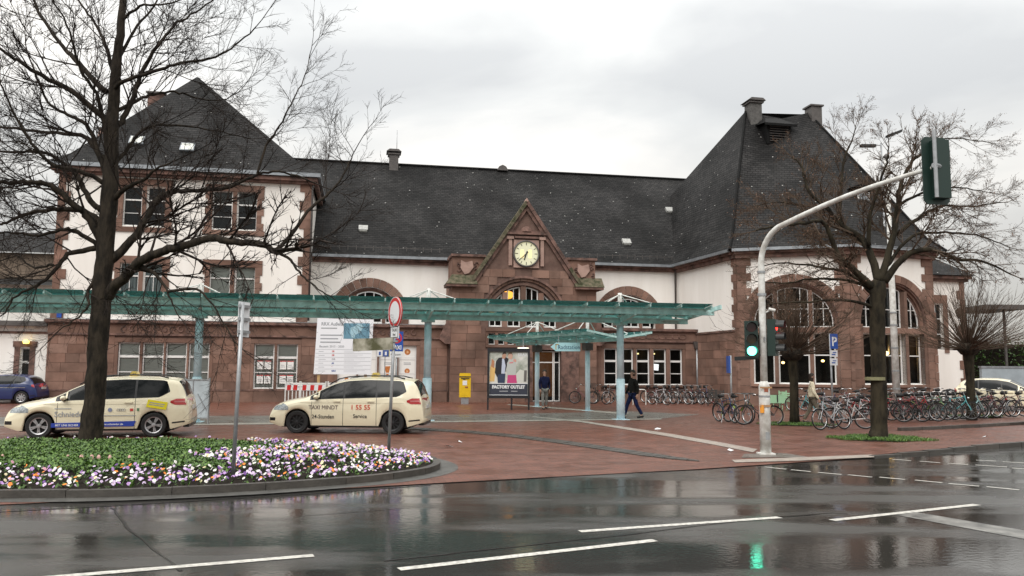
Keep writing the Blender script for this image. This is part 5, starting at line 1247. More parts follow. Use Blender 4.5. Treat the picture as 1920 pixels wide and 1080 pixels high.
# left post, sign seen from behind
b = gp(437, 888, .2); t = thing('road_sign', 'grey leaning post at left with a blank sign plate seen from behind', 'road sign', (b.x, b.y, .1))
tp = at(455, 566, b.y); tx_ = tp.x-b.x; zt = tp.z-.1
MB().tube([(0, 0, 0), (tx_, 0, zt)], .034, 8).build('post', M_metal, t, None, True)
fs = T(tx_-.01, -.0, zt-.28) @ RZ(radians(76))
MB().box(-.02, .30, .04, .05, -.29, .29).build('sign_plate', M_signw, t, fs)
for z in (-.21, 0, .21): MB().box(-.05, .26, -.01, .038, z-.025, z+.025).build('clamp_rail', M_metal, t, fs)
# P sign
b = gp(1563, 804); t = thing('parking_sign', 'blue P parking sign with two white panels on a grey post among the bicycles', 'road sign', (b.x, b.y, .01))
MB().tube([(0, 0, 0), (-.02, 0, at(1562, 626, b.y).z)], .034, 8).build('post', M_metal, t, None, True)
for (v0, v1, m, s_) in ((626, 654, M_blue, 'P'), (657, 669, M_signw, ''), (672, 685, M_signw, '')):
    a_, c_ = at(1562, v0, b.y), at(1562, v1, b.y); hh = (a_.z-c_.z)/2
    p_ = MB().box(-.145, .145, -.012, .012, -hh, hh).build('sign_panel', m, t, T(a_.x-b.x, -.05, (a_.z+c_.z)/2-.01) @ RZ(radians(18)))
    if s_: text('P', .42, M_signw, p_, (0, -.014, -.15), align='CENTER', base=.01)
    else: MB().box(-.09, .05, -.016, -.0125, -.05, -.01).box(-.05, .09, -.016, -.0125, .02, .05).build('symbol', M_blue, p_)
# second post with blue sign seen edge on
b = gp(1372, 777); t = thing('street_sign', 'thin grey post with a narrow blue sign left of the traffic signal', 'sign', (b.x, b.y, .01))
MB().tube([(0, 0, 0), (0, 0, at(1372, 667, b.y).z)], .045, 8).build('post', M_metal, t, None, True); MB().box(-.14, -.06, -.2, .2, at(1, 1, 1).z*0+at(1368, 700, b.y).z, at(1368, 668, b.y).z).build('sign_panel', M_inkb, t)
# yellow mailbox
b = gp(872, 757); t = thing('mailbox', 'yellow post box on a grey foot against the station wall', 'mailbox', (b.x, b.y-.3, .012), radians(4)); M_yel = mat('post_yellow', (.72, .46, .01), .4, .08, 6)
z0, z1 = at(872, 745, b.y-.3).z, at(872, 700, b.y-.3).z
MB().box(-.2, .2, -.18, .18, 0, z0-.02).build('foot', M_metal, t)
MB().prism([(-.31, z0), (.31, z0), (.31, z1-.06), (.27, z1), (-.27, z1), (-.31, z1-.06)], -.24, .24).build('box_body', M_yel, t)
MB().box(-.32, .32, -.26, -.24, z1-.22, z1-.17).box(-.22, .22, -.27, -.24, z1-.30, z1-.26).build('letter_slot', M_ink, t)
MB().box(-.13, .11, -.25, -.242, z1-.65, z1-.40).build('collection_label', M_signw, t); MB().box(-.10, .02, -.25, -.242, z1-.36, z1-.32).build('posthorn', M_ink, t); MB().box(.0, .16, -.25, -.242, z1-.80, z1-.72).build('sticker', mat('sticker_brown', (.3, .1, .05), .5), t)
# poster case
b = gp(953, 769); t = thing('poster_case', 'dark framed poster case with a couple on a FACTORY OUTLET advert on two legs', 'poster case', (b.x, b.y, .012), radians(2)); Yp = b.y
zt, zb = at(953, 656, Yp).z, at(953, 744, Yp).z; hw = .99
M_frame = mat('dark_frame', (.03, .03, .034), .4, metal=.4)
for x in (-hw+.04, .15, hw-.04): MB().box(x-.04, x+.04, -.05, .05, 0, zb if x == .15 else zt).build('leg', M_frame, t)
MB().box(-hw, hw, -.09, .12, zt-.10, zt+.06).box(-hw, hw, -.09, .12, zb-.08, zb+.04).box(-hw, -hw+.09, -.09, .12, zb+.04, zt-.10).box(hw-.09, hw, -.09, .12, zb+.04, zt-.10).build('case_frame', M_frame, t)
pw = MB().box(-hw+.09, hw-.09, -.02, .05, zb+.04, zt-.10).build('poster', mat('poster_background', (.55, .54, .50), .5, .35, 2.2, alt=(.30, .33, .27)), t)
H_ = zt-zb
def PP(x, y): return (-hw+.1+x*(2*hw-.2), zb+.04+y*(H_-.14))
def fig(pl, d, m, nme='print'): MB().prism([PP(*p) for p in pl], -.021-d, -.0205).build(nme, m, pw)
C = lambda n, c: mat('print_'+n, c, .5)
fig([(0, .0), (1, 0), (1, .27), (0, .27)], .001, C('navy', (.035, .04, .06)), 'caption_panel'); fig([(0, .27), (1, .27), (1, .285), (0, .285)], .002, M_signw); fig([(0, .01), (1, .01), (1, .022), (0, .022)], .002, M_signw)
fig([(.0, .32), (.13, .32), (.16, .62), (.05, .72), (.02, .66)], .001, C('amber', (.70, .45, .16))); fig([(.04, .66), (.12, .62), (.13, .78), (.06, .84)], .0015, C('coat', (.45, .20, .10)))
fig([(.70, .32), (.95, .32), (.97, .55), (.8, .6), (.7, .5)], .001, C('pale', (.62, .62, .56))); fig([(.90, .32), (.97, .32), (.98, .58), (.91, .58)], .0015, C('post', (.14, .13, .12)))
fig([(.22, .285), (.40, .285), (.42, .5), (.30, .56), (.20, .50)], .003, C('jeans', (.03, .045, .09))); fig([(.14, .52), (.20, .42), (.24, .48), (.40, .50), (.44, .62), (.50, .84), (.42, .88), (.24, .86), (.17, .78)], .004, C('jacket', (.02, .02, .025)))
fig([(.31, .50), (.40, .50), (.42, .68), (.38, .84), (.33, .84)], .005, C('shirt', (.50, .55, .66))); fig([(.33, .84), (.40, .84), (.44, .90), (.43, .97), (.36, .98), (.33, .92)], .006, C('skin', (.45, .25, .17))); fig([(.33, .93), (.35, .99), (.42, 1.0), (.44, .95), (.38, .955)], .007, C('hair', (.04, .025, .02)))
fig([(.46, .285), (.72, .285), (.70, .48), (.48, .48)], .003, C('pink', (.55, .06, .20))); fig([(.45, .47), (.69, .47), (.70, .74), (.64, .84), (.52, .84), (.46, .74)], .0045, C('knit', (.48, .50, .47))); fig([(.52, .73), (.62, .74), (.62, .77), (.52, .76)], .006, C('rose', (.6, .2, .22)))
fig([(.50, .84), (.58, .82), (.61, .90), (.58, .97), (.51, .97), (.48, .90)], .006, C('skin2', (.55, .34, .26))); fig([(.47, .90), (.50, .985), (.58, .99), (.62, .90), (.58, .95), (.51, .95)], .007, C('hair2', (.12, .07, .04))); fig([(.62, .78), (.70, .76), (.70, .82), (.63, .84)], .007, C('hand', (.6, .3, .24)))
text('BRAX', .23, M_signw, pw, (PP(.74, .90)[0], -.026, PP(.74, .90)[1]), base=.006, xs=.78)
text('FACTORY OUTLET', .20, M_signw, pw, (0, -.026, PP(0, .165)[1]), align='CENTER', base=.012, xs=.9); MB().box(-.42, -.02, -.026, -.0225, PP(0, .09)[1], PP(0, .09)[1]+.045).box(.12, .42, -.026, -.0225, PP(0, .09)[1], PP(0, .09)[1]+.045).build('small_print', M_grey, pw)
# construction board
YB = 36.5; a_, b_ = at(588, 702, YB), at(692, 702, YB); c_ = at(697, 600, YB-.3)
t = thing('construction_board', 'large white RRX project information board on wooden posts behind the right taxi', 'information board', (a_.x, YB, .012), radians(3))
bw = b_.x-a_.x+.06; z0 = a_.z; z1 = at(600, 597, YB).z
for x in (.22, bw-.25): MB().box(x-.06, x+.06, .03, .13, 0, z1-.1).build('wooden_post', mat('fresh_timber', (.55, .36, .16), .7, .2, 4), t)
bd = MB().prism([(0, z0), (bw, z0), (bw+.06, z1-.04), (.1, z1)], -.02, .02).build('board', mat('board_white', (.80, .80, .83), .4), t)
text('RRX Außenäste', .21, M_grey, bd, (.28, -.023, z1-.33), base=.006, xs=.92); MB().box(.28, 1.0, -.024, -.0205, z1-.48, z1-.43).build('fine_print', M_grey, bd)
for k, s in enumerate(('Hier entsteht zur Einführung', 'des Rhein-Ruhr-Express', 'ein barrierefreier Bahnhof')): MB().box(.26, .26+(.98, .8, .9)[k], -.024, -.0205, z1-.80-k*.16, z1-.745-k*.16).build('fine_print', M_grey, bd)
text('Bauzeit: 2015 - 2020', .135, M_grey, bd, (.22, -.023, z1-1.33), base=.002)
mp2 = MB().box(1.30, bw-.1, -.026, -.0205, z1-.93, z1-.22).build('map_panel', C('map_blue', (.13, .27, .36)), bd)
MB().prism([(1.62, z1-.42), (1.80, z1-.36), (1.92, z1-.25), (2.12, z1-.27), (2.2, z1-.40), (2.10, z1-.55), (2.02, z1-.66), (1.84, z1-.74), (1.80, z1-.88), (1.66, z1-.88), (1.60, z1-.66)], -.029, -.0262).build('map_region', C('map_pale', (.34, .52, .60)), mp2)
rows = ['Bauherr', 'Planung', 'Projektsteuerung', 'Bauüberwachung', 'Ausführung', 'Förderung']; logos = [('DB', M_inkr), ('DB', M_inkr), ('DVR', M_grey), ('pbi', M_inkb), ('*', M_inkr), ('NRW', M_inkb)]
zz = z1-1.42; rh = (zz-z0-.06)/6
for k in range(6):
    zq = zz-rh*k; MB().box(.06, bw-.02, -.024, -.0205, zq-.008, zq+.004).build('rule', M_grey, bd)
    MB().box(.2, .42+.05*(k % 3), -.024, -.0205, zq-rh*.58, zq-rh*.48).build('fine_print', M_grey, bd); text(logos[k][0], .10, logos[k][1], bd, (.80, -.023, zq-rh*.68), base=.004, xs=.8)
    MB().box(1.35, 2.1+.1*(k % 3), -.024, -.0205, zq-rh*.42, zq-rh*.34).box(1.35, 1.8+.15*(k % 2), -.024, -.0205, zq-rh*.72, zq-rh*.64).build('fine_print', C('fine', (.5, .5, .53)), bd)
# barriers
M_bar = mat('barrier_white', (.68, .68, .66), .5, .15, 6)
def barrier(u0, u1, Y, lab, rz=0):
    p, q = at(u0, 730, Y), at(u1, 730, Y); t = thing('construction_barrier', lab, 'barrier', (p.x, Y, .012), rz, 'red and white barriers by the construction board'); w = q.x-p.x; zt = at(u0, 718, Y).z
    mb = MB().box(0, w, -.02, .02, zt-.08, zt).box(0, w, -.02, .02, .2, .26).box(0, .05, -.03, .03, .05, zt+.06).box(w-.05, w, -.03, .03, .05, zt+.06)
    k = int(w/.14)
    for i in range(1, k): mb.box(w*i/k-.02, w*i/k+.02, -.012, .012, .26, zt-.36)
    mb.build('barrier_frame', M_bar, t)
    bp = MB().box(.05, w-.05, -.03, .0, zt-.34, zt-.09).build('striped_board', M_signw, t)
    k = max(2, int(w/.36))
    for i in range(k):
        x = .06+(w-.12)*(i+.1)/k; MB().prism([(x, zt-.33), (x+.17, zt-.33), (x+.19, zt-.10), (x+.02, zt-.10)], -.034, -.031).build('red_stripe', M_red, bp)
    for x in (.15, w-.15): MB().box(x-.12, x+.12, -.2, .2, 0, .07).build('foot', M_rubber, t)
barrier(534, 562, 36.2, 'red and white plastic barrier at the left end of the row, seen narrow', radians(8)); barrier(563, 612, 35.5, 'red and white plastic barrier right of the narrow one, behind the taxi bonnet'); barrier(614, 668, 35.5, 'red and white plastic barrier under the construction board, mostly behind the taxi')
# glazed notice frame at the left canopy column
b = gp(378, 794); t = thing('notice_frame', 'grey framed glass notice panel beside the left canopy column', 'notice board', (b.x, b.y-.5, .012), radians(-4))
zt, zb = 1.45, .22
fr_ = MB().box(-.43, -.40, -.03, .03, 0, zt+.08).box(.40, .43, -.03, .03, .0, zt+.08).box(-.40, .40, -.03, .03, zt, zt+.04).box(-.40, .40, -.03, .03, zb-.04, zb).box(-.16, -.13, -.03, .03, zb, zt).build('frame', M_metal, t)
MB().box(-.40, -.165, -.01, .0, zb, zt).box(-.125, .40, -.01, .0, zb, zt).build('panel', mat('frosted_panel', (.45, .50, .53), .25, .12, 3), t); MB().obox((.18, -.03, .75), Vector((.15, 0, -.25)), (0, .01, 0), (.01, 0, .006)).build('brace', M_metal, t)
# service pictograms behind the direction blade
q = at(722, 663, 39); t = thing('pictogram_sign', 'row of small station service pictograms on a panel behind the taxi rank sign', 'sign', (q.x, q.y, .012)); MB().box(-.02, .02, 0, .04, 0, q.z-.15).build('post', M_metal, t)
for k, m in enumerate((M_signw, M_inkb, mat('picto_yellow', (.6, .5, .1), .5))):
    p_ = MB().box(-.38+k*.29, -.12+k*.29, -.03, -.005, q.z-.15, q.z+.15).build('pictogram', m, t); MB().box(-.30+k*.29, -.20+k*.29, -.034, -.031, q.z-.09, q.z+.08).build('symbol', M_inkb if k != 1 else M_signw, p_)
MB().box(-.4, .48, -.004, .0, q.z-.17, q.z+.17).build('backing', M_metal, t)
# cafe chairs and tables by the wing wall
M_green = mat('pale_green_plastic', (.30, .52, .32), .45); M_dchair = mat('dark_wicker', (.035, .033, .03), .6)
def chair(loc, rz, m, lab, grp=None):
    t = thing('cafe_chair', lab, 'chair', loc, rz, grp)
    MB().box(-.24, .24, -.24, .24, .43, .47).build('seat', m, t); mb = MB()
    for k in range(4): mb.box(-.23, .23, .20, .225, .52+k*.09, .575+k*.09)
    mb.box(-.24, -.20, .19, .235, .44, .9).box(.20, .24, .19, .235, .44, .9); mb.build('backrest', m, t)
    for sx in (-1, 1):
        for sy in (-1, 1): MB().tube([(sx*.21, sy*.21, .43), (sx*.24, sy*.25, 0)], .017, 6).build('leg', m, t)
def G(u, v, z=.0): q = gp(u, v, z); return (q.x, q.y, z)
chair(G(1480, 770, .012), 2.4, M_green, 'pale green garden chair between the signal mast and the round topped tree'); chair(G(1463, 766, .012), 3.5, M_green, 'pale green garden chair left of the other green one, nearest the signal mast')
chair(G(1336, 761, .012), 3.0, M_dchair, 'dark cafe chair at the wall, left of the one by the end bicycles'); chair(G(1352, 763, .012), 2.6, M_dchair, 'dark cafe chair at the wall beside the end bicycles')
t = thing('cafe_table', 'small dark cafe table between the dark chairs and the green ones', 'table', G(1402, 764, .012)); MB().lathe([(.001, .70), (.34, .70), (.36, .72), (.34, .74), (.001, .74)], n=20, axis='z').build('table_top', M_dchair, t); MB().tube([(0, 0, 0), (0, 0, .7)], .03, 8).build('table_leg', M_metal, t); MB().tube([(0, 0, 0), (0, 0, .03)], .24, 14).build('table_base', M_metal, t)
q = G(1425, 768, .012); t = thing('white_railing', 'short white tubular bicycle rail under the right ground floor window', 'railing', G(1199, 759, .012)); MB().tube([(-.35, 0, 0), (-.35, 0, .75), (-.28, 0, .82), (.28, 0, .82), (.35, 0, .75), (.35, 0, 0)], .03, 8).build('rail', M_wpaint, t)

# ================================================================== BICYCLES
def tor(mb, r, w, n=22, k=6, x=0, z=0, y=0):
    mb.lathe([(r+w*cos(2*pi*i/k), w*sin(2*pi*i/k)) for i in range(k+1)], c=(x, y, z), n=n)
BM = {}
def bike_meshes():
    r = .325; d = {}
    m = MB(); tor(m, r, .021); d['tyre'] = m.mesh('tyre', M_rubber)
    m = MB(); tor(m, r-.03, .011, 22, 4); d['rim'] = m.mesh('rim', M_chrome)
    m = MB()
    for i in range(14):
        a = pi*2*i/14; s_ = .03*(-1)**i; m.tube([(0, s_, 0), ((r-.03)*cos(a), 0, (r-.03)*sin(a))], .0025, 3, False)
    m.tube([(0, -.04, 0), (0, .04, 0)], .025, 8); d['spokes'] = m.mesh('spokes', M_chrome)
    return d
BD = bike_meshes()
BP = {k: mat('bicycle_'+k, c, .35, coat=.5) for k, c in dict(black=(.02, .02, .022), silver=(.42, .43, .45), white=(.68, .68, .66), red=(.35, .02, .025), navy=(.02, .035, .10), teal=(.05, .30, .32), mint=(.35, .60, .60), green=(.05, .14, .06), maroon=(.13, .025, .035), lime=(.35, .55, .04), grey=(.14, .145, .15)).items()}
proto = {}
def bicycle(colr, fend, basket, low):
    key = (colr, fend, basket, low)
    if key in proto: return copy_tree(proto[key])
    t = thing('bicycle', 'bicycle', 'bicycle'); M = BP[colr]; F = BP[fend]; wb, fx, r = -.50, .54, .345
    for x in (wb, fx):
        e = link('wheel', None, t); e.location = (x, 0, r); e.empty_display_size = .1; e.rotation_euler = (0, random.uniform(0, 2), 0)
        for k in ('tyre', 'rim', 'spokes'): link(k, BD[k], e)
    bb, st, hd, hb = Vector((-.06, 0, .30)), Vector((-.20, 0, .80)), Vector((.33, 0, .86)), Vector((.37, 0, .70))
    m = MB().tube([bb, st], .016, 6).tube([bb, hb], .019, 6).tube([hd+Vector((-.015, 0, .05)), hb+Vector((.01, 0, -.03))], .02, 6)
    if low: m.tube([Vector((-.11, 0, .45)), Vector((.1, 0, .52)), hd+Vector((.0, 0, -.07))], .016, 6)
    else: m.tube([st+Vector((.02, 0, -.05)), hd], .016, 6)
    for s_ in (-.05, .05): m.tube([bb, (wb, s_, r)], .010, 5).tube([st+Vector((.01, 0, -.08)), (wb, s_, r)], .008, 5)
    m.build('frame', M, t)
    m = MB()
    for s_ in (-.05, .05): m.tube([hb+Vector((0, s_*.6, 0)), (fx-.03, s_, r+.1), (fx, s_, r)], .011, 5)
    m.build('fork', M, t)
    MB().tube([hd, hd+Vector((-.04, 0, .17))], .013, 6).tube([(.10, -.29, 1.03), (.22, -.25, 1.06), (.30, 0, 1.04), (.22, .25, 1.06), (.10, .29, 1.03)], .012, 6).build('handlebar', M_chrome, t)
    for s_ in (-1, 1): MB().tube([(.04, s_*.30, 1.02), (.14, s_*.285, 1.035)], .018, 6).build('grip', M_rubber, t)
    sd = MB(); sd.tube([(-.36, 0, .945), (-.30, 0, .955), (-.20, 0, .95), (-.05, 0, .95)], [.055, .085, .06, .018], 8); sd.build('saddle', M_rubber, t, None, True); MB().tube([st, (-.235, 0, .92)], .013, 6).build('seat_post', M_chrome, t)
    for x, a0, a1 in ((wb, .5, 3.6), (fx, .9, 2.9)):
        m = MB(); k = 12; rr_ = r+.02
        for i in range(k):
            a, b_ = a0+(a1-a0)*i/k, a0+(a1-a0)*(i+1)/k; m.quad((x+rr_*cos(a), -.026, r+rr_*sin(a)), (x+rr_*cos(b_), -.026, r+rr_*sin(b_)), (x+rr_*cos(b_), .026, r+rr_*sin(b_)), (x+rr_*cos(a), .026, r+rr_*sin(a)))
        m.build('mudguard', F, t)
    MB().box(-.80, -.36, -.06, -.05, .735, .745).box(-.80, -.36, .05, .06, .735, .745).box(-.80, -.79, -.06, .06, .735, .745).tube([(-.74, -.06, .74), (wb, -.06, r)], .006, 4).tube([(-.74, .06, .74), (wb, .06, r)], .006, 4).build('luggage_rack', M_black, t)
    MB().lathe([(.09, -.06), (.095, -.05), (.001, -.05)], c=(bb.x, 0, bb.z), n=14).box(-.5, -.06, -.06, -.045, .36, .40).build('chain_guard', M_black, t)
    MB().tube([(bb.x, -.06, bb.z), (bb.x+.10, -.08, bb.z-.13)], .009, 5).tube([(bb.x, .06, bb.z), (bb.x-.10, .08, bb.z+.13)], .009, 5).box(bb.x+.06, bb.x+.14, -.16, -.08, bb.z-.14, bb.z-.12).box(bb.x-.14, bb.x-.06, .08, .16, bb.z+.12, bb.z+.14).build('pedals', M_black, t)
    MB().tube([(-.10, -.05, .30), (-.02, -.20, .0)], .009, 5).build('kickstand', M_metal, t)
    MB().lathe([(.001, .0), (.04, .005), (.035, .06), (.001, .075)], c=(.42, 0, .82), n=10, axis='x').build('headlamp', M_chrome, t); MB().box(-.84, -.80, -.03, .03, .70, .74).build('rear_reflector', M_tail, t)
    if basket == 'front':
        m = MB(); x0, x1, y0, y1, z0, z1 = .40, .70, -.18, .18, .86, 1.10
        for k in range(5):
            z = z0+(z1-z0)*k/4; m.tube([(x0, y0, z), (x1, y0, z), (x1, y1, z), (x0, y1, z), (x0, y0, z)], .006, 3, False)
        for k in range(6):
            x = x0+(x1-x0)*k/5; y = y0+(y1-y0)*k/5; m.box(x-.004, x+.004, y0-.003, y0+.003, z0, z1); m.box(x-.004, x+.004, y1-.003, y1+.003, z0, z1); m.box(x1-.003, x1+.003, y-.004, y+.004, z0, z1)
        m.box(x0, x1, y0, y1, z0-.005, z0); m.build('basket', M_black, t)
    if basket == 'crate':
        MB().prism([(-.84, .76), (-.34, .76), (-.30, 1.04), (-.88, 1.04)], -.2, .2).build('crate', M_green, t); MB().box(-.62, -.58, -.21, .21, .78, 1.05).build('crate_strap', M_black, t)
    proto[key] = t; return t
def put(u, v, deg, colr, fend, lab, basket=None, low=False, lean=0, z=.012, grp='bicycles parked around the station'):
    t = bicycle(colr, fend, basket, low); q = gp(u, v, z); t.location = (q.x, q.y, z); t.rotation_euler = (radians(lean), 0, radians(deg)); tag(t, lab, 'bicycle', grp)
B = put
B(1096, 757, 170, 'maroon', 'black', 'maroon bicycle against the wall left of the entrance canopy column', low=True, lean=3)
B(1128, 757, 200, 'black', 'silver', 'black city bicycle with a front basket right of the entrance canopy column', 'front', True, 4)
B(1150, 758, 215, 'grey', 'silver', 'grey bicycle tucked behind the one with the front basket', None, False, -3)
wallrow = [(1222, 756, 'maroon', 'black', True), (1236, 759, 'silver', 'silver', False), (1250, 757, 'black', 'white', False), (1262, 756, 'black', 'black', False), (1276, 758, 'grey', 'white', False), (1290, 757, 'maroon', 'silver', True), (1303, 758, 'black', 'silver', False), (1316, 757, 'navy', 'black', False), (1328, 757, 'black', 'black', True)]
names = ['leftmost', 'second', 'third', 'fourth', 'fifth', 'sixth', 'seventh', 'eighth', 'ninth']
for i, (u, v, c, f, lw) in enumerate(wallrow): B(u, v, -58+random.uniform(-9, 9), c, f, '%s bicycle with %s mudguards, %s from left under the ground floor window' % (c, f, names[i]), None, lw, random.uniform(-4, 4))
B(1362, 792, -72, 'navy', 'black', 'navy bicycle seen nearly end on, leftmost of the pair beside the crate bicycle', None, False, 4); B(1383, 793, -64, 'black', 'lime', 'black bicycle with a lime mudguard seen nearly end on beside the crate bicycle', None, False, -4)
B(1424, 797, 176, 'black', 'white', 'black bicycle with a green crate on its rack behind the signal mast', 'crate', True, 3)
B(1528, 782, 150, 'teal', 'silver', 'teal bicycle behind the walking person in the cream coat', None, True, 3)
B(1562, 806, 205, 'silver', 'silver', 'silver bicycle leaning by the parking sign, nearest to the road', None, False, 5); B(1592, 804, 165, 'white', 'silver', 'white bicycle right of the parking sign with big pale wheels', None, True, -4)
B(1608, 793, 195, 'silver', 'white', 'silver bicycle with white mudguards just left of the right tree trunk', None, False, 4); B(1622, 790, 160, 'red', 'black', 'red bicycle partly behind the right hand tree trunk, left side', None, False, -4)
seg = [(1664, 791, -25, 'black', 'black'), (1676, 788, 150, 'red', 'red'), (1700, 790, -40, 'maroon', 'black'), (1716, 788, -30, 'red', 'black'), (1730, 789, -48, 'black', 'lime'), (1746, 787, -35, 'green', 'silver'), (1760, 786, -42, 'black', 'silver'), (1776, 785, -32, 'black', 'black'), (1792, 786, -40, 'teal', 'teal'), (1806, 784, -26, 'navy', 'black'), (1822, 785, 12, 'mint', 'silver'), (1846, 783, 8, 'maroon', 'white'), (1872, 782, 18, 'black', 'maroon'), (1896, 781, 5, 'maroon', 'black'), (1922, 782, 14, 'grey', 'silver')]
for i, (u, v, d, c, f) in enumerate(seg):
    wh = 'between the right hand tree and the white flagpole' if u < 1690 else 'in the dense row right of the white flagpole' if u < 1800 else 'beside the far right round topped tree'
    B(u, v, d+random.uniform(-6, 6), c, f, '%s bicycle with %s mudguards, number %s in the front row %s' % (c, f, ['one','two','three','four','five','six','seven','eight','nine','ten','eleven','twelve','thirteen','fourteen','fifteen'][i], wh) if False else '%s bicycle, %s mudguards, front row %s' % (c, f, wh), None, i % 3 == 0, random.uniform(-5, 5), z=.105 if u > 1700 else .06)
cols = ['black', 'grey', 'navy', 'maroon', 'silver', 'black', 'green', 'black', 'red', 'grey', 'white', 'black']
for i in range(17):
    u = 1506+i*24+random.uniform(-4, 4); c = cols[i % 12]; f = ['black', 'silver', 'white'][i % 3]
    wh = 'left of the right hand tree' if u < 1635 else 'right of the right hand tree' if u < 1790 else 'near the cream parked car'
    B(u, 772-random.uniform(0, 3), random.choice((-50, -38, 140, 128))+random.uniform(-8, 8), c, f, '%s bicycle, %s mudguards, in the back row %s' % (c, f, wh), 'front' if i % 6 == 4 else None, i % 2 == 0, random.uniform(-5, 5), z=.02 if u < 1690 else .1)
# ================================================================== PLANTED ISLAND
from mathutils.geometry import delaunay_2d_cdt
def catmull(pts, n=6):
    P = [Vector(p) for p in pts]; o = []
    for i in range(len(P)-1):
        a, b, c, d = P[max(i-1, 0)], P[i], P[i+1], P[min(i+2, len(P)-1)]
        for k in range(n):
            t = k/n; o.append(.5*((2*b)+(c-a)*t+(2*a-5*b+4*c-d)*t*t+(3*b-a-3*c+d)*t**3))
    o.append(P[-1]); return o
front = [(-700, 925), (-300, 924), (0, 920), (200, 918), (400, 911), (560, 902), (700, 891), (780, 881), (815, 873)]
back = [(826, 865), (815, 857), (780, 849.5), (700, 842), (560, 834), (400, 829), (200, 828), (0, 831), (-300, 838), (-700, 850)]
oz = .125
OL = catmull([gp(u, v, oz) for u, v in front+back], 5); OL = [(p.x, p.y) for p in OL]
nfront = 8*5
def segd(p, a, b):
    ax, ay = a; bx_, by = b; dx, dy = bx_-ax, by-ay; t = max(0, min(1, ((p[0]-ax)*dx+(p[1]-ay)*dy)/(dx*dx+dy*dy+1e-9))); return hypot(p[0]-ax-dx*t, p[1]-ay-dy*t)
def inside(p, poly):
    c = False
    for (x1, y1), (x2, y2) in zip(poly, poly[1:]+poly[:1]):
        if (y1 > p[1]) != (y2 > p[1]) and p[0] < (x2-x1)*(p[1]-y1)/(y2-y1)+x1: c = not c
    return c
def dF(p): return min(segd(p, OL[i], OL[i+1]) for i in range(nfront))
def dB(p): return min(segd(p, OL[i], OL[i+1]) for i in range(nfront, len(OL)-1))
def zbed(p):
    d = min(dF(p), dB(p)); t = min(1, max(0, (d-.12)/1.3)); return .085+.16*t*t*(3-2*t)
xs_ = [p[0] for p in OL]; ys_ = [p[1] for p in OL]; bx0, bx1, by0, by1 = max(min(xs_), -19), max(xs_), min(ys_), max(ys_)
pts = [Vector(p) for p in OL]; n0 = len(pts)
x = bx0
while x < bx1:
    y = by0
    while y < by1:
        p = (x+random.uniform(-.08, .08), y+random.uniform(-.08, .08))
        if inside(p, OL) and min(dF(p), dB(p)) > .15: pts.append(Vector(p))
        y += .45
    x += .45
r_ = delaunay_2d_cdt(pts, [], [list(range(n0))], 1, 1e-5)
mb = MB(); mb.add([(v.x, v.y, zbed((v.x, v.y))) for v in r_[0]], r_[2]); o = mb.build('flower_bed_soil', M_soil, smooth=True); o['kind'] = 'structure'
isl = thing('island_kerb', 'dark wet kerb curving round the flower bed', 'kerb')
acc = 0; start = 0; L_ = [Vector((*p, 0)) for p in OL]
def offset_pt(i, w):
    a, b = L_[max(0, i-1)], L_[min(len(L_)-1, i+1)]; d = (b-a).normalized(); return L_[i]+Vector((-d.y, d.x, 0))*w
k = 0
while k < len(L_)-1:
    j = k; s = 0
    while j < len(L_)-1 and s < (.75 if 25 < k < 62 else 1.2): s += (L_[j+1]-L_[j]).length; j += 1
    idx = list(range(k, j+1)); ou = [L_[i] for i in idx]; inn = [offset_pt(i, .14) for i in idx]
    e = .009/max(.05, (ou[-1]-ou[0]).length)
    ou[-1] = ou[-1].lerp(ou[0], e); inn[-1] = inn[-1].lerp(inn[0], e)
    MB().slab([(p.x, p.y) for p in ou]+[(p.x, p.y) for p in inn[::-1]], -.02, oz+random.uniform(-.004, .004)).build('kerb_stone', M_kerb, isl); k = j
gm = MB()
for i in range(len(L_)-1):
    a, b, c, d = L_[i], L_[i+1], offset_pt(i+1, -.34), offset_pt(i, -.34); gm.quad((a.x, a.y, .0165), (d.x, d.y, .0165), (c.x, c.y, .0165), (b.x, b.y, .0165))
gm.build('gutter_strip', mat('gutter_concrete', (.085, .083, .076), .42, .3, 4, .3, 60))['kind'] = 'structure'
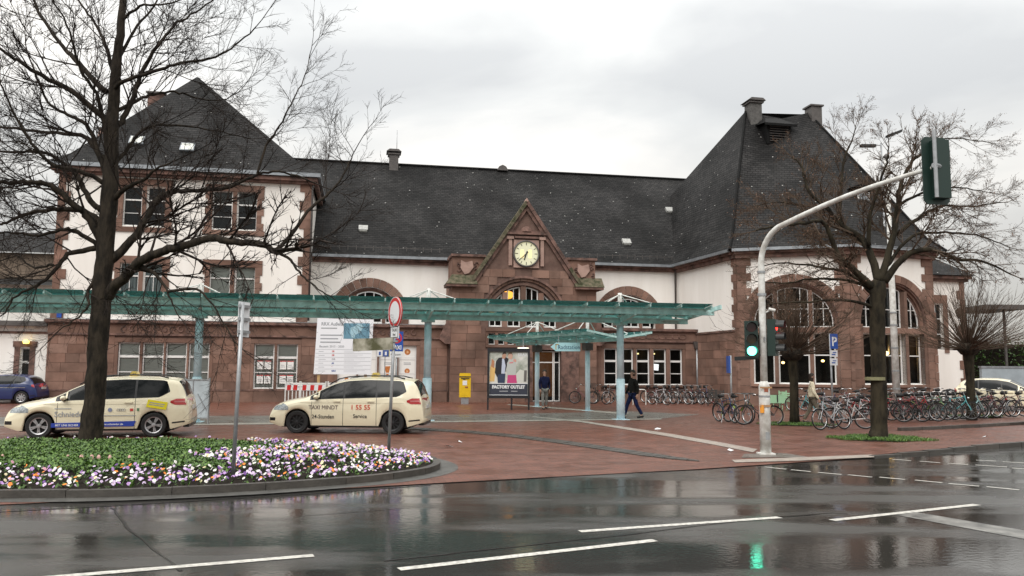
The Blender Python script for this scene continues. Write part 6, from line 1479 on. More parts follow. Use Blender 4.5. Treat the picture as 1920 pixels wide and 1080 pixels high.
# plants
GREENS = [mat('leaf_green_%d' % i, c, .55) for i, c in enumerate([(.06, .13, .022), (.10, .19, .03), (.04, .085, .018), (.13, .22, .045)])]
def leafquad(mb, p, s, tilt, az, mi, w=.6):
    n = Vector((cos(az), sin(az), 0)); t = Vector((-sin(az), cos(az), 0)); d = n*cos(tilt)+Vector((0, 0, sin(tilt)))
    p = Vector(p); mb.add([p, p+d*s*.55+t*s*w*.5, p+d*s, p+d*s*.55-t*s*w*.5], [(0, 1, 2, 3)], mi)
def rp():
    while True:
        p = (random.uniform(bx0, bx1), random.uniform(by0, by1))
        if inside(p, OL): return p
cover = MB(); under = MB(); grass = MB(); spots = []
hn = lambda x, y: .5+.25*sin(x*2.1+y*1.3)+.25*sin(x*4.7-y*3.1)
for _ in range(21000):
    p = rp(); f, b = dF(p), dB(p)
    if min(f, b) < .17: continue
    z = zbed(p); flower = (p[0] > -5.3+.6*sin(p[1]*2)) or f < 1.25+.25*sin(p[0]*3)
    if flower:
        if random.random() < .42:
            for _k in range(2): leafquad(under, (p[0]+random.uniform(-.04, .04), p[1], z+random.uniform(0, .08)), random.uniform(.05, .09), random.uniform(.2, 1.2), random.uniform(0, 6.3), random.randrange(3), .5)
        if random.random() < (.34 if p[0] > -5.3 else .32)*(1.25 if f < .9 else .9): spots.append((p, z))
    elif p[0] < -9.3+.5*sin(p[1]*3) and f < 4.2:
        for _k in range(7):
            az = random.uniform(0, 6.3); q = (p[0]+random.uniform(-.1, .1), p[1]+random.uniform(-.1, .1), z); s = random.uniform(.05, .10); leafquad(grass, q, s, random.uniform(.7, 1.4), az, random.randrange(4), .16)
    else:
        h = .03+.08*hn(*p)*random.random()
        for _k in range(5): leafquad(cover, (p[0]+random.uniform(-.09, .09), p[1]+random.uniform(-.09, .09), z+h*random.uniform(.5, 1)), random.uniform(.03, .07), random.uniform(-.1, 1.1), random.uniform(0, 6.3), random.randrange(4), .75)
        if b < .5 and random.random() < .07: spots.append((p, z+.05))
tag(cover.build('ground_cover', GREENS), 'bushy green ground cover around the foot of the big tree', 'ground cover', kind='stuff')
tag(under.build('flower_foliage', GREENS), 'dark green leaves between the pansies', 'foliage', kind='stuff')
tag(grass.build('lawn_grass', GREENS), 'short green grass at the left end of the planted island', 'grass', kind='stuff')
PC = [('white', (.78, .76, .72), 27), ('pale lilac', (.60, .47, .68), 27), ('lilac', (.42, .24, .55), 16), ('violet', (.15, .045, .30), 7), ('orange', (.80, .24, .03), 9), ('cream', (.75, .66, .42), 8), ('pink', (.62, .30, .42), 6)]
M_eye = mat('pansy_eye', (.55, .38, .03), .6); M_stem = mat('stem_green', (.05, .11, .02), .6)
PM = {}
for n_, c, w in PC:
    m_ = mat('pansy_'+n_.replace(' ', '_'), c, .6)
    q = MB()
    for k, (a, rr_) in enumerate(((pi/2-.5, .62), (pi/2+.5, .62), (-.15, .58), (pi+.15, .58), (-pi/2, .68))):
        cx, cy = cos(a)*.42, sin(a)*.42; o_ = q.add([(cx+rr_*.62*cos(t*pi/3)*(1.0), cy+rr_*.62*sin(t*pi/3), .03*k+.10*(t % 2)) for t in range(6)], []); q.f.append(tuple(range(o_, o_+6))); q.m.append(0)
    o_ = q.add([(.16*cos(t*pi/2), .16*sin(t*pi/2)-.08, .22) for t in range(4)], [(0, 1, 2, 3)], 1)
    PM[n_] = (q, q.mesh('pansy', [m_, M_eye]), m_)
spots.sort(key=lambda s: s[0][1]**2+s[0][0]**2)
bag = [n_ for n_, c, w in PC for _ in range(w)]
many = {n_: MB() for n_ in PM}
cl = lambda p: int((sin(p[0]*3.3+p[1]*5)+sin(p[0]*7.1-p[1]*2.3)+2)*25) % len(bag)
for i, (p, z) in enumerate(spots[:3200]):
    n_ = random.choice(bag) if random.random() < .6 else bag[cl(p)]
    s = random.uniform(.027, .045); az = -pi/2+random.uniform(-1.3, 1.3); ti = random.uniform(.35, 1.15)
    M_ = T(p[0], p[1], z+random.uniform(.06, .14)) @ RZ(az+pi/2) @ Matrix.Rotation(ti, 4, 'X') @ Matrix.Scale(s, 4)
    if i < 300:
        o = link('pansy', PM[n_][1]); o.matrix_world = M_; tag(o, '%s pansy flowering in the island bed, %s' % (n_, 'at its left end' if p[0] < -7.2 else 'left of the leaning post' if p[0] < -5.1 else 'just right of the leaning post' if p[0] < -3.6 else 'towards the round sign' if p[0] < -2.4 else 'at the rounded tip'), 'flower', 'pansies in the island bed')
    else:
        q = many[n_]; src = PM[n_][0]; o_ = len(q.v); q.v += [tuple(M_ @ Vector(v)) for v in src.v]; q.f += [tuple(a+o_ for a in f) for f in src.f]; q.m += src.m
allp = MB(); mats_ = []
for n_ in many:
    q = many[n_]; k = len(mats_); mats_ += [PM[n_][2]]; o_ = len(allp.v); allp.v += q.v; allp.f += [tuple(a+o_ for a in f) for f in q.f]; allp.m += [k if m == 0 else 99 for m in q.m]
mats_.append(M_eye); allp.m = [len(mats_)-1 if m == 99 else m for m in allp.m]
tag(allp.build('pansy_carpet', mats_), 'mixed lilac, white and orange pansies filling the rest of the island bed', 'flowers', kind='stuff')
M_bud = mat('pink_bud', (.62, .36, .33), .6)
for i, (u, v, lab) in enumerate([(3, 878, 'at the far left edge'), (126, 880, 'left of the tall group'), (151, 872, 'second of the tall group'), (170, 878, 'lower one of the tall group'), (172, 868, 'middle of the tall group'), (185, 866, 'tallest, right end of the group'), (184, 872, 'lower, right end of the group'), (153, 890, 'in front of the group, half in the pansies'), (205, 874, 'pale one right of the group'), (242, 868, 'pale one in the ground cover')]):
    q = at(u, v, 14.3); t = thing('hyacinth', 'small pink hyacinth bud in the bed, %s' % lab, 'flower', (q.x, q.y, .2)); h = max(.1, q.z-.2)
    MB().tube([(0, 0, 0), (0, 0, h-.03)], .008, 5).build('stem', M_stem, t); MB().lathe([(.001, -.05), (.028, -.03), (.03, .01), (.018, .045), (.001, .055)], c=(0, 0, h), n=8, axis='z').build('bud', M_bud, t)
def grasspatch(cx, cy, rx, ry, z, n, lab):
    m = MB()
    for _ in range(n):
        a = random.uniform(0, 6.3); r = sqrt(random.random())*(1+.18*sin(a*3+cx)+.12*sin(a*7)); leafquad(m, (cx+rx*r*cos(a), cy+ry*r*sin(a), z+.002), random.uniform(.04, .10), random.uniform(.5, 1.4), random.uniform(0, 6.3), random.randrange(4), .22)
    tag(m.build('grass_patch', GREENS), lab, 'grass', kind='stuff')
    k = 26; s = MB(); s.slab([(cx+rx*cos(2*pi*i/k)*(1+.1*sin(i*2.3)), cy+ry*sin(2*pi*i/k)*(1+.1*sin(i*2.3))) for i in range(k)], None, z); o = s.build('tree_pit', M_soil); o['kind'] = 'structure'
g = gp(1650, 824); grasspatch(g.x, g.y, 1.25, .95, .02, 9000, 'mossy grass patch round the foot of the right hand tree')
g = gp(1492, 797); grasspatch(g.x, g.y, 1.25, .8, .02, 3500, 'grass ring round the left round topped tree')
g = gp(1822, 786); grasspatch(g.x, g.y, 1.3, .6, .112, 2000, 'grass at the foot of the far right round topped tree')

# ================================================================== TREES
def grow(mb, p, d, Ln, r, lvl, up, dens, ends=None, spread=.82, n=3):
    k = max(2, int(Ln/.22)); k = min(k, 7); st = Ln/k; pts = [p]; dirs = [d]
    for i in range(k):
        d = (d+Vector((random.gauss(0, .10), random.gauss(0, .10), random.gauss(0, .08)+up*.11))).normalized(); pts.append(pts[-1]+d*st); dirs.append(d)
    mb.tube(pts, [max(.0022, r*(1-.75*i/k)) for i in range(k+1)], n, False)
    if lvl > 0:
        c = max(2, int(dens[-lvl]*(.6+.5*Ln)+random.random()))
        for j in range(c):
            t = random.uniform(.15, 1)*k; i = min(int(t), k-1); q = pts[i].lerp(pts[i+1], t-i); a = dirs[i]
            side = a.cross(Vector((random.gauss(0, 1), random.gauss(0, 1), random.gauss(0, 1)))).normalized(); an = random.uniform(.5, 1.05)*spread
            grow(mb, q, (a*cos(an)+side*sin(an)).normalized(), Ln*random.uniform(.26, .55)*(1.1-.4*t/k), r*.5, lvl-1, up, dens, ends, spread, 3)
    elif ends is not None: ends.append(pts[-1])
def treething(name, label, base, trunk, limbs, tw, seedn, m_bark, dens, up=1, ends=None, lvls=2, blen=(.8, 2.2), extra=None, nb=2.6):
    random.seed(seedn); t = thing(name, label, 'tree', base); B0 = Vector(base)
    tp = [Vector(p)-B0 for p, r in trunk]; tr = [r for p, r in trunk]
    sp_ = catmull(tp, 5); rr_ = [interp(list(enumerate(tr)), i/5) for i in range(len(sp_))]
    sp_ = [p+Vector((random.gauss(0, .008), random.gauss(0, .008), 0)) for p in sp_]
    rr_ = [r*random.uniform(.95, 1.05) for r in rr_]; MB().tube(sp_, rr_, 16).build('trunk', m_bark, t, None, True)
    twg = MB()
    for pl, r0, r1 in limbs:
        c = catmull([Vector(p)-B0 for p in pl], 5); n = len(c); c = [p+Vector((random.gauss(0, .012), random.gauss(0, .012), random.gauss(0, .012))) if 0 < i < n-1 else p for i, p in enumerate(c)]
        rad = [r0+(r1-r0)*(i/(n-1))**.8 for i in range(n)]; MB().tube(c, rad, 8).build('branch', m_bark, t, None, True)
        Ltot = sum((c[i+1]-c[i]).length for i in range(n-1)); cnt = int(Ltot*nb)+3
        for j in range(cnt):
            f = (j+random.random())/cnt*.86+.14; i = min(int(f*(n-1)), n-2); q = c[i].lerp(c[i+1], f*(n-1)-i); a = (c[i+1]-c[i]).normalized()
            side = a.cross(Vector((random.gauss(0, 1), random.gauss(0, 1), random.gauss(0, 1)))).normalized(); an = random.uniform(.5, 1.1)
            grow(twg, q, (a*cos(an)+side*sin(an)).normalized(), random.uniform(*blen)*(1.15-.5*f), max(.009, rad[i]*.40), lvls, up, dens, ends)
        grow(twg, c[-1], (c[-1]-c[-2]).normalized(), blen[0]*1.5, r1, lvls, up, dens, ends)
    o = twg.build('twigs', tw, t); o['kind'] = 'stuff'
    return t, twg
def LP(px, Y0, dY, u0=None):   # limb in pixels with depth running from Y0 by dY
    n = len(px); return [at(u, v, Y0+dY*i/(n-1)) for i, (u, v) in enumerate(px)]
YB_ = 17.9
base = at(167, 838, YB_)
TRK = [((167, 838+2), .30), ((176, 760), .255), ((184, 640), .245), ((192, 540), .235), ((198, 450), .225), ((204, 380), .21), ((208, 300), .185), ((211, 220), .155), ((217, 130), .125), ((226, 50), .10), ((232, -20), .085), ((238, -120), .06), ((244, -240), .03)]
trunk = [(at(u, v, YB_), r*.86) for (u, v), r in TRK]
LB = [([(200, 173), (140, 110), (117, 87), (77, 30), (57, -17), (40, -70)], .8, .07, .02), ([(198, 223), (133, 170), (80, 143), (33, 113), (0, 90), (-50, 50)], -1.2, .075, .02),
 ([(197, 300), (165, 262), (143, 253), (77, 247), (0, 238), (-60, 245)], 1.0, .07, .02), ([(200, 330), (178, 265), (160, 232), (127, 215), (90, 190), (60, 120)], -.5, .07, .02),
 ([(213, 135), (197, 83), (177, 43), (147, 0), (120, -50)], 1.2, .05, .015), ([(213, 170), (232, 152), (300, 130), (340, 118), (393, 110), (440, 85), (480, 50)], -1.4, .055, .012),
 ([(208, 245), (227, 227), (247, 190), (263, 143), (287, 97), (310, 67), (333, 43), (377, 17), (420, -15)], .9, .085, .012), ([(210, 215), (253, 190), (287, 177), (327, 173), (367, 183), (417, 188), (450, 170)], 1.5, .05, .01),
 ([(226, 40), (262, 12), (310, 8), (350, -6)], -.9, .04, .012), ([(192, 455), (163, 403), (143, 390), (113, 360), (83, 343), (43, 342), (0, 342), (-50, 350)], -1.0, .10, .03),
 ([(190, 420), (160, 397), (110, 393), (67, 397), (30, 408), (0, 420), (-40, 410)], .9, .08, .02), ([(190, 470), (147, 435), (113, 432), (67, 441), (30, 436), (0, 437)], -1.3, .06, .015),
 ([(190, 465), (133, 473), (110, 497), (77, 530), (33, 553), (5, 590)], -.7, .07, .015), ([(200, 560), (213, 540), (243, 510), (267, 487), (310, 470), (343, 462), (393, 447), (433, 453), (483, 457), (517, 470)], -1.2, .13, .065),
 ([(517, 470), (540, 447), (577, 397), (617, 363), (640, 335), (655, 305), (664, 285)], .6, .05, .012), ([(517, 470), (543, 487), (560, 510), (590, 535), (625, 560)], -.4, .04, .01),
 ([(200, 490), (227, 473), (253, 443), (277, 407), (290, 380), (313, 363), (347, 357), (387, 357), (433, 350), (483, 327), (533, 323), (590, 343)], 1.2, .11, .018),
 ([(205, 380), (240, 350), (263, 340), (293, 318), (330, 300)], -1.0, .07, .015), ([(267, 500), (290, 513), (310, 540), (325, 573)], -.8, .055, .015), ([(315, 547), (367, 543), (400, 573), (433, 630), (460, 660)], -.4, .035, .01),
 ([(483, 325), (500, 273), (530, 227), (550, 187), (573, 140), (585, 85)], .4, .035, .008), ([(190, 395), (165, 370), (145, 330), (110, 300), (75, 285), (20, 285), (-20, 280)], .8, .075, .02),
 ([(206, 320), (240, 275), (275, 240), (330, 235), (400, 245), (470, 260)], 1.1, .055, .01), ([(183, 515), (165, 545), (164, 575), (140, 600), (110, 620)], -.6, .045, .012), ([(204, 300), (185, 190), (150, 130), (130, 60), (100, 0)], -1.5, .055, .015),
 ([(217, 120), (250, 60), (290, 10), (310, -40)], 1.0, .045, .012), ([(205, 350), (150, 320), (100, 310), (60, 270), (20, 200), (0, 150)], -1.6, .06, .015), ([(100, 497), (60, 500), (30, 480), (-20, 500)], .5, .03, .01)]
limbs = [(LP(px, YB_, dY), r0, r1) for px, dY, r0, r1 in LB]
limbs[14] = (LP(LB[14][0], YB_-1.2, .8), .05, .012); limbs[15] = (LP(LB[15][0], YB_-1.2, -.4), .04, .01); limbs[19] = (LP(LB[19][0], YB_-.6, -.4), .035, .01); limbs[18] = (LP(LB[18][0], YB_-.3, -.3), .055, .015); limbs[20] = (LP(LB[20][0], YB_+1.0, .4), .035, .008); limbs[27] = (LP(LB[27][0], YB_-.5, .5), .03, .01)
treething('bare_tree', 'big bare broad tree with dark wet trunk standing in the flower bed', base, trunk, limbs, M_twig, 11, M_bark, (7, 8), .6, blen=(.9, 2.3), nb=2.9)
Y0 = 22.9; base = at(1645, 823, Y0)
trunk = [(at(u, v, Y0), r*.80) for (u, v), r in [((1645, 825), .36), ((1648, 800), .29), ((1648, 740), .265), ((1646, 660), .25), ((1645, 590), .26), ((1646, 545), .27), ((1649, 525), .20)]]
c3 = lambda l: [(1240+x/2.8235, 160+y/2.8235) for x, y in l]
RB = [(c3([(1150, 1040), (1100, 880), (1050, 800), (950, 740), (870, 640), (780, 560), (740, 420), (690, 380)]), .9, .13, .02), (c3([(1120, 1070), (1000, 960), (930, 890), (860, 730), (760, 730), (600, 745), (500, 770)]), -1.2, .11, .02),
 (c3([(1160, 1040), (1220, 830), (1250, 650), (1270, 520), (1330, 400), (1400, 350), (1450, 310)]), .7, .12, .02), (c3([(1180, 1040), (1300, 900), (1420, 870), (1560, 920), (1700, 930), (1850, 1000)]), -1.0, .11, .02),
 (c3([(1240, 790), (1380, 690), (1480, 640), (1650, 640), (1800, 620)]), 1.4, .07, .015), (c3([(1100, 850), (1100, 700), (1130, 600), (1180, 450), (1200, 370), (1205, 320)]), -.8, .07, .015),
 (c3([(950, 740), (950, 560), (970, 380), (1010, 290), (1030, 210)]), .6, .06, .012), ([(1637, 575), (1583, 563), (1500, 567), (1433, 570)], -1.0, .055, .012), ([(1637, 552), (1600, 527), (1533, 523), (1467, 530), (1415, 527)], .8, .06, .012),
 ([(1632, 535), (1583, 510), (1533, 500), (1467, 493), (1420, 500)], 1.5, .06, .012), (c3([(1190, 960), (1330, 800), (1500, 780), (1700, 800), (1850, 860)]), .5, .06, .012), (c3([(1250, 640), (1400, 560), (1550, 540), (1700, 560)]), -.9, .05, .012),
 (c3([(870, 640), (760, 640), (620, 620), (480, 640)]), .8, .04, .01), (c3([(1330, 400), (1440, 300), (1560, 280), (1720, 300)]), 1.1, .035, .01)]
limbs = [(LP(px, Y0 if i not in (4, 6, 11, 12, 13) else Y0+.6, dY), r0, r1) for i, (px, dY, r0, r1) in enumerate(RB)]
ends = []
t, tw = treething('bare_tree', 'bare spreading tree right of the traffic signal, in a grass patch', base, trunk, limbs, M_twigr, 5, M_barkg, (8, 9), .6, ends=ends, blen=(.5, 1.7), nb=4.4)
sd_ = MB(); B0 = Vector(base)
for p in ends:
    if random.random() < .38 and p.z > 1.5:
        for _ in range(2): leafquad(sd_, p+Vector((random.gauss(0, .03), random.gauss(0, .03), 0)), random.uniform(.03, .06), random.uniform(-1.4, .5), random.uniform(0, 6.3), 0, .5)
o = sd_.build('seed_clusters', mat('dry_seed_brown', (.16, .09, .06), .8), t); o['kind'] = 'stuff'
def bench_collar(): pass
MB().tube([(0, 0, at(1645, 713, Y0).z-base[2] if not hasattr(base, 'z') else at(1645, 713, Y0).z-base.z), (0, 0, at(1645, 707, Y0).z-base.z)], .275, 14).build('trunk_band', mat('olive_strap', (.20, .19, .10), .7), t)
def pollard(u, v, vk, rad, lab, seedn, z0=0.0, dl=0):
    random.seed(seedn); b = gp(u, v, z0); k = at(u, vk, b.y); t = thing('round_topped_tree', lab, 'tree', b, 0, 'round topped pollard trees'); h = k.z-z0
    MB().tube([(0, 0, -.02), (0, 0, .3), (.02, 0, h*.6), (0, 0, h-.1), (0, 0, h+.12)], [.20, .165, .15, .19, .28], 12).build('trunk', M_barkg, t, None, True)
    MB().lathe([(.001, -.30), (.26, -.2), (.42, 0), (.34, .2), (.001, .3)], c=(0, 0, h+.15), n=12, axis='z').build('knob', M_bark, t, None, True)
    m = MB()
    for i in range(270):
        az = random.uniform(0, 2*pi); el = random.uniform(-.12, 1.45); d = Vector((cos(az)*cos(el), sin(az)*cos(el), sin(el))); L_ = rad*random.uniform(.65, 1.06)*(1-.15*abs(el-.4))
        p = Vector((0, 0, h+.15))+d*.25; kk = 5; pts = [p]; dd = Vector(d)
        if el < .1: dd.z += .1
        for q in range(kk): dd = (dd+Vector((random.gauss(0, .06), random.gauss(0, .06), .045+random.gauss(0, .04)))).normalized(); pts.append(pts[-1]+dd*L_/kk)
        r0 = random.uniform(.009, .019); m.tube(pts, [r0*(1-.8*q/kk) for q in range(kk+1)], 3, False)
        for q in range(random.randint(3, 6)):
            f = random.uniform(.35, .98)*kk; i_ = min(int(f), kk-1); s_ = pts[i_].lerp(pts[i_+1], f-i_); a = (pts[i_+1]-pts[i_]).normalized(); sd = a.cross(Vector((random.gauss(0, 1), random.gauss(0, 1), random.gauss(0, 1)))).normalized(); e = (a*.86+sd*.5+Vector((0, 0, .12))).normalized(); l = L_*random.uniform(.12, .32)
            m.tube([s_, s_+e*l*.5, s_+(e+Vector((0, 0, .12))).normalized()*l], [r0*.45, r0*.3, .0022], 3, False)
    o = m.build('shoots', M_twigr, t); o['kind'] = 'stuff'
pollard(1490, 795, 672, 2.75, 'round topped pollard tree just right of the traffic signal with a dark knob', 21)
pollard(1822, 786, 662, 2.8, 'round topped pollard tree at the far right beside the white end wall', 22, .1)
# hedge, wall and platform roof at the far right; tree line beyond
random.seed(3)
hd = thing('hedge', 'tall dark green hedge behind the grey wall at far right', 'hedge', (27.5, 52, 0)); m = MB()
for _ in range(9000): leafquad(m, (random.uniform(0, 16), random.gauss(0, .5)-.2, random.uniform(.2, 3.9+.5*sin(_*.37)*random.random())), random.uniform(.10, .22), random.uniform(-.5, 1.2), random.uniform(0, 6.3), random.choice((0, 2, 2)), .7)
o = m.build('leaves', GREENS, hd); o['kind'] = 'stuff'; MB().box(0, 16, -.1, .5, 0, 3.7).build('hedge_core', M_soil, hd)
gw = thing('grey_wall', 'plain pale grey container wall behind the cream car at far right', 'wall', (27.2, 46.5, 0), .12); MB().box(0, 14, 0, .2, 0, 2.15).build('panel', mat('pale_grey_sheet', (.30, .35, .38), .5, .12, 1.5), gw); MB().box(-.05, 14, -.04, .24, 2.15, 2.25).build('coping', M_zinc, gw)
pr = thing('platform_roof', 'flat dark platform roof on a post beyond the right end of the station', 'roof', at(1830, 578, 50)); MB().box(0, 2.6, -1, 3, -.12, .16).build('roof_slab', M_pipe, pr); MB().box(1.7, 1.82, 0, .12, -5.6, -.12).build('post', M_pipe, pr)
for cx_, cy_, w_, h_, nm_ in ((48, 95, 60, 6.5, 'distant trees low on the horizon at the right'), (-75, 90, 60, 8, 'distant trees beyond the annex at the left')):
    m = MB()
    for _ in range(5000):
        x = random.uniform(-w_/2, w_/2); m_h = h_*(.6+.2*sin(x*.4)+.2*sin(x*1.1)); leafquad(m, (cx_+x, cy_+random.gauss(0, 2), random.uniform(0, m_h)), random.uniform(.4, .9), random.uniform(-.5, 1.2), random.uniform(0, 6.3), random.choice((0, 2)), .7)
    tag(m.build('distant_trees', GREENS), nm_, 'trees', kind='stuff')
# litter
random.seed(9)
for i, (u, v, lab) in enumerate([(1233, 805, 'beside the pale paving strip'), (1370, 845, 'near the foot of the signal mast'), (862, 829, 'right of the taxi'), (842, 838, 'nearer the flower bed tip'), (1846, 820, 'on the lane at right')]):
    q = gp(u, v, .03); o = MB().add([(-.10, -.04, 0), (.09, -.05, .01), (.11, .05, .03), (.0, .03, .01), (-.07, .06, .025)], [(0, 1, 2, 3, 4)]) ; m = MB(); m.add([(-.10, -.04, 0), (.09, -.05, .01), (.11, .05, .03), (.0, .03, .05), (-.07, .06, .025)], [(0, 1, 3), (1, 2, 3), (0, 3, 4)]); o = m.build('paper_scrap', M_signw); o.location = (q.x, q.y, .03); o.rotation_euler = (0, 0, i); tag(o, 'small white paper scrap on the red paving, %s' % lab, 'litter')

# ================================================================== PEOPLE
def skin(name, J, E, m, parent, sub=2, root=None):
    names = list(J); bm = bmesh.new(); vs = {n: bm.verts.new(J[n][0]) for n in names}
    for a, b in E: bm.edges.new((vs[a], vs[b]))
    me = bpy.data.meshes.new(name); bm.to_mesh(me); bm.free(); o = bpy.data.objects.new(name, me); COL.objects.link(o)
    md = o.modifiers.new('s', 'SKIN'); md.use_smooth_shade = True; sb = o.modifiers.new('u', 'SUBSURF'); sb.levels = sub; sb.render_levels = sub
    for i, n in enumerate(names):
        r = J[n][1]; sv = me.skin_vertices[0].data[i]; sv.radius = (r, r) if not hasattr(r, '__len__') else r; sv.use_root = (n == (root or names[0]))
    bpy.context.view_layer.update(); me2 = bpy.data.meshes.new_from_object(o.evaluated_get(bpy.context.evaluated_depsgraph_get())); bpy.data.objects.remove(o)
    me2.materials.clear(); me2.materials.append(m); me2.polygons.foreach_set('use_smooth', [True]*len(me2.polygons)); me2.name = name
    return link(name, me2, parent)
M_skin = mat('skin', (.42, .24, .17), .55); M_hair = mat('brown_hair', (.035, .022, .015), .7, .3, 30)
def person(loc, rz, H, top_c, leg_c, shoe_c, label, stride, hairl=0, bag=False):
    """faces -y in its own frame; stride = half step length (signed)"""
    t = thing('person', label, 'person', loc, rz); s = H/1.78; V = lambda x, y, z: Vector((x*s, y*s, z*s)); top = mat('coat_%s' % label[:14].replace(' ', '_'), top_c, .85, .25, 9, .4, 60); leg = mat('legs_%s' % label[:14].replace(' ', '_'), leg_c, .85, .3, 9, .4, 60)
    f = stride; kx = .10
    hip, kn1, an1, kn2, an2 = V(0, 0, .94), V(-kx, -f*.62, .50), V(-kx, -f, .085), V(kx, f*.35, .50), V(kx, f*1.1, .12 if f else .085)
    J = {'pelvis': (hip, .12*s), 'chest': (V(0, .01, 1.30), (.15*s, .10*s)), 'neck': (V(0, 0, 1.50), .052*s), 'head0': (V(0, -.015, 1.585), .072*s), 'head1': (V(0, -.005, 1.70), .088*s), 'head2': (V(0, .005, 1.755), .05*s),
         'h1': (V(-.09, 0, .90), .085*s), 'k1': (kn1, .058*s), 'a1': (an1, .042*s), 't1': (an1+V(0, -.15, -.045), .038*s), 'h2': (V(.09, 0, .90), .085*s), 'k2': (kn2, .058*s), 'a2': (an2, .042*s), 't2': (an2+V(0, -.15, -.04), .038*s)}
    E = [('pelvis', 'chest'), ('chest', 'neck'), ('neck', 'head0'), ('head0', 'head1'), ('head1', 'head2'), ('pelvis', 'h1'), ('h1', 'k1'), ('k1', 'a1'), ('a1', 't1'), ('pelvis', 'h2'), ('h2', 'k2'), ('k2', 'a2'), ('a2', 't2')]
    hands = {}
    for sd, sg in (('l', -1), ('r', 1)):
        sw = f*.55*sg; sh, el, wr = V(sg*.185, .01, 1.42), V(sg*.235, sw*.35+.03, 1.14), V(sg*.225, sw*.8-.06, .90)
        J['s'+sd] = (sh, .058*s); J['e'+sd] = (el, .040*s); J['w'+sd] = (wr, .027*s); J['p'+sd] = (wr+V(0, -.02, -.075), .034*s); E += [('chest', 's'+sd), ('s'+sd, 'e'+sd), ('e'+sd, 'w'+sd), ('w'+sd, 'p'+sd)]; hands[sd] = (wr, sg)
        for q in range(4):
            a = wr+V(0, -.045+.022*q, -.10); l = (.055, .068, .072, .06)[q]; J['f%s%d' % (sd, q)] = (a+V(0, 0, -.01), .0095*s); J['g%s%d' % (sd, q)] = (a+V(-sg*.01, 0, -.01-l*.55), .0085*s); J['i%s%d' % (sd, q)] = (a+V(-sg*.03, 0, -.01-l), .007*s); E += [('p'+sd, 'f%s%d' % (sd, q)), ('f%s%d' % (sd, q), 'g%s%d' % (sd, q)), ('g%s%d' % (sd, q), 'i%s%d' % (sd, q))]
        J['u'+sd] = (wr+V(-sg*.012, -.06, -.06), .011*s); J['v'+sd] = (wr+V(-sg*.03, -.075, -.10), .009*s); E += [('p'+sd, 'u'+sd), ('u'+sd, 'v'+sd)]
    skin('body', J, E, M_skin, t, 1, 'pelvis')
    g = 1.22
    JL = {'p': (V(0, 0, .96), .135*s), 'h1': (V(-.09, 0, .88), .105*s), 'k1': (kn1, .074*s), 'a1': (an1+V(0, 0, .03), .062*s), 'h2': (V(.09, 0, .88), .105*s), 'k2': (kn2, .074*s), 'a2': (an2+V(0, 0, .03), .062*s)}
    skin('trousers', JL, [('p', 'h1'), ('h1', 'k1'), ('k1', 'a1'), ('p', 'h2'), ('h2', 'k2'), ('k2', 'a2')], leg, t, 2)
    JT = {'b': (V(0, 0, .86), (.17*s, .14*s)), 'w': (V(0, 0, 1.05), (.155*s, .125*s)), 'c': (V(0, .01, 1.32), (.19*s, .135*s)), 'n': (V(0, .005, 1.47), (.085*s, .075*s)), 'n2': (V(0, .01, 1.53), (.068*s, .068*s))}
    ET = [('b', 'w'), ('w', 'c'), ('c', 'n'), ('n', 'n2')]
    for sd, sg in (('l', -1), ('r', 1)): JT['s'+sd] = (J['s'+sd][0]+V(0, 0, -.01), .078*s); JT['e'+sd] = (J['e'+sd][0], .062*s); JT['w'+sd] = (J['w'+sd][0], .047*s); ET += [('c', 's'+sd), ('s'+sd, 'e'+sd), ('e'+sd, 'w'+sd)]
    skin('jacket', JT, ET, top, t, 2)
    for an in (an1, an2): 
        m = MB(); c = an+V(0, -.05, -.04); m.tube([c+V(0, .09, 0), c+V(0, .0, .005), c+V(0, -.11, -.012), c+V(0, -.155, -.02)], [.045*s, .05*s, .046*s, .028*s], 10); m.build('shoe', mat('shoe_%g' % shoe_c[0], shoe_c, .5), t, None, True)
    m = MB(); hc = V(0, .012, 1.705)
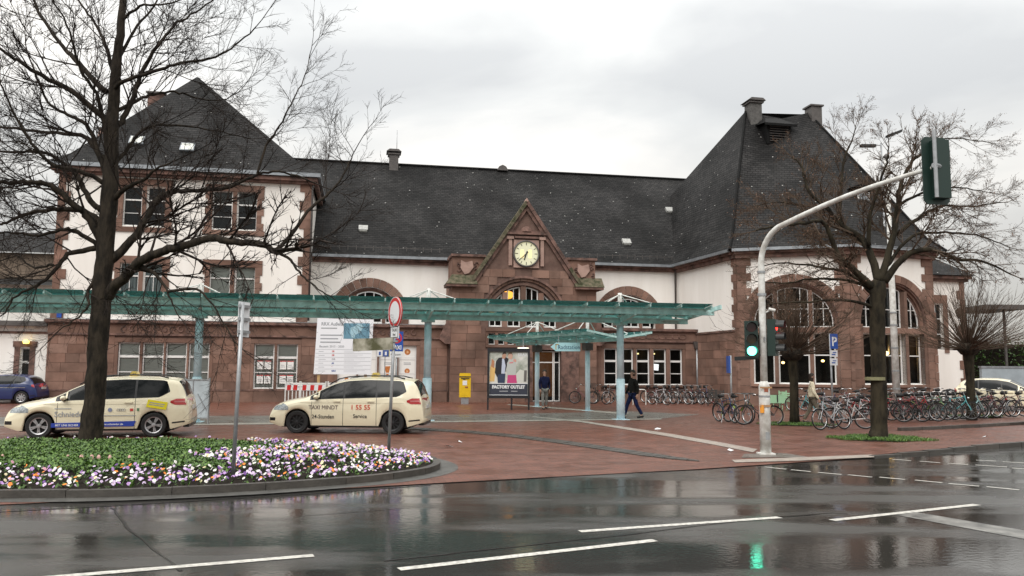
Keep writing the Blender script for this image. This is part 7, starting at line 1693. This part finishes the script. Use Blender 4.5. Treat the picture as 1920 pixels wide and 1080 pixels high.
    prof = [(.001, .115*s), (.05*s, .105*s), (.085*s, .07*s), (.102*s, .01*s), (.098*s, -.05*s-hairl*s*.3), (.08*s, -.08*s-hairl*s)]
    m.lathe(prof, c=tuple(hc), n=16, axis='z', a0=-pi/2+.95, a1=3*pi/2-.95); m.lathe(prof[:3]+[(.097*s, .035*s)], c=tuple(hc), n=16, axis='z'); m.build('hair', M_hair, t, None, True)
    fc = MB(); fc.add([V(-.014, -.088, 1.655), V(.014, -.088, 1.655), V(0, -.118, 1.660), V(0, -.086, 1.70)], [(0, 1, 2), (0, 2, 3), (1, 3, 2)]); fc.build('nose', M_skin, t)
    e = MB()
    for x in (-.032, .032): e.obox(V(x, -.090, 1.695), V(.013, 0, 0), V(0, .004, 0), V(0, 0, .005))
    e.build('eyes', M_ink, t); MB().obox(V(0, -.090, 1.628), V(.022, 0, 0), V(0, .004, 0), V(0, 0, .004)).build('mouth', mat('lips', (.30, .10, .08), .5), t)
    for x in (-1, 1): MB().obox(V(x*.092, .0, 1.675), V(.008, 0, 0), V(0, .018, 0), V(0, .0, .030)).build('ear', M_skin, t)
    if bag:
        q = hands['r'][0]+V(.03, -.02, -.28); m = MB(); m.obox(q, V(.05, 0, 0), V(0, .16, 0), V(0, 0, .12)); m.tube([q+V(0, -.08, .12), q+V(0, -.03, .2), q+V(0, .03, .2), q+V(0, .08, .12)], .008*s, 5); m.build('shoulder_bag', M_black, t)
    return t
q = gp(1021, 768); person((q.x, q.y, .014), radians(12), 1.84, (.010, .013, .045), (.20, .20, .185), (.03, .03, .03), 'person in a dark navy jacket and grey trousers standing at the station door', .10)
q = gp(1186, 785); person((q.x-.02, q.y-.25, .014), radians(-70), 1.86, (.012, .011, .010), (.012, .018, .06), (.012, .012, .012), 'person in a black coat and dark blue jeans walking past the canopy column', .30, .05)
q = gp(1525, 796); person((q.x, q.y, .014), radians(75), 1.78, (.78, .70, .52), (.17, .145, .11), (.05, .035, .025), 'person in a cream coat and grey brown trousers walking by the bicycles', .28, .10)
